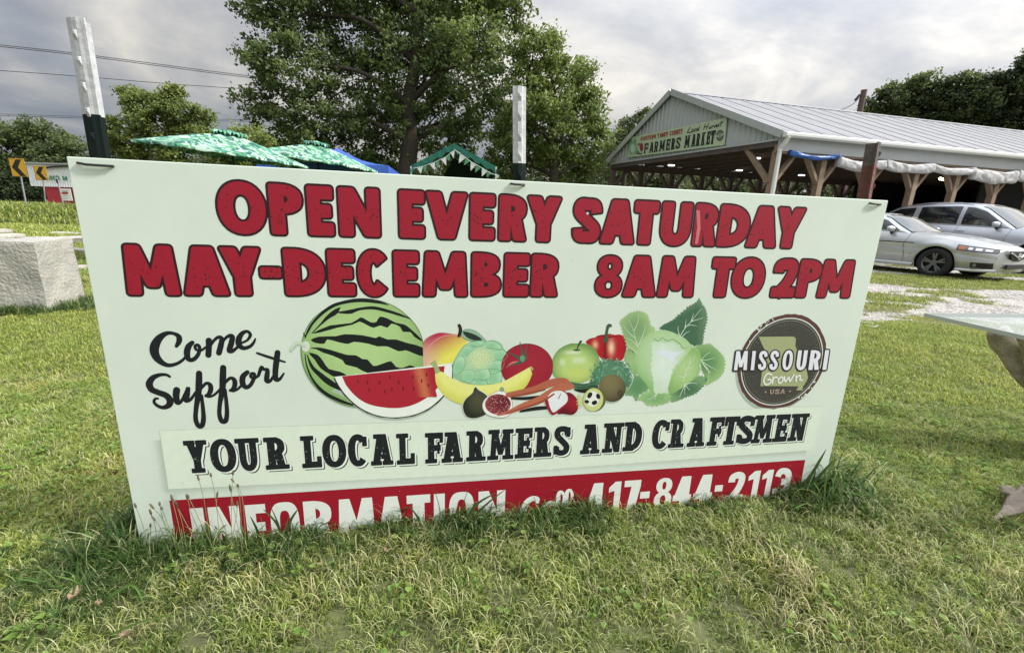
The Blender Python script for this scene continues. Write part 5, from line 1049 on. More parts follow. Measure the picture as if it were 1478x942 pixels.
    for ax in (0, axr):
        for sgn in (-1, 1):
            we = bpy.data.objects.new('wheel', None); COL.objects.link(we); we.parent = root; we.location = (ax, sgn * (f('hw', ax) - .125), rw); we.rotation_euler = (0, 0, 0 if sgn > 0 else math.pi)
            for mm in (tm, rm, dm): instobj(mm.name.split('.')[0], mm, we)
    for ex in S.get('post', []): ex(root, roofp, f)
    return root
sedan = dict(name='parked_sedan', cat='car', rw=.325, gap=.045, rear=-2.74, x0=-3.85, x1=.90, extra=[], W=.9,
    zs=([-3.85, -3.4, -2, 0, .6, .95], [.30, .2, .2, .2, .2, .22]), zb=([-3.85, -3.6, -3.0, -2, -1, -.6, 0, .4, .65, .82, .9], [.80, 1.0, 1.03, 1.0, .965, .945, .88, .805, .745, .69, .64]),
    cr=([-4, -3.2, -2, -.8, .2, .8, .9], [.02, .03, .03, .045, .06, .05, .03]), hw=([-3.85, -3.6, -3, -1, 0, .4, .62, .78, .86, .9], [.62, .82, .89, .92, .91, .89, .845, .77, .70, .60]),
    zr=([-3.25, -2.9, -2.5, -2.1, -1.8, -1.5, -1.2, -.62], [1.03, 1.24, 1.39, 1.44, 1.445, 1.42, 1.33, .965]), yt=([-3.25, -2.7, -1.6, -1.2, -.62], [.66, .60, .61, .66, .80]), g0=-3.25, g1=-.62, win=[(-1.72, -.86), (-2.62, -1.80)], wtop=1.445, ws=(-.66, -1.36),
    doors=[-.62, -1.76, -2.55], mold=(-2.4, -.45, .74), mir=(-.98, .085), lamp=(.34, .885, lambda x: .645 - .06 * (x - .34), lambda x: .745 - .11 * (x - .34)), fog=(.60, .885), fz=(.285, .40), grille=(.45, .66, .34), spk=5, rim=Mrimd)
Wp = gp(1342, 399); a_ = R(-72); hd = Vector((math.cos(a_), math.sin(a_), 0)); lt = Vector((-hd.y, hd.x, 0))
Msil = mat('silver_paint', (.46, .475, .475), .33, metal=.65, coat=.6); Msuv = mat('pale_silver_paint', (.48, .50, .55), .32, metal=.5, coat=.6)
make_car(sedan, 'silver sedan with dark wheels parked on the gravel in front of the SUV', Msil, Wp + lt * .79, -69)
def suv_extra(root, roofp, f):
    for sgn in (-1, 1):
        q = MB(); P = [roofp(-1.55 - .25 * i, sgn * .93) + Vector((0, 0, .005 + .035 * math.sin(math.pi * i / 8))) for i in range(9)]; q.tube(P, .018, 6); q.build('roof_rail', Mrims, root)
suv = dict(name='parked_suv', cat='SUV', rw=.37, gap=.055, rear=-2.86, x0=-3.75, x1=.90, extra=[], W=.95,
    zs=([-3.75, -3.4, -2, 0, .6, .95], [.42, .3, .28, .28, .27, .3]), zb=([-3.75, -3.5, -3.0, -2, -1, -.6, 0, .4, .65, .82, .9], [1.0, 1.15, 1.15, 1.12, 1.08, 1.07, 1.03, .97, .92, .86, .78]),
    cr=([-4, -3.2, -2, -.8, .2, .8, .9], [.02, .03, .03, .045, .07, .06, .03]), hw=([-3.75, -3.6, -3, -1, 0, .4, .62, .78, .86, .9], [.80, .88, .94, .95, .94, .92, .88, .82, .75, .68]),
    zr=([-3.75, -3.55, -3.2, -2.5, -1.8, -1.45, -1.2, -.5], [1.15, 1.50, 1.66, 1.73, 1.74, 1.70, 1.60, 1.09]), yt=([-3.75, -3.4, -1.6, -1.2, -.5], [.66, .68, .68, .72, .84]), g0=-3.75, g1=-.5, win=[(-1.62, -.80), (-2.66, -1.72), (-3.45, -2.80)], wtop=1.74, ws=(-.55, -1.36),
    doors=[-.6, -1.68, -2.6], mold=(-2.4, -.5, .52), mir=(-.85, .11), lamp=(.42, .885, lambda x: .80 - .03 * (x - .34), lambda x: .93 - .16 * (x - .34)), fog=(.66, .885), fz=(.42, .52), grille=(.62, .84, .36), spk=6, rim=Mrims, post=[suv_extra])
Ps = at(1493, 388, 11.2); Ps.z = 0
make_car(suv, 'pale silver SUV with roof rails parked behind the silver sedan', Msuv, Ps + lt * .8, -72, 1.06)

# ------------------------------------------------------------------ tents and umbrellas
Mumb = bpy.data.materials.new('leaf_print_fabric'); Mumb.use_nodes = True; t = Mumb.node_tree; b = t.nodes['Principled BSDF']; b.inputs['Roughness'].default_value = .85
tc = t.nodes.new('ShaderNodeTexCoord'); mp = t.nodes.new('ShaderNodeMapping'); mp.inputs['Scale'].default_value = (3.2, 3.2, 3.2); mp.inputs['Rotation'].default_value = (0, 0, .5); t.links.new(tc.outputs['Object'], mp.inputs[0])
nz = t.nodes.new('ShaderNodeTexNoise'); nz.inputs['Scale'].default_value = 1.2; t.links.new(mp.outputs[0], nz.inputs[0])
vm = t.nodes.new('ShaderNodeVectorMath'); vm.operation = 'MULTIPLY_ADD'; vm.inputs[1].default_value = (1.1, 1.1, 1.1); t.links.new(nz.outputs['Color'], vm.inputs[0]); t.links.new(mp.outputs[0], vm.inputs[2])
vo = t.nodes.new('ShaderNodeTexVoronoi'); vo.inputs['Scale'].default_value = 1.5; ms = t.nodes.new('ShaderNodeMapping'); ms.inputs['Scale'].default_value = (1.6, 5.2, 3); t.links.new(vm.outputs[0], ms.inputs[0]); t.links.new(ms.outputs[0], vo.inputs[0])
sp_ = t.nodes.new('ShaderNodeSeparateColor'); t.links.new(vo.outputs['Color'], sp_.inputs[0]); rp = t.nodes.new('ShaderNodeValToRGB'); rp.color_ramp.interpolation = 'CONSTANT'; e = rp.color_ramp.elements
for k, (p_, c_) in enumerate([(0, (.30, .44, .34)), (.22, (.02, .13, .08)), (.42, (.08, .25, .12)), (.62, (.36, .48, .40)), (.74, (.015, .07, .065)), (.84, (.06, .25, .17))]):
    if k < 2: e[k].position = p_; el_ = e[k]
    else: el_ = e.new(p_)
    el_.color = (*c_, 1)
t.links.new(sp_.outputs[0], rp.inputs[0]); t.links.new(rp.outputs[0], b.inputs['Base Color'])
def umbrella(label, apex, Y, rad, drop, tilt, azt, polepx):
    A = at(*apex, Y); root = empty('patio_umbrella', label, 'umbrella', (A.x, A.y, 0), group='leaf patterned umbrellas behind the sign')
    tm_ = Matrix.Rotation(R(tilt), 4, Vector((0, 1, 0))); H_ = A.z
    def pt(r_, a_, sag=0.):
        s_ = r_ * rad; ph = (a_ % (math.pi / 4)) / (math.pi / 4); sc_ = 1 - .055 * math.sin(math.pi * ph) * r_
        z = -drop * (r_ ** 1.12) - .05 * math.sin(math.pi * ph) * math.sin(math.pi * r_) ; return tm_ @ Vector((s_ * sc_ * math.cos(a_), s_ * sc_ * math.sin(a_), z + sag)) + Vector((0, 0, H_ - .06))
    n = 64; q = MB(); rs_ = (.12, .2, .35, .5, .65, .8, .92, 1.0); rows = [[pt(r_, 2 * math.pi * i / n + .2) for i in range(n)] for r_ in rs_]
    rows.append([p + Vector((0, 0, -.035)) + (Vector((0, 0, .012)) * math.sin(i * 1.9)) for i, p in enumerate(rows[-1])]); q.grid(rows, closeu=True)
    q.build('canopy', Mumb, root, smooth=True)
    q = MB(); rows = [[pt(r_, 2 * math.pi * i / n + .2, .055 + (.035 * math.sin(i * 2.4) if r_ > .15 else 0)) for i in range(n)] for r_ in (.0, .08, .16, .2)]; q.grid(rows, closeu=True); q.build('vent_cap', Mumb, root, smooth=True)
    q = MB(); px_ = at(*polepx, Y); q.tube([(0, 0, 0), (0, 0, H_ - .1)], .022, 8); q.build('pole', Mblk, root)
    for i in range(8):
        q = MB(); a_ = i * math.pi / 4 + .2; q.tube([pt(.1, a_, -.03), pt(.95, a_, -.04)], .008, 5); q.build('rib', Mblk, root)
    return root
umbrella('leaf patterned green and white patio umbrella at the left, behind the sign', (331, 187), 8.6, 1.42, .40, 5.5, 0, (330, 225))
umbrella('smaller looking leaf patterned umbrella in front of the blue canopy tent', (457, 203), 10.0, 1.34, .40, 5.5, 0, (456, 236))
Mblue = mat('blue_canopy', (.035, .10, .42), .6, var=.1, vscale=3, bump=.2, bscale=6); Mgreen = mat('green_canopy', (.012, .15, .10), .45, var=.2, vscale=5, bump=.35, bscale=7); Mwhite = mat('white_frame', (.65, .65, .63), .5)
A = at(488, 214, 12.5); bt = empty('blue_canopy_tent', 'blue pop-up canopy tent behind the patterned umbrella', 'tent', (A.x, A.y, 0), R(8)); q = MB(); hw_ = 1.52; ze_ = at(565, 246, 12.5).z
q.grid([[Vector((sx * hw_ * s_, sy * hw_ * s_, ze_ + (A.z - ze_) * (1 - s_) - .10 * math.sin(math.pi * s_))) for sx, sy in ((-1, -1), (0, -1), (1, -1), (1, 0), (1, 1), (0, 1), (-1, 1), (-1, 0))] for s_ in (0, .25, .5, .75, 1)] , closeu=True)
q.grid([[Vector((sx * hw_, sy * hw_, ze_ - d)) for sx, sy in ((-1, -1), (0, -1), (1, -1), (1, 0), (1, 1), (0, 1), (-1, 1), (-1, 0))] for d in (0, .22)], closeu=True); q.build('canopy', Mblue, bt, smooth=False)
for sx in (-1, 1):
    for sy in (-1, 1): q = MB(); q.beam((sx * 1.47, sy * 1.47, 0), (sx * 1.47, sy * 1.47, ze_), .04, .04, up=Vector((1, 0, 0))); q.build('leg', Mwhite, bt)
# green gable tent
Yg = 12.8; Pk = at(655, 207, Yg); Lc = at(592, 240, Yg); Rc = at(717.5, 241, Yg)
gt_ = empty('green_canopy_tent', 'dark green gable canopy tent with pennant bunting, behind the sign left of the middle T-post', 'tent', (Pk.x, Pk.y, 0)); o_ = Vector((Pk.x, Pk.y, 0)); bk_ = Vector((-.42, 3.0, .0)); TK = .20
def gp_(p, z=0): return p - o_ + Vector((0, 0, z))
q = MB()
for e_c in (Lc, Rc):
    ns = 8; rows = []
    for j in range(6): rows.append([gp_(Pk.lerp(e_c, i / ns)) + bk_ * (j / 5) + Vector((0, 0, -.03 * math.sin(math.pi * j / 5) + .012 * math.sin(i * 2.1 + j))) for i in range(ns + 1)])
    q.grid(rows)
q.build('roof_sheet', Mgreen, gt_, smooth=True)
for e_c, nm in ((Lc, 0), (Rc, 1)):
    q = MB(); ns = 16; q.grid([[gp_(Pk.lerp(e_c, i / ns)) + Vector((0, -.02 - .015 * math.sin(i * 2.3 + d * 3), .0 - d * TK * (.85 + .2 * math.sin(i * 1.7)))) for i in range(ns + 1)] for d in (0, .25, .5, .75, 1)]); q.build('valance', Mgreen, gt_, smooth=True)
q = MB(); q.grid([[gp_(e_c) + bk_ * (j / 4) + Vector((0, 0, -d)) for j in range(5)] for e_c in (Lc,) for d in (0, .22)]); q.grid([[gp_(Rc) + bk_ * (j / 4) + Vector((0, 0, -d)) for j in range(5)] for d in (0, .22)]); q.build('side_valance', Mgreen, gt_)
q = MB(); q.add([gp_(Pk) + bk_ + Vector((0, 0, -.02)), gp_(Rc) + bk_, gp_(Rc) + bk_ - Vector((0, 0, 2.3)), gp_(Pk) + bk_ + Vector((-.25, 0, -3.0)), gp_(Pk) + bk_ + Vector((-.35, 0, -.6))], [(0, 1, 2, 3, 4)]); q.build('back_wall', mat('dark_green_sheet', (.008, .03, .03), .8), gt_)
for P in (Lc, Rc):
    for j in (0, 1): q = MB(); p = gp_(P) + bk_ * j; q.beam((p.x * .98, p.y, 0), (p.x * .98, p.y, p.z), .04, .04, up=Vector((1, 0, 0))); q.build('leg', Mwhite, gt_)
bun = empty('pennant_bunting', 'string of white and green pennants hanging inside the green tent gable', 'bunting', (Pk.x, Pk.y - .12, 0)); ob = Vector((Pk.x, Pk.y - .12, 0))
s8 = lambda x, y: at(560 + x / 8.211, 190 + y / 8.211, Yg - .12) - ob
Mpw = mat('white_pennant', (.72, .73, .70), .8); Mpg = mat('green_pennant', (.10, .30, .15), .8)
for pts_, m_ in (([(340, 425), (415, 412), (388, 500)], Mpw), ([(412, 412), (460, 402), (440, 485)], Mpg), ([(490, 385), (556, 362), (555, 460)], Mpw), ([(556, 362), (608, 345), (592, 440)], Mpg), ([(620, 325), (690, 300), (690, 402)], Mpw), ([(672, 300), (735, 270), (732, 352)], Mpg), ([(738, 250), (790, 218), (780, 318)], Mpw),
                 ([(800, 222), (850, 255), (825, 275)], Mpg), ([(852, 265), (918, 315), (838, 375)], Mpw), ([(918, 318), (972, 352), (900, 402)], Mpg), ([(980, 360), (1045, 398), (978, 465)], Mpw), ([(1042, 398), (1098, 432), (1032, 488)], Mpg), ([(1112, 432), (1178, 475), (1112, 532)], Mpw), ([(1175, 475), (1225, 500), (1165, 540)], Mpg), ([(1262, 505), (1315, 520), (1305, 552)], Mpw)):
    q = MB(); P = [s8(*p) for p in pts_]; q.prism(P, (0, 0, 0), (0, .004, 0)); q.build('pennant', m_, bun)
q = MB(); q.tube([s8(*p) for p in ((300, 435), (412, 412), (556, 362), (690, 298), (790, 216), (850, 255), (980, 355), (1112, 430), (1230, 500), (1320, 520))], .006, 5); q.build('cord', Mpw, bun)

# ------------------------------------------------------------------ left side
Mcon = mat('weathered_concrete', (.46, .44, .38), .92, col2=(.27, .265, .24), vscale=2.6, bump=.8, bscale=38)
def rough_block(name, o, d1, d2, L1, L2, H_, m_, label=None, cat=None, seg=.07, amp=.02, seed=0, z0=0., rnd=.05):
    q = bmesh.new(); bmesh.ops.create_cube(q, size=1)
    bmesh.ops.subdivide_edges(q, edges=q.edges, cuts=max(2, min(22, int(L1 / seg))), use_grid_fill=True)
    for v in q.verts:
        c_ = v.co.copy(); 
        l = Vector((c_.x * L1, c_.y * L2, c_.z * H_)); 
        ex = [max(0, abs(l.x) - (L1 / 2 - rnd)), max(0, abs(l.y) - (L2 / 2 - rnd)), max(0, abs(l.z) - (H_ / 2 - rnd))]; k_ = sum(e_ > 1e-6 for e_ in ex)
        if k_ >= 2:
            le = math.sqrt(sum(e_ * e_ for e_ in ex)); f_ = rnd / le if le > rnd else 1
            l = Vector([math.copysign(abs(l[i]) - ex[i] + ex[i] * f_, l[i]) for i in range(3)])
        nz_ = mnoise.noise_vector(l * 7 + Vector((seed, 0, 0))) * amp + mnoise.noise_vector(l * 2.3 + Vector((seed, 5, 0))) * amp * 1.2 + mnoise.noise_vector(l * 14 + Vector((seed, 5, 0))) * amp * .35; l += nz_
        p = o + d1 * (l.x + L1 / 2) + d2 * (l.y + L2 / 2) + Vector((0, 0, l.z + H_ / 2 + z0)); v.co = p
    me = bpy.data.meshes.new(name); bmesh.ops.recalc_face_normals(q, faces=q.faces); q.to_mesh(me); q.free(); me.materials.append(m_); me.shade_smooth(); me.set_sharp_from_angle(angle=R(30)); ob_ = bpy.data.objects.new(name, me); COL.objects.link(ob_)
    if label: tag(ob_, label, cat)
    return ob_
d1 = Vector((-.985, -.17, 0)); d2 = Vector((-.26, .966, 0)); bo_ = Vector((-4.40, 3.95, 0)); 
rough_block('concrete_block', bo_, d1, d2, 1.5, .52, .69, Mcon, 'large pale weathered concrete block with worn corners at the left edge', 'concrete block', .06, .010, 3, -.02, .018)
rough_block('concrete_slab', bo_ + d1 * .36 + d2 * .10, d1, d2, 1.0, .36, .04, Mcon, 'flat concrete slab lying on top of the concrete block, lower of two', 'slab', .08, .006, 9, .665, .012)
rough_block('concrete_slab', bo_ + d1 * .50 + d2 * .16, (d1 + d2 * .12).normalized(), (d2 - d1 * .12).normalized(), .9, .30, .04, Mcon, 'smaller grey slab on top of the stack on the concrete block', 'slab', .08, .006, 19, .708, .012)
Mlime = mat('limestone', (.46, .43, .39), .9, col2=(.30, .28, .25), vscale=5, bump=.6, bscale=16)
for i, (px, py, L_, W_, H_, lb) in enumerate(((112, 352, .9, .5, .16, 'long pale limestone slab with a dark gap, beside the concrete block'), (108, 341, 1.1, .6, .10, 'farthest pale limestone slab behind the concrete block'), (113, 366, .7, .35, .10, 'low limestone slab half sunk in grass right of the block'), (115, 391, .45, .25, .07, 'small limestone slab nearest the sign edge in the grass'))):
    P = gp(px, py); rough_block('limestone_slab', P - Vector((L_ * .75, 0, 0)), Vector((1, .05, 0)).normalized(), Vector((-.05, 1, 0)).normalized(), L_ * 1.3, W_, H_, Mlime, lb, 'stone slab', .08, .02, 30 + i, -.02, .03)
# chevron signs
Myel = mat('yellow_reflective', (.72, .40, .03), .45); Mgalv = mat('galvanised', (.32, .33, .34), .5, metal=.4, var=.1, vscale=8)
def chev(px, py, w_px, Y, basepx, label, rot):
    C = at(px, py, Y); sz = w_px * Y / FPX * .98; Bp = at(*basepx, Y); bz = bank_z(Bp.x, Y)
    e = empty('chevron_sign', label, 'road sign', (C.x, C.y, bz), R(rot)); h = sz / 2; zc = C.z - bz
    q = MB(); q.box((0, 0, zc), (sz, .015, sz * 1.02)); q.build('sign_plate', Myel, e, bevel=.01)
    cx_ = [(-.38, .02), (-.02, .45), (.32, .45), (.02, .02), (.42, -.47), (.06, -.47)]; q = MB(); q.prism([(x * sz, -.012, zc + z * sz) for x, z in cx_], (0, 0, 0), (0, -.004, 0)); q.build('chevron_mark', Mblk, e)
    q = MB(); 
    for a, b in (((-.5, -.5), (.5, -.5)), ((.5, -.5), (.5, .5)), ((.5, .5), (-.5, .5)), ((-.5, .5), (-.5, -.5))): q.beam((a[0] * sz * .97, -.011, zc + a[1] * sz * .97), (b[0] * sz * .97, -.011, zc + b[1] * sz * .97), .012, .004)
    q.build('border', Mblk, e)
    q = MB(); q.beam((Bp.x - C.x, .03, -.3), (.0, .03, zc - h * .9), .055, .03); q.build('post', Mgalv, e)
chev(26, 242, 23.5, 20.6, (37, 300), 'nearer larger yellow chevron sign at the left edge, pointing left', -4)
chev(59, 250, 18.5, 24.5, (65, 300), 'farther smaller yellow chevron sign in front of the white and red shed', -4)
C = at(84.5, 262, 24.5); e = empty('sign_post', 'thin grey metal post with small dark marker, between the chevron sign and the poster', 'post', (C.x, C.y, bank_z(C.x, 24.5))); q = MB(); q.beam((0, 0, -.2), (-.05, 0, C.z - .6 + .2), .05, .04, up=Vector((1, 0, 0))); q.build('shaft', Mgalv, e); q = MB(); q.box((-.05, -.03, C.z - .62), (.07, .03, .22)); q.build('marker', Mblk, e)
# shed
SY = 36; sh0 = at(52, 300, SY); sh0.z = 0; shed = empty('roadside_shed', 'far roadside shed with white ribbed upper wall, green lettering and red lower wall', 'building', sh0)
def sx(px, py): p = at(px, py, SY) - sh0; return p
q = MB(); zt, zm = sx(60, 237).z, sx(60, 269).z; Ls = 9.2; n = 46; 
for i in range(n):
    x0 = i * Ls / n; q.add([(x0, 0, zm), (x0 + .14, 0, zm), (x0 + .14, 0, zt), (x0, 0, zt), (x0 + .14, 0, zm), (x0 + .17, -.05, zm), (x0 + .17, -.05, zt), (x0 + .14, 0, zt), (x0 + .17, -.05, zm), (x0 + .2, 0, zm), (x0 + .2, 0, zt), (x0 + .17, -.05, zt)], [(0, 1, 2, 3), (4, 5, 6, 7), (8, 9, 10, 11)])
q.build('upper_wall', mat('white_ribbed', (.75, .77, .80), .5), shed)
q = MB(); q.box((Ls / 2 + .5, 2.6, zm / 2), (Ls - 1, 5, zm)); q.build('lower_wall', mat('red_wall', (.42, .03, .05), .7, var=.15, vscale=2), shed)
q = MB(); q.box((Ls / 2, 2.7, (zt + zm) / 2), (Ls, 5.3, zt - zm - .05)); q.build('upper_body', mat('white_ribbed2', (.6, .62, .66), .5), shed)
q = MB(); q.box((Ls / 2, 2.7, zt + .06), (Ls + .4, 5.8, .1)); q.build('roof', Mtrim, shed)
q = MB(); q.tube([sx(63, 243) + Vector((0, -.15, 0)), sx(80, 241) + Vector((0, -.15, 0)), sx(103, 239.5) + Vector((0, -.15, 0))], .07, 6); q.build('gutter_pipe', Mblk, shed)
SHP = Plane(sh0, (1, 0, 0), (0, 0, 1)); pr = Print(SHP, .06); yy_ = pr._y; pr._y = lambda layer: yy_(0) - layer * .004
for bx_ in line_layout(SHP, even('LOCS', 68, 86.5) + even('M', 91, 99), [(68, 253.2), (100, 254.8)], [(68, 259.2), (100, 260.8)]):
    pr = Print(SHP, .2); yy_ = pr._y; pr._y = (lambda f_: lambda layer: f_(0) - layer * .004)(yy_); draw_line(pr, [bx_], dict(t=.3, s=.1, h=.22, col=K(60, 135, 100))); pr.build('letter', shed, Mprint)
q = MB(); a, b = sx(87, 272), sx(106, 290); q.box(((a.x + b.x) / 2, -.05, (a.z + b.z) / 2), (b.x - a.x, .04, a.z - b.z)); po = q.build('poster', mat('poster_white', (.68, .68, .66), .6), shed)
pr = Print(SHP, .25); yy2 = pr._y; pr._y = lambda layer: yy2(0) - layer * .004; c = Crop(pr, 7.25, 0, 220)
c.ell(688, 425, 38, 15, K(150, 80, 60), 0); c.ell(672, 428, 14, 8, K(190, 60, 50), 1); c.ell(705, 420, 14, 7, K(120, 90, 60), 1)
for y_ in (400, 458, 482): c.rib([(655, y_, 5), (690, y_ - 1, 5), (720, y_ - 2, 5)], K(150, 140, 140), 0, 0)
pr.build('poster_print', shed, Mprint)
# wires and pole
def wire(nm, label, pts, Y0, Y1, r_=.022, double=0):
    e = empty(nm, label, 'power line', (0, 0, 0))
    for k in range(1 + double):
        q = MB(); P = []
        for i, (px, py) in enumerate(pts): Yi = Y0 + (Y1 - Y0) * i / (len(pts) - 1); p = at(px, py + k * 2.4, Yi); P.append(p)
        P = [Vector(v) for v in crom([tuple(p) for p in P], 6)]; q.tube(P, r_, 5); q.build('wire', Mblk, e)
wire('power_line', 'highest pair of overhead wires crossing the sky at the left', [(-60, 58), (0, 65), (100, 76), (230, 93), (345, 108), (520, 128)], 26, 34, .02, 1)
wire('power_line', 'single overhead wire just below the highest pair at the left', [(-60, 97), (0, 102), (110, 110), (230, 120), (330, 127), (520, 139)], 26, 34, .018)
wire('power_line', 'lowest pair of overhead wires passing behind the mid-left tree', [(-60, 161), (0, 164.5), (120, 168.5), (260, 171.5), (395, 173.5), (520, 175)], 40, 46, .02, 1)
P = at(1241, 168, 30); T = at(1247.5, 130, 30); e = empty('utility_pole', 'short brown utility pole rising behind the barn roof at the right', 'utility pole', (P.x, P.y, 0)); q = MB(); q.tube([(0, 0, 0), (T.x - P.x, 0, T.z)], [.2, .17], 10); q.build('shaft', Mpost_old, e)
wire('power_line', 'thin service wire sagging from the utility pole behind the barn roof', [(1241, 138), (1236, 146), (1225, 154), (1205, 162), (1180, 168)], 30, 31, .02)
q = MB(); q.tube([at(1234, 145, 29.9), at(1241, 137, 29.9)], .07, 6); o = q.build('insulator', Mblk); tag(o, 'dark insulator on the wire beside the utility pole', 'insulator')

# ------------------------------------------------------------------ glass table on driftwood
Az = .62; A = gp(1335, 456, Az); B1 = gp(1478, 489, Az); C1 = gp(1478, 457.3, Az); dn = (B1 - A).normalized(); dr = (C1 - A).normalized()
tb = empty('glass_table', 'glass topped table on a twisted grey driftwood base at the right edge', 'table', (A.x + .6, A.y - .35, 0)); o_ = Vector((A.x + .6, A.y - .35, 0))
q = MB(); pl_ = [A, A + dn * .95, A + dn * .95 + dr * 1.5, A + dr * 1.5]; q.prism([p - o_ for p in pl_], (0, 0, 0), (0, 0, .012)); 
Mtg = mat('table_glass', (.60, .64, .64), .05, spec=1); t = Mtg.node_tree; tb_ = t.nodes.new('ShaderNodeBsdfTransparent'); tb_.inputs[0].default_value = (.95, .975, .965, 1); fr_ = t.nodes.new('ShaderNodeLayerWeight'); fr_.inputs[0].default_value = .12
mp_ = t.nodes.new('ShaderNodeMapRange'); mp_.inputs['To Min'].default_value = .03; mp_.inputs['To Max'].default_value = .85; t.links.new(fr_.outputs['Facing'], mp_.inputs[0]); mm_ = t.nodes.new('ShaderNodeMixShader'); t.links.new(mp_.outputs[0], mm_.inputs[0]); t.links.new(tb_.outputs[0], mm_.inputs[1]); t.links.new(t.nodes['Principled BSDF'].outputs[0], mm_.inputs[2]); t.links.new(mm_.outputs[0], t.nodes['Material Output'].inputs['Surface'])
gl_ = q.build('glass_top', Mtg, tb, bevel=.002)
q = MB()
for a, b in zip(pl_, pl_[1:] + pl_[:1]): q.beam(a - o_ + Vector((0, 0, .006)), b - o_ + Vector((0, 0, .006)), .012, .018)
q.build('glass_edge', mat('glass_edge', (.42, .45, .43), .2, coat=.5), tb)
Mdrift = mat('driftwood', (.52, .45, .36), .85, col2=(.24, .19, .155), vscale=16, bump=.8, bscale=35)
def root_tube(pts, rads, nm='root', seed=0, ns=16):
    P = [Vector(p) for p in crom([tuple(p) for p in pts], 8)]; rr_ = [float(v[0]) for v in crom([(x,) for x in rads], 8)]; q = MB(); q.tube(P, rr_, ns)
    vv = []
    for i, v in enumerate(q.v):
        v = Vector(v); ring = min(i // ns, len(P) - 1); c_ = P[ring]; d = v - c_; ang = 2 * math.pi * (i % ns) / ns; g_ = 1 + .22 * math.sin(ang * 3 + ring * .22 + seed) + .12 * math.sin(ang * 5 - ring * .31) + .2 * mnoise.noise(v * 9 + Vector((seed, 0, 0))); vv.append(tuple(c_ + d * g_))
    q.v = vv; o = q.build(nm, Mdrift, tb, smooth=True); return o
g3 = lambda px, py, z: gp(px, py, z) - o_
w2 = lambda px, py, Y: at(px, py, Y) - o_
trunk_pts = [w2(1440, 477, 2.02), w2(1458, 499, 2.0), w2(1482, 532, 1.98), w2(1514, 570, 1.95), w2(1560, 650, 1.88), w2(1600, 720, 1.8)]
root_tube(trunk_pts, [.036, .048, .060, .072, .09, .11], 'trunk', 1)
root_tube([w2(1472, 481, 1.90), w2(1488, 505, 1.90), w2(1512, 560, 1.88), w2(1550, 640, 1.86)], [.018, .03, .04, .07], 'limb', 4)
tipA = gp(1430, 750, .01) - o_; endA = gp(1500, 706, .10) - o_
root_tube([tipA, gp(1454, 739, .02) - o_, gp(1478, 727, .04) - o_, gp(1510, 712, .09) - o_, gp(1560, 690, .2) - o_, trunk_pts[-1]], [.002, .016, .034, .055, .08, .10], 'root', 7)
tipB = gp(1442, 701, .05) - o_; root_tube([tipB, gp(1455, 708, .05) - o_, gp(1472, 716, .05) - o_, gp(1500, 725, .06) - o_], [.004, .018, .014, .03], 'root', 11)
root_tube([gp(1450, 726, .02) - o_ , gp(1478, 712, .05) - o_, gp(1520, 700, .12) - o_], [.004, .012, .03], 'root', 15)
# ------------------------------------------------------------------ trees
Mleaf = bpy.data.materials.new('leaves'); Mleaf.use_nodes = True; t = Mleaf.node_tree; b = t.nodes['Principled BSDF']; b.inputs['Roughness'].default_value = .55; b.inputs['Specular IOR Level'].default_value = .35
a = t.nodes.new('ShaderNodeAttribute'); a.attribute_name = 'Col'; t.links.new(a.outputs['Color'], b.inputs['Base Color'])
tl = t.nodes.new('ShaderNodeBsdfTranslucent'); hs = t.nodes.new('ShaderNodeHueSaturation'); hs.inputs['Value'].default_value = 1.25; hs.inputs['Hue'].default_value = .485; t.links.new(a.outputs['Color'], hs.inputs['Color']); t.links.new(hs.outputs[0], tl.inputs['Color'])
mx_ = t.nodes.new('ShaderNodeMixShader'); mx_.inputs[0].default_value = .38; t.links.new(b.outputs[0], mx_.inputs[1]); t.links.new(tl.outputs[0], mx_.inputs[2]); t.links.new(mx_.outputs[0], t.nodes['Material Output'].inputs['Surface'])
Mbark = mat('bark', (.07, .055, .042), .95, col2=(.035, .028, .022), vscale=8, bump=.8, bscale=20); Mbarkl = mat('pale_bark', (.30, .28, .24), .9, col2=(.14, .12, .10), vscale=6, bump=.4, bscale=20)
def leaves(C, S_, size, cols, seed, flat=.75):
    """C (n,3) leaf centres -> folded leaf quads with random turn"""
    r_ = np.random.default_rng(seed); n = len(C); a = r_.normal(size=(n, 3)); a /= np.linalg.norm(a, axis=1)[:, None]
    up = r_.normal(size=(n, 3)) * .8 + np.array([0, 0, 1.]); bt_ = np.cross(a, up); bt_ /= np.linalg.norm(bt_, axis=1)[:, None] + 1e-9; s = size * (.6 + .8 * r_.random(n))[:, None]
    V = np.stack([C - a * s * .5, C + bt_ * s * .42 + a * s * .05, C + a * s * .55, C - bt_ * s * .42 + a * s * .05], 1)
    V[:, 1] += np.cross(a, bt_) * s * .12; V[:, 3] += np.cross(a, bt_) * s * .12
    F = np.arange(n * 4).reshape(n, 4); F = np.concatenate([F[:, [0, 1, 2]], F[:, [0, 2, 3]]]); cc_ = np.repeat(cols, 4, 0)
    return V.reshape(-1, 3), F, cc_
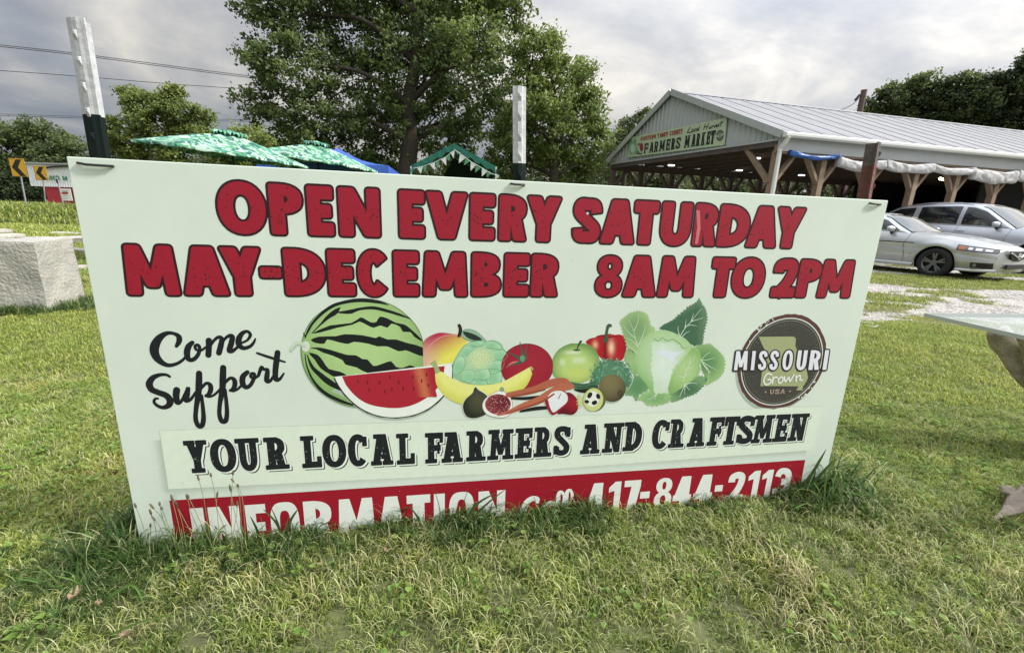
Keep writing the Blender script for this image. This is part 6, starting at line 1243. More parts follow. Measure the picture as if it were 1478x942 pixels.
def tree(name, label, Y, blobs, trunk, size=0.118, dens=1.0, base=(0.108, 0.166, 0.043), light=(0.196, 0.274, 0.069), seed=1, dj=.5, limbs=7, tr=.3, bark=None, group=None, clump=.42, per=46, lean_up=0):
    r_ = np.random.default_rng(seed); px0 = trunk[0]; P0 = at(px0[0], px0[1], Y); P0 = Vector((P0.x, P0.y, bank_z(P0.x, P0.y))); root = empty(name, label, 'tree', P0, group=group); k = Y / FPX; C = []; K_ = []; cents = []
    for bl_ in blobs:
        px, py, rp = bl_[:3]; tint = bl_[3] if len(bl_) > 3 else .5; c_ = at(px, py, Y); c_ = np.array(c_); R_ = rp * k
        off = r_.uniform(-dj, dj) * R_ * 1.6; c_[1] += off; cents.append((Vector(c_), R_, tint)); ns = max(4, int(dens * 7.5 * (R_ / clump) ** 2))
        d = r_.normal(size=(ns, 3)); d /= np.linalg.norm(d, axis=1)[:, None]; rad = R_ * (.30 + .72 * r_.random(ns) ** .55); sub = c_ + d * rad[:, None] * np.array([1, 1.15, 1])
        for s_, rr_ in zip(sub, rad):
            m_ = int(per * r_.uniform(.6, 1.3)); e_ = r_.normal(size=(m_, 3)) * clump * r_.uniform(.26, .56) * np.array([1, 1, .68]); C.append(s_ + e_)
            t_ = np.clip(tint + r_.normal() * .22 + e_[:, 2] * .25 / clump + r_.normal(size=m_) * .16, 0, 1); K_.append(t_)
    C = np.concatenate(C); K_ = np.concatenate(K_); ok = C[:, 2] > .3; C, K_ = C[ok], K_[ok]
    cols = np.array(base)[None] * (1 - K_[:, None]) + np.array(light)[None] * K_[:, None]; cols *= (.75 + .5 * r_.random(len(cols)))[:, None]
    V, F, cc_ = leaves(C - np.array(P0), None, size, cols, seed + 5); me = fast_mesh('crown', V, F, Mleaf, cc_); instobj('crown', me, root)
    T = [Vector((0, 0, -.2))] + [Vector(at(px, py, Y)) - P0 for px, py in trunk[1:]]; q = MB(); n = len(T); q.tube([Vector(v) for v in crom([tuple(v) for v in T], 4)], list(np.linspace(tr * 1.25, tr * .35, (n - 1) * 4 + 1)), 10); q.build('trunk', bark or Mbark, root, smooth=True)
    order = sorted(range(len(cents)), key=lambda i: -cents[i][1])[:limbs]
    for i in order:
        c_, R_, _t = cents[i]; c_ = c_ - P0; cand = [v for v in T[1:] if v.z < c_.z - .2] or [T[1]]; s_ = min(cand, key=lambda v: (v - c_).length); mid = s_.lerp(c_, .5) + Vector((r_.normal() * .25, r_.normal() * .25, .12 * (c_ - s_).length * (1 if c_.z > s_.z else -.3)))
        q = MB(); P = [Vector(v) for v in crom([tuple(s_), tuple(mid), tuple(c_)], 5)]; q.tube(P, list(np.linspace(tr * .42, tr * .08, len(P))), 7)
        for j in range(4):
            e_ = c_ + Vector(r_.normal(size=3)) * R_ * .5; st_ = P[int(r_.integers(4, len(P) - 1))]; q.tube([st_, st_.lerp(e_, .5) + Vector((0, 0, .08)), e_], [tr * .12, tr * .07, tr * .03], 5)
        q.build('limb', bark or Mbark, root, smooth=True)
    return root
B0, L0 = (.040, .060, .018), (.105, .135, .034)
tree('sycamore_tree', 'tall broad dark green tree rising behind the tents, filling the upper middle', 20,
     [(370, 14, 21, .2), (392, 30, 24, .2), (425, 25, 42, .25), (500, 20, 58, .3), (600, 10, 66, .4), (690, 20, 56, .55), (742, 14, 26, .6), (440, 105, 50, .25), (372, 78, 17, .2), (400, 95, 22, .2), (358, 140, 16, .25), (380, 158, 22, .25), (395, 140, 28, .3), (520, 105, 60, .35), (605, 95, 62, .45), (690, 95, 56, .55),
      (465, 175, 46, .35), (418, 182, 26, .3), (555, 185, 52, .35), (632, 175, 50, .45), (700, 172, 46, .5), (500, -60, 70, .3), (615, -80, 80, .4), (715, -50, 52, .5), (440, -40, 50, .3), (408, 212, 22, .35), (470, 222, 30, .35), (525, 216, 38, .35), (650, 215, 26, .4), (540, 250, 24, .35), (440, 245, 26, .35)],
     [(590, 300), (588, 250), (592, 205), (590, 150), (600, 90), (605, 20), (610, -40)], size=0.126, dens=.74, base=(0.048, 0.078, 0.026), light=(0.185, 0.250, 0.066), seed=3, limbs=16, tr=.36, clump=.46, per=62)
tree('bright_leafed_tree', 'lighter yellow-green tree right of the tall tree, behind the middle T-post', 19,
     [(770, 92, 30, .7), (791, 64, 16, .7), (805, 120, 40, .75), (843, 104, 18, .7), (855, 130, 14, .7), (848, 160, 28, .75), (800, 180, 44, .7), (862, 205, 20, .7), (758, 150, 34, .6), (765, 215, 34, .55), (812, 232, 34, .6), (850, 240, 22, .6), (735, 195, 26, .5), (870, 180, 12, .7), (725, 235, 24, .45)],
     [(800, 300), (800, 255), (795, 205), (800, 150), (795, 100)], size=0.111, dens=1.0, base=(.088, .132, .036), light=(.20, .265, .072), seed=11, limbs=10, tr=.18, clump=.38, per=68)
tree('spreading_tree', 'mid-left tree with upswept pale branches behind the patterned umbrella', 30,
     [(250, 128, 8), (244, 140, 13), (176, 126, 7), (186, 136, 11), (200, 150, 13), (226, 148, 16), (250, 160, 17), (272, 162, 12), (292, 168, 12), (212, 170, 18), (178, 188, 15), (165, 205, 13), (190, 208, 20), (225, 195, 22), (260, 190, 20), (290, 190, 14), (215, 225, 20), (255, 220, 20), (170, 225, 15), (300, 205, 14)],
     [(222, 300), (220, 240), (216, 200), (210, 170), (228, 150)], size=0.148, dens=1.15, base=(0.082, 0.121, 0.035), light=(0.244, 0.304, 0.078), seed=21, limbs=9, tr=.2, bark=Mbarkl, clump=.42, per=52)
tree('hedge_tree', 'pale green bushy tree between the two patterned umbrellas', 33, [(345, 200, 14), (365, 192, 12), (385, 205, 16), (335, 222, 18), (400, 225, 18), (365, 225, 20), (320, 235, 16), (425, 205, 14), (310, 215, 10)],
     [(365, 300), (365, 250), (365, 215)], size=0.163, dens=1.1, base=(0.117, 0.166, 0.047), light=(0.313, 0.371, 0.108), seed=25, limbs=4, tr=.15, clump=.5, per=52)
tree('dark_tree', 'dark rounded tree above the chevron signs at the left edge', 42, [(12, 196, 20), (52, 186, 15), (35, 196, 18), (82, 198, 16), (104, 210, 13), (117, 218, 9), (60, 215, 26), (20, 230, 32), (95, 235, 24), (122, 236, 14), (-15, 215, 28), (0, 262, 32), (38, 262, 28), (70, 255, 22), (-30, 180, 25)],
     [(40, 300), (42, 250), (45, 210)], size=0.192, dens=1.1, base=(0.043, 0.066, 0.027), light=(0.147, 0.196, 0.062), seed=31, limbs=6, tr=.3, clump=.62, per=55)
tree('dark_understorey', 'black-green undergrowth beneath the dark tree behind the left chevron sign', 40, [(-20, 280, 22), (10, 285, 20), (36, 283, 18), (58, 280, 14), (-50, 270, 30), (0, 262, 22), (30, 265, 18)],
     [(10, 300), (10, 285), (10, 275)], size=0.178, dens=1.4, base=(0.023, 0.035, 0.018), light=(0.058, 0.082, 0.031), seed=35, limbs=0, tr=.1, clump=.6, per=62)
tree('far_tree', 'small tree seen behind the left slope of the barn roof', 40, [(905, 182, 11), (924, 171, 9), (935, 162, 6), (892, 200, 13), (915, 196, 12), (885, 220, 14), (905, 220, 14), (945, 175, 10), (875, 240, 12)],
     [(900, 300), (903, 240), (908, 200)], size=0.163, dens=1.1, base=(0.078, 0.108, 0.043), light=(0.196, 0.235, 0.088), seed=41, limbs=5, tr=.15, clump=.42, per=46)
bl_r = [[(1262, 155, 12, .4), (1282, 142, 16, .5), (1305, 132, 17, .5), (1322, 124, 14, .5), (1300, 160, 22, .4), (1272, 175, 16, .4), (1335, 150, 22, .4), (1250, 180, 12, .3)],
        [(1350, 140, 16, .15), (1372, 128, 16, .2), (1395, 130, 18, .2), (1370, 160, 26, .15), (1410, 155, 26, .15), (1390, 185, 22, .1), (1345, 180, 18, .1)],
        [(1425, 126, 18, .2), (1448, 134, 18, .15), (1470, 136, 20, .15), (1440, 165, 28, .1), (1475, 175, 26, .1), (1430, 195, 22, .1), (1500, 150, 30, .1)], [(1479, 98, 9, .1), (1484, 84, 7, .1), (1476, 112, 7, .1), (1498, 100, 18, .1), (1500, 125, 20, .1)]]
for i, (bl_, lb, tp) in enumerate(zip(bl_r, ('green tree just right of the utility pole above the barn roof', 'dense dark tree between the green tree and the far right tree', 'dense dark tree at the far right above the barn roof', 'tall dark tree whose edge just enters the photo at the upper right'), ((1290, 150), (1375, 150), (1450, 150), (1500, 110)))):
    tree('dark_tree', lb, 36 - i, bl_, [(tp[0], 330), (tp[0], 220), tp], size=0.185, dens=1.25, base=(0.035, 0.055, 0.023), light=(0.166, 0.216, 0.066), seed=50 + i, limbs=5, tr=.3, clump=.5, per=58)
# wooded backdrop seen under the barn roof and behind the tents
for i, (x0, x1, Yb, top, lb) in enumerate(((870, 1000, 44, 246, 'tree line seen under the left end of the barn roof'), (990, 1130, 46, 252, 'tree line seen under the middle of the open barn'), (1120, 1260, 48, 258, 'tree line seen under the barn between downspout and rusty T-post'), (130, 330, 50, 228, 'low trees behind the left umbrella and shed'), (320, 620, 48, 235, 'low trees behind the tents'), (600, 880, 47, 240, 'low trees behind the middle of the sign'))):
    bs_ = []; x = x0
    rq = np.random.default_rng(80 + i)
    while x < x1: bs_ += [(x, top + rq.uniform(-4, 12) + 8, rq.uniform(11, 18), rq.uniform(.2, .6)), (x + 5, top + 34, 18, .3), (x, top + 56, 16, .2)]; x += 15
    xm = (x0 + x1) / 2; tree('tree_line', lb, Yb, bs_, [(xm, 310), (xm, 290), (xm, top + 20)], size=0.222, dens=.95, base=(0.058, 0.082, 0.035), light=(0.157, 0.196, 0.069), seed=90 + i, limbs=0, tr=.15, clump=.7, per=46)
# ------------------------------------------------------------------ grass
Mg = bpy.data.materials.new('grass_blade'); Mg.use_nodes = True; t = Mg.node_tree; b = t.nodes['Principled BSDF']; b.inputs['Roughness'].default_value = .5; b.inputs['Specular IOR Level'].default_value = .3
a = t.nodes.new('ShaderNodeAttribute'); a.attribute_name = 'Col'; oi = t.nodes.new('ShaderNodeObjectInfo'); mr = t.nodes.new('ShaderNodeMapRange'); mr.inputs['To Min'].default_value = .65; mr.inputs['To Max'].default_value = 1.3; t.links.new(oi.outputs['Random'], mr.inputs[0])
ia = t.nodes.new('ShaderNodeAttribute'); ia.attribute_type = 'INSTANCER'; ia.attribute_name = 'tint'
m1 = t.nodes.new('ShaderNodeVectorMath'); m1.operation = 'SCALE'; t.links.new(a.outputs['Color'], m1.inputs[0]); t.links.new(mr.outputs[0], m1.inputs['Scale'])
m2 = t.nodes.new('ShaderNodeMixRGB'); m2.blend_type = 'MULTIPLY'; m2.inputs[0].default_value = 1; t.links.new(m1.outputs[0], m2.inputs[1])
dry = t.nodes.new('ShaderNodeMixRGB'); dry.inputs[1].default_value = (.90, 1.0, .78, 1); dry.inputs[2].default_value = (1.14, 1.06, .96, 1); t.links.new(ia.outputs['Fac'], dry.inputs[0]); t.links.new(dry.outputs[0], m2.inputs[2])
t.links.new(m2.outputs[0], b.inputs['Base Color']); tl = t.nodes.new('ShaderNodeBsdfTranslucent'); t.links.new(m2.outputs[0], tl.inputs[0]); mxx = t.nodes.new('ShaderNodeMixShader'); mxx.inputs[0].default_value = .42
t.links.new(b.outputs[0], mxx.inputs[1]); t.links.new(tl.outputs[0], mxx.inputs[2]); t.links.new(mxx.outputs[0], t.nodes['Material Output'].inputs['Surface'])
GREEN = [(.36, .42, .095), (.42, .47, .12), (.29, .36, .08), (.50, .52, .18), (.21, .29, .065)]; STRAW = [(.55, .53, .30), (.62, .60, .40), (.45, .41, .22)]
def blade(q, x, y, h, w_, az, bend, col, curl=.5, seg=4, z0=0.):
    d = Vector((math.cos(az), math.sin(az), 0)); sd = Vector((-d.y, d.x, 0)); k = len(q.v); p = Vector((x, y, z0)); ang = math.pi / 2 - random.uniform(0, .35) ; st = h / seg
    for i in range(seg + 1):
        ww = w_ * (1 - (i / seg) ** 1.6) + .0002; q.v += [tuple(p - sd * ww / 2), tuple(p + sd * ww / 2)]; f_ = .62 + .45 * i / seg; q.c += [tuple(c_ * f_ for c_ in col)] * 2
        p = p + (d * math.cos(ang) + Vector((0, 0, 1)) * math.sin(ang)) * st; ang -= bend / seg * (1 + curl * i)
    for i in range(seg): q.f.append((k + 2 * i, k + 2 * i + 1, k + 2 * i + 3, k + 2 * i + 2))
def tuft(nm, n, h, w_, rad, straw, flat=1.0, seed=0, seg=4, pal=None):
    random.seed(seed); q = MB(); q.c = []
    for i in range(n):
        st = random.random() < straw; col = random.choice(STRAW if st else (pal or GREEN)); r_ = rad * math.sqrt(random.random()); a_ = random.uniform(0, 6.28)
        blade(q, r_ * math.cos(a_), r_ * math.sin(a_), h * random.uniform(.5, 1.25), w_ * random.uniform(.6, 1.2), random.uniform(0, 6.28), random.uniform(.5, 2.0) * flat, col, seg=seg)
    me = q.mesh(nm, Mg); o = bpy.data.objects.new(nm, me); return o
def stuff_scatter(name, pts, rotz, scl, idx, tint, protos, label=None):
    """pts (n,3): one object whose points carry the tufts"""
    me = bpy.data.meshes.new(name); me.vertices.add(len(pts)); me.vertices.foreach_set('co', pts.astype('f').ravel())
    for nm, ty, dat in (('rotz', 'FLOAT', rotz), ('scl', 'FLOAT', scl), ('idx', 'INT', idx), ('tint', 'FLOAT', tint)): a_ = me.attributes.new(nm, ty, 'POINT'); a_.data.foreach_set('value', dat.astype('i' if ty == 'INT' else 'f'))
    o = bpy.data.objects.new(name, me); COL.objects.link(o); o['kind'] = 'stuff'
    if label: o['label'] = label; o['category'] = 'grass' if 'grass' in label else 'gravel'
    pc = bpy.data.collections.new(name + '_kinds')
    for i_p, p in enumerate(protos):
        p.name = '%s_kind_%02d' % (name, i_p); pc.objects.link(p)
    g = bpy.data.node_groups.new(name, 'GeometryNodeTree'); g.interface.new_socket('Geometry', in_out='INPUT', socket_type='NodeSocketGeometry'); g.interface.new_socket('Geometry', in_out='OUTPUT', socket_type='NodeSocketGeometry')
    gi = g.nodes.new('NodeGroupInput'); go = g.nodes.new('NodeGroupOutput'); ip_ = g.nodes.new('GeometryNodeInstanceOnPoints'); ci = g.nodes.new('GeometryNodeCollectionInfo'); ci.inputs['Collection'].default_value = pc; ci.inputs['Separate Children'].default_value = True; ci.inputs['Reset Children'].default_value = True
    def na(n_, ty): x = g.nodes.new('GeometryNodeInputNamedAttribute'); x.data_type = ty; x.inputs['Name'].default_value = n_; return x
    g.links.new(gi.outputs[0], ip_.inputs['Points']); g.links.new(ci.outputs[0], ip_.inputs['Instance']); ip_.inputs['Pick Instance'].default_value = True
    i_ = na('idx', 'INT'); g.links.new(i_.outputs['Attribute'], ip_.inputs['Instance Index']); r_ = na('rotz', 'FLOAT'); cx = g.nodes.new('ShaderNodeCombineXYZ'); g.links.new(r_.outputs['Attribute'], cx.inputs[2])
    e2r = g.nodes.new('FunctionNodeEulerToRotation'); g.links.new(cx.outputs[0], e2r.inputs[0]); g.links.new(e2r.outputs[0], ip_.inputs['Rotation']); s_ = na('scl', 'FLOAT'); g.links.new(s_.outputs['Attribute'], ip_.inputs['Scale']); g.links.new(ip_.outputs[0], go.inputs[0])
    md = o.modifiers.new('scatter', 'NODES'); md.node_group = g; return o
rg = np.random.default_rng(5)
ex2 = Vector((EX.x, EX.y, 0)).normalized(); nx2 = Vector((ex2.y, -ex2.x, 0)); s0_ = Vector((-1.1245, 1.1316, 0))
# on the lawn: wedge in front of the camera, thinning with distance
def sample(Y0, Y1, dens, spread=1.32, extra=1.1):
    n = int(dens * (spread * (Y1 ** 2 - Y0 ** 2) + 2 * extra * (Y1 - Y0))); y = np.sqrt(rg.random(n) * (Y1 ** 2 - Y0 ** 2) + Y0 ** 2); x = (rg.random(n) * 2 - 1) * (spread * y + extra); return np.stack([x, y], 1)
def on_lot(x, y): return x > 2.0 and y > lot_edge(x)
M_in = sign.matrix_world.inverted()
blk_in = lambda x, y: (lambda v: 0 < v.dot(d1) < 1.5 and .02 < v.dot(d2) < .76)(Vector((x, y, 0)) - bo_)
def in_barn(x, y): v = Vector((x, y, 0)) - bc; c_ = v.dot(ba); return c_ > -.3 and v.y > 0 and (v - ba * c_).length > -.1 and v.dot(Vector((-ba.y, ba.x, 0))) > -.2
protoN = [tuft('short_tuft', 34, .032, .0030, .034, .09 + .04 * (k % 3), 1.25, 100 + k) for k in range(8)]
def broadleaf(seed):
    random.seed(seed); q = MB(); q.c = []
    for i in range(5):
        a_ = random.uniform(0, 6.28); r_ = random.uniform(.004, .03); c_ = Vector((r_ * math.cos(a_), r_ * math.sin(a_), random.uniform(.018, .034))); k = len(q.v); s_ = random.uniform(.005, .009); col = random.choice([(.16, .25, .06), (.20, .29, .075), (.13, .21, .05)])
        for j in range(7): t_ = j * 2 * math.pi / 7; q.v.append(tuple(c_ + Vector((s_ * math.cos(t_) * 1.3, s_ * math.sin(t_), s_ * .4 * math.cos(2 * t_))))); q.c.append(col)
        q.f.append(tuple(range(k, k + 7)))
    return bpy.data.objects.new('broad_leaves', q.mesh('broad_leaves', Mg))
def thatch(seed):
    random.seed(seed); q = MB(); q.c = []
    for i in range(6): blade(q, random.uniform(-.03, .03), random.uniform(-.03, .03), random.uniform(.035, .07), .0020, random.uniform(0, 6.28), 1.9, random.choice(STRAW), .3, 5, .012)
    return bpy.data.objects.new('dry_stems', q.mesh('dry_stems', Mg))
protoN += [broadleaf(400), thatch(410)]
SHADED = [(.19, .26, .065), (.24, .31, .08), (.14, .205, .05), (.30, .34, .12), (.09, .15, .04)]  # darker greens: shade before the sign painted into the blade colour
protoD = [tuft('shaded_tuft', 26, .036, .0028, .034, .10 + .05 * (k % 3), 1.3, 160 + k, pal=SHADED) for k in range(6)] + [thatch(420), thatch(421), thatch(422)]
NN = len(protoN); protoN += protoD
protoM = [tuft('mid_tuft', 24, .038, .0055, .075, .07, 1.2, 120 + k, 3) for k in range(5)]
protoF = [tuft('far_tuft', 16, .075, .013, .17, .12, 1.1, 130 + k, 2) for k in range(4)]
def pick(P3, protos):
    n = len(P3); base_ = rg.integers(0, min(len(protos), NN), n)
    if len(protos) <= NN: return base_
    for i in range(n):      # sign's shade put into darker blades, with more dry stems, on its near side
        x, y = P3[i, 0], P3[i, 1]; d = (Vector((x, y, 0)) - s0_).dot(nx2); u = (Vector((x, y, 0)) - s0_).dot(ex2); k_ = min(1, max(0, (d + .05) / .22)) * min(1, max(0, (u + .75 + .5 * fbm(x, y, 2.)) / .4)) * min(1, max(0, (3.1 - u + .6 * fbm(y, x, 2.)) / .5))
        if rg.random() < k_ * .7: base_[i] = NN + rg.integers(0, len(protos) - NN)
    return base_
def build_zone(name, Y0, Y1, dens, protos, label, sbase, spread=1.32):
    P = sample(Y0, Y1, dens, spread); keep = []; Zs = []; tn = []; sc = []
    for x, y in P:
        g_ok = True; z = 0.
        if on_lot(x, y):
            gv = grassiness(x, y); g_ok = gv > .02 + rg.random() * .12; z = .006; ssc = .7
            if in_barn(x, y): g_ok = False
        else: ssc = 1.
        if blk_in(x, y): g_ok = False
        bz = bank_z(x, y)
        if bz > .02: z = bz; ssc = 1.8
        keep.append(g_ok); Zs.append(z); v = fbm(x, y, .9, 4, 2.); v2 = fbm(x, y, 4.2, 3, 7.); tn.append(min(1, max(0, .32 + .55 * v + .55 * v2 + (.28 if on_lot(x, y) else 0)))); sc.append(ssc * (1 + .35 * v2))
    keep = np.array(keep); P3 = np.concatenate([P, np.array(Zs)[:, None]], 1)[keep]; n = len(P3)
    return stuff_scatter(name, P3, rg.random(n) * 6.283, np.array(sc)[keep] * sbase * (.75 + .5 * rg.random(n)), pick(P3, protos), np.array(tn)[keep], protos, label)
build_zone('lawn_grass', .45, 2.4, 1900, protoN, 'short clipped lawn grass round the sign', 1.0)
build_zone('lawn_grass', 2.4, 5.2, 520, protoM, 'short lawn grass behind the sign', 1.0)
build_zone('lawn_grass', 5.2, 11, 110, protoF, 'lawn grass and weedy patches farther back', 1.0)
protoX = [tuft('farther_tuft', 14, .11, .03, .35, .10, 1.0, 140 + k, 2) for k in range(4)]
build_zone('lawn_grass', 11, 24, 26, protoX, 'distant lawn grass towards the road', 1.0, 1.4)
# tall grass: at the sign foot, round the block, on the bank
def long_proto(seed, n=16, h=.17, w_=.006, rad=.03, straw=.08):
    random.seed(seed); q = MB(); q.c = []; GG = [(.07, .125, .035), (.09, .155, .04), (.055, .105, .035), (.12, .18, .05)]
    for i in range(n): r_ = rad * math.sqrt(random.random()); a_ = random.uniform(0, 6.28); blade(q, r_ * math.cos(a_), r_ * math.sin(a_), h * random.uniform(.35, 1.2), w_ * random.uniform(.5, 1.3), random.uniform(0, 6.28), random.uniform(.3, 1.9), random.choice(STRAW if random.random() < straw else GG), .6, 6)
    return bpy.data.objects.new('long_tuft', q.mesh('long_tuft', Mg))
LP = [long_proto(200 + k, 18, .13, .0045 + .001 * (k % 3), .03) for k in range(7)]
pts = []; scs = []

for k in range(1000):
    u = rg.uniform(-.12, 2.56); dd = abs(rg.normal()) * .085 + .012; side_ = 1 if rg.random() < .62 else -1; dd = dd if side_ > 0 else -(dd + .03)
    hh = .88 + .62 * fbm(u, 0, 2.2, 3, 1.) + (.35 if u < .25 else 0) + (.2 if .95 < u < 1.5 else 0) + (.35 if u > 2.25 else 0) - (.42 if 1.5 < u < 2.2 else 0); hh *= 1 - min(.6, abs(dd) * 2.6); p = s0_ + ex2 * u + nx2 * dd; pts.append((p.x, p.y, 0)); scs.append(max(.3, hh) * rg.uniform(.45, 1.2))
for k in range(420):   # unmown patch at the left foot of the sign
    a_ = rg.uniform(0, 6.28); r_ = abs(rg.normal()) * .17; p = s0_ + ex2 * (-.06 + 1.7 * r_ * math.cos(a_)) + nx2 * (.10 + r_ * math.sin(a_)); 
    pts.append((p.x, p.y, 0)); scs.append(rg.uniform(.3, .62))
for k in range(520):   # round the foot of the concrete block
    u = rg.uniform(-.05, 1.5); p = (bo_ + d1 * u - d2 * abs(rg.normal() * .10)) if rg.random() < .62 else (bo_ + d2 * rg.uniform(0, .9) - d1 * abs(rg.normal() * .16)); pts.append((p.x, p.y, 0)); scs.append(rg.uniform(.5, 1.15))
pts = np.array(pts); n = len(pts); stuff_scatter('tall_grass', pts, rg.random(n) * 6.283, np.array(scs), rg.integers(0, 7, n), rg.random(n) * .25, LP, 'longer uncut grass along the foot of the sign and block')
BPp = [long_proto(230 + k, 22, .5, .02, .25, .2) for k in range(5)]
pts = []; 
for k in range(2600):
    x = rg.uniform(-38, -7); y = 17.4 + rg.random() ** 1.3 * 7; z = bank_z(x, y); pts.append((x, y, z))
pts = np.array(pts); n = len(pts); stuff_scatter('bank_grass', pts, rg.random(n) * 6.283, rg.uniform(.35, .85, n), rg.integers(0, 5, n), rg.random(n) * .6, BPp, 'tall rough grass on the roadside bank')
# gravel stones
def stone(seed):
    random.seed(seed); q = bmesh.new(); bmesh.ops.create_icosphere(q, subdivisions=1, radius=.5)
    for v in q.verts: v.co = Vector((v.co.x * random.uniform(.7, 1.2), v.co.y * random.uniform(.6, 1.1), v.co.z * .6)) * random.uniform(.85, 1.15)
    me = bpy.data.meshes.new('stone'); q.to_mesh(me); q.free(); me.materials.append(mat('gravel_stone', (.50, .47, .43), .9, col2=(.30, .28, .26), vscale=3)); return bpy.data.objects.new('stone', me)
pts = []; 
for k in range(26000):
    y = 4.3 + 9 * rg.random() ** 1.5; x = rg.uniform(2.2, 1.3 * y + 1.2)
    if y > lot_edge(x) - .25 and grassiness(x, y) < .12 and not in_barn(x, y): pts.append((x, y, .008))
pts = np.array(pts); n = len(pts); sc_ = .015 + .03 * rg.random(n) ** 2.5; sc_ *= 1 + .08 * (pts[:, 1] - 4); stuff_scatter('gravel_stones', pts, rg.random(n) * 6.283, sc_, rg.integers(0, 5, n), rg.random(n), [stone(300 + k) for k in range(5)], 'loose pale gravel on the parking lot')
# ------------------------------------------------------------------ weeds
Mstem = mat('weed_stem', (.17, .19, .08), .7); Mseed = mat('seed_head', (.11, .085, .055), .9, bump=.5, bscale=200); Mbl = mat('green_blade_leaf', (.075, .14, .045), .55, var=.2, vscale=30); Mbl2 = mat('bright_blade_leaf', (.14, .26, .06), .5, var=.2, vscale=30)
def sign_pt(px, py, off): u = SP.uv(px, py, -off); return SP.o + SP.ex * u[0] + SP.ez * u[1] - SP.ey * off
def weed(label, stems, leaves_=()):
    b0 = sign_pt(stems[0][0][0], stems[0][0][1], .05); b0.z = 0; e = empty('plantain_weed', label, 'weed', b0)
    for i, st in enumerate(stems):
        off = .03 + .035 * ((i * 37) % 10) / 10; P = [sign_pt(px, py, off) - b0 for px, py in st]; P[0].z = -.01; q = MB(); C_ = [Vector(v) for v in crom([tuple(p) for p in P], 5)]; q.tube(C_, .0008, 5); so_ = q.build('stem', Mstem, e)
        d = (C_[-1] - C_[-2]).normalized(); hl_ = random.uniform(.010, .020); q = MB(); q.tube([C_[-1] + d * hl_ * t_ for t_ in (-.2, .1, .5, .9, 1.1)], [.001, .0026, .0030, .0022, .0005], 7); h_ = q.build('seed_head', Mseed, so_, smooth=True)
s5 = lambda *pts_: [(230 + x / 5.886, 620 + y / 5.886) for x, y in pts_]; s2 = lambda *p: [(x / 2.956, 640 + y / 2.956) for x, y in p]
random.seed(12)
weed('weed with curved seed stalks in front of the lower left corner of the sign', [s2((720, 420), (690, 370), (660, 325)), s2((735, 425), (710, 350), (655, 275)), s2((650, 430), (665, 370), (645, 300)), s2((740, 430), (700, 340), (682, 262)), s2((760, 430), (730, 380), (692, 280)), s2((640, 440), (610, 350), (580, 270)), s2((655, 440), (645, 400), (642, 355)), s2((780, 430), (760, 340), (735, 240)), s2((790, 430), (780, 350), (757, 270)), s2((860, 425), (800, 350), (745, 250)), s2((900, 425), (830, 330), (800, 235))])
weed('weed with tall slender seed stalks before the first letters of the red banner', [s5((430, 930), (380, 600), (335, 425)), s5((500, 930), (480, 600), (440, 395)), s5((600, 940), (610, 640), (625, 380)), s5((690, 940), (680, 560), (630, 440)), s5((700, 940), (640, 700), (605, 515)), s5((720, 930), (710, 620), (672, 485)), s5((640, 940), (500, 700), (490, 570)), s5((480, 930), (330, 740), (250, 575)), s5((560, 940), (650, 760), (660, 650))])
def blade_plant(name, label, base_px, blades, m_, offs=.05, cat='grass clump'):
    b0 = gp(*base_px); e = empty(name, label, cat, b0)
    for i, (pts_, wd) in enumerate(blades):
        P = []
        for j, (px, py) in enumerate(pts_):
            if j == 0: p = gp(px, py, 0.)
            else:
                d = ray(px, py); Yb = P0_.y - .012 * j - (i % 3) * .01; p = CAM + d * (Yb / d.y)
            if j == 0: P0_ = p
            P.append(p - b0)
        C_ = [Vector(v) for v in crom([tuple(p) for p in P], 5)]; q = MB(); rows = []; n = len(C_)
        for k, p in enumerate(C_):
            d = (C_[min(k + 1, n - 1)] - C_[max(k - 1, 0)]).normalized(); sd = d.cross(_f).normalized(); t_ = k / (n - 1); ww = wd * .5 * min(1, .35 + 2.2 * t_) * (1 - t_ ** 3) + .0002; rows.append([p - sd * ww, p + Vector((0, .25 * ww, -.15 * ww)), p + sd * ww])
        q.grid(rows); q.build('leaf_blade', m_, e, smooth=True)
s3 = lambda *p: [(430 + x / 5.888, 610 + y / 5.888) for x, y in p]
blade_plant('broadleaf_grass', 'broad dark grass blades crossing the third and fourth letters of the red banner', (395, 782), [(s5((850, 960), (830, 850), (770, 730)), .010), (s5((1060, 960), (1000, 800), (880, 670)), .010), (s5((1060, 960), (1110, 780), (1180, 670)), .010), (s5((1020, 960), (1020, 830), (940, 640)), .006), (s5((780, 960), (700, 860), (690, 700)), .004)], Mbl)
s6 = lambda *p: [(500 + x / 2.956, 680 + y / 2.956) for x, y in p]
blade_plant('broadleaf_grass', 'broad grass blades leaning right over the last letters of INFORMATION', (700, 762), [(s6((520, 250), (570, 165), (680, 75)), .008), (s6((500, 250), (545, 150), (640, 90)), .010), (s6((480, 250), (490, 170), (525, 60)), .003), (s6((370, 260), (400, 180), (370, 60)), .003), (s6((400, 240), (450, 190), (510, 165)), .009), (s6((600, 280), (590, 200), (560, 195)), .008), (s6((640, 260), (560, 190), (690, 250)), .007), (s6((330, 260), (300, 190), (270, 150)), .007)], Mbl)
s7 = lambda *p: [(1000 + x / 2.925, 620 + y / 2.925) for x, y in p]
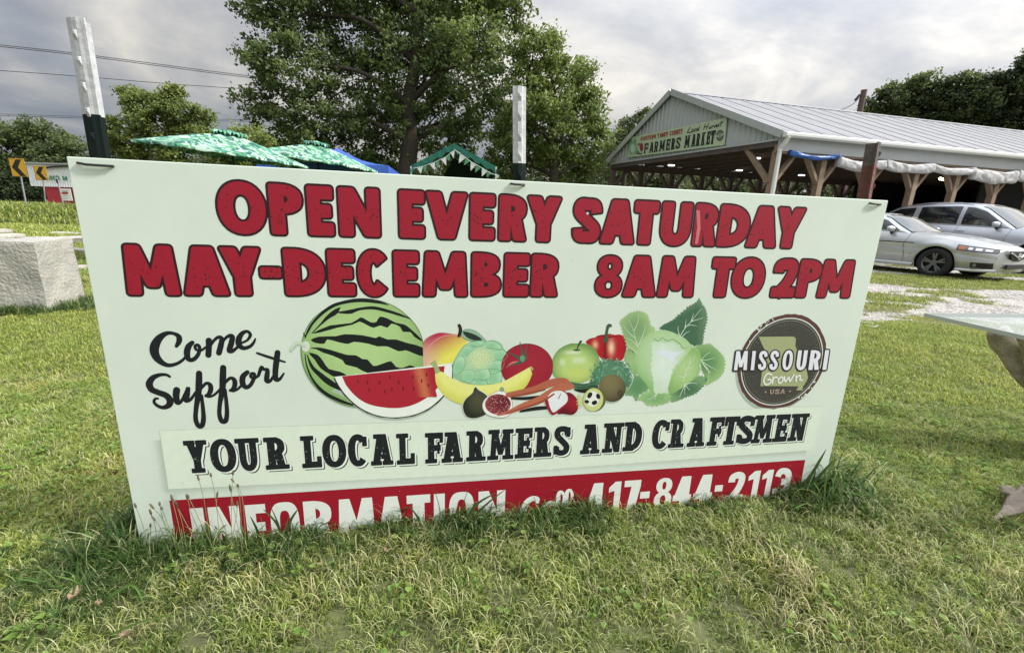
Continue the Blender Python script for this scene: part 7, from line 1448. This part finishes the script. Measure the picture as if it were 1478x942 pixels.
blade_plant('broadleaf_grass', 'dark broad grass blades at the lower right corner of the sign', (1165, 720), [(s7((430, 290), (500, 190), (565, 78)), .016), (s7((440, 290), (520, 210), (600, 120)), .016), (s7((450, 300), (530, 230), (600, 180)), .012), (s7((380, 300), (450, 250), (520, 230)), .008)], Mbl)
blade_plant('bright_grass_clump', 'bright fresh green grass clump growing beside the right end of the sign', (1205, 720), [(s7((560, 330), (600, 240), (650, 200)), .006), (s7((560, 330), (630, 260), (740, 290)), .006), (s7((560, 330), (560, 230), (590, 130)), .007), (s7((540, 340), (580, 310), (690, 400)), .007), (s7((540, 340), (480, 310), (380, 360)), .007), (s7((590, 330), (650, 230), (655, 255)), .006), (s7((570, 330), (530, 250), (510, 220)), .005), (s7((600, 330), (680, 270), (760, 280)), .005), (s7((570, 330), (620, 200), (640, 160)), .005), (s7((560, 340), (500, 330), (440, 330)), .006), (s7((540, 340), (545, 370), (530, 400)), .005)], Mbl2)
blade_plant('pale_grass_clump', 'arching yellow-green grass blades in the lawn below the left corner of the sign', (150, 860), [(s2((420, 690), (560, 600), (620, 700)), .009), (s2((300, 680), (330, 560), (330, 480)), .008), (s2((420, 700), (350, 600), (230, 560)), .007), (s2((200, 850), (220, 800), (250, 780)), .010), (s2((100, 880), (130, 830), (140, 810)), .010), (s2((440, 830), (600, 760), (790, 720)), .005), (s2((280, 640), (200, 600), (60, 570)), .006)], Mbl2)
Mdl = mat('dead_leaf', (.27, .20, .12), .8, var=.3, vscale=60)
for i, ((px, py), lb, s_) in enumerate((((107, 860), 'curled brown dead leaf in the grass at the lower left', .022), ((141, 873), 'smaller reddish dead leaf right of the curled brown one', .015), ((182, 918), 'faded dead leaf lying deep in the grass near the bottom left', .018), ((556, 795), 'small orange-brown dead leaf below the banner', .011))):
    P = gp(px, py, .035); q = MB(); q.grid([[Vector((s_ * x, s_ * .55 * y * (1 - .8 * abs(x) ** 2), s_ * (.5 * y * y + .25 * x * x))) for y in (-1, -.5, 0, .5, 1)] for x in (-1, -.6, -.2, .2, .6, 1)]); o = q.build('dead_leaf', Mdl, smooth=True); o.location = P; o.rotation_euler = (random.uniform(-.4, .4), random.uniform(-.4, .4), random.uniform(0, 6)); tag(o, lb, 'dead leaf')
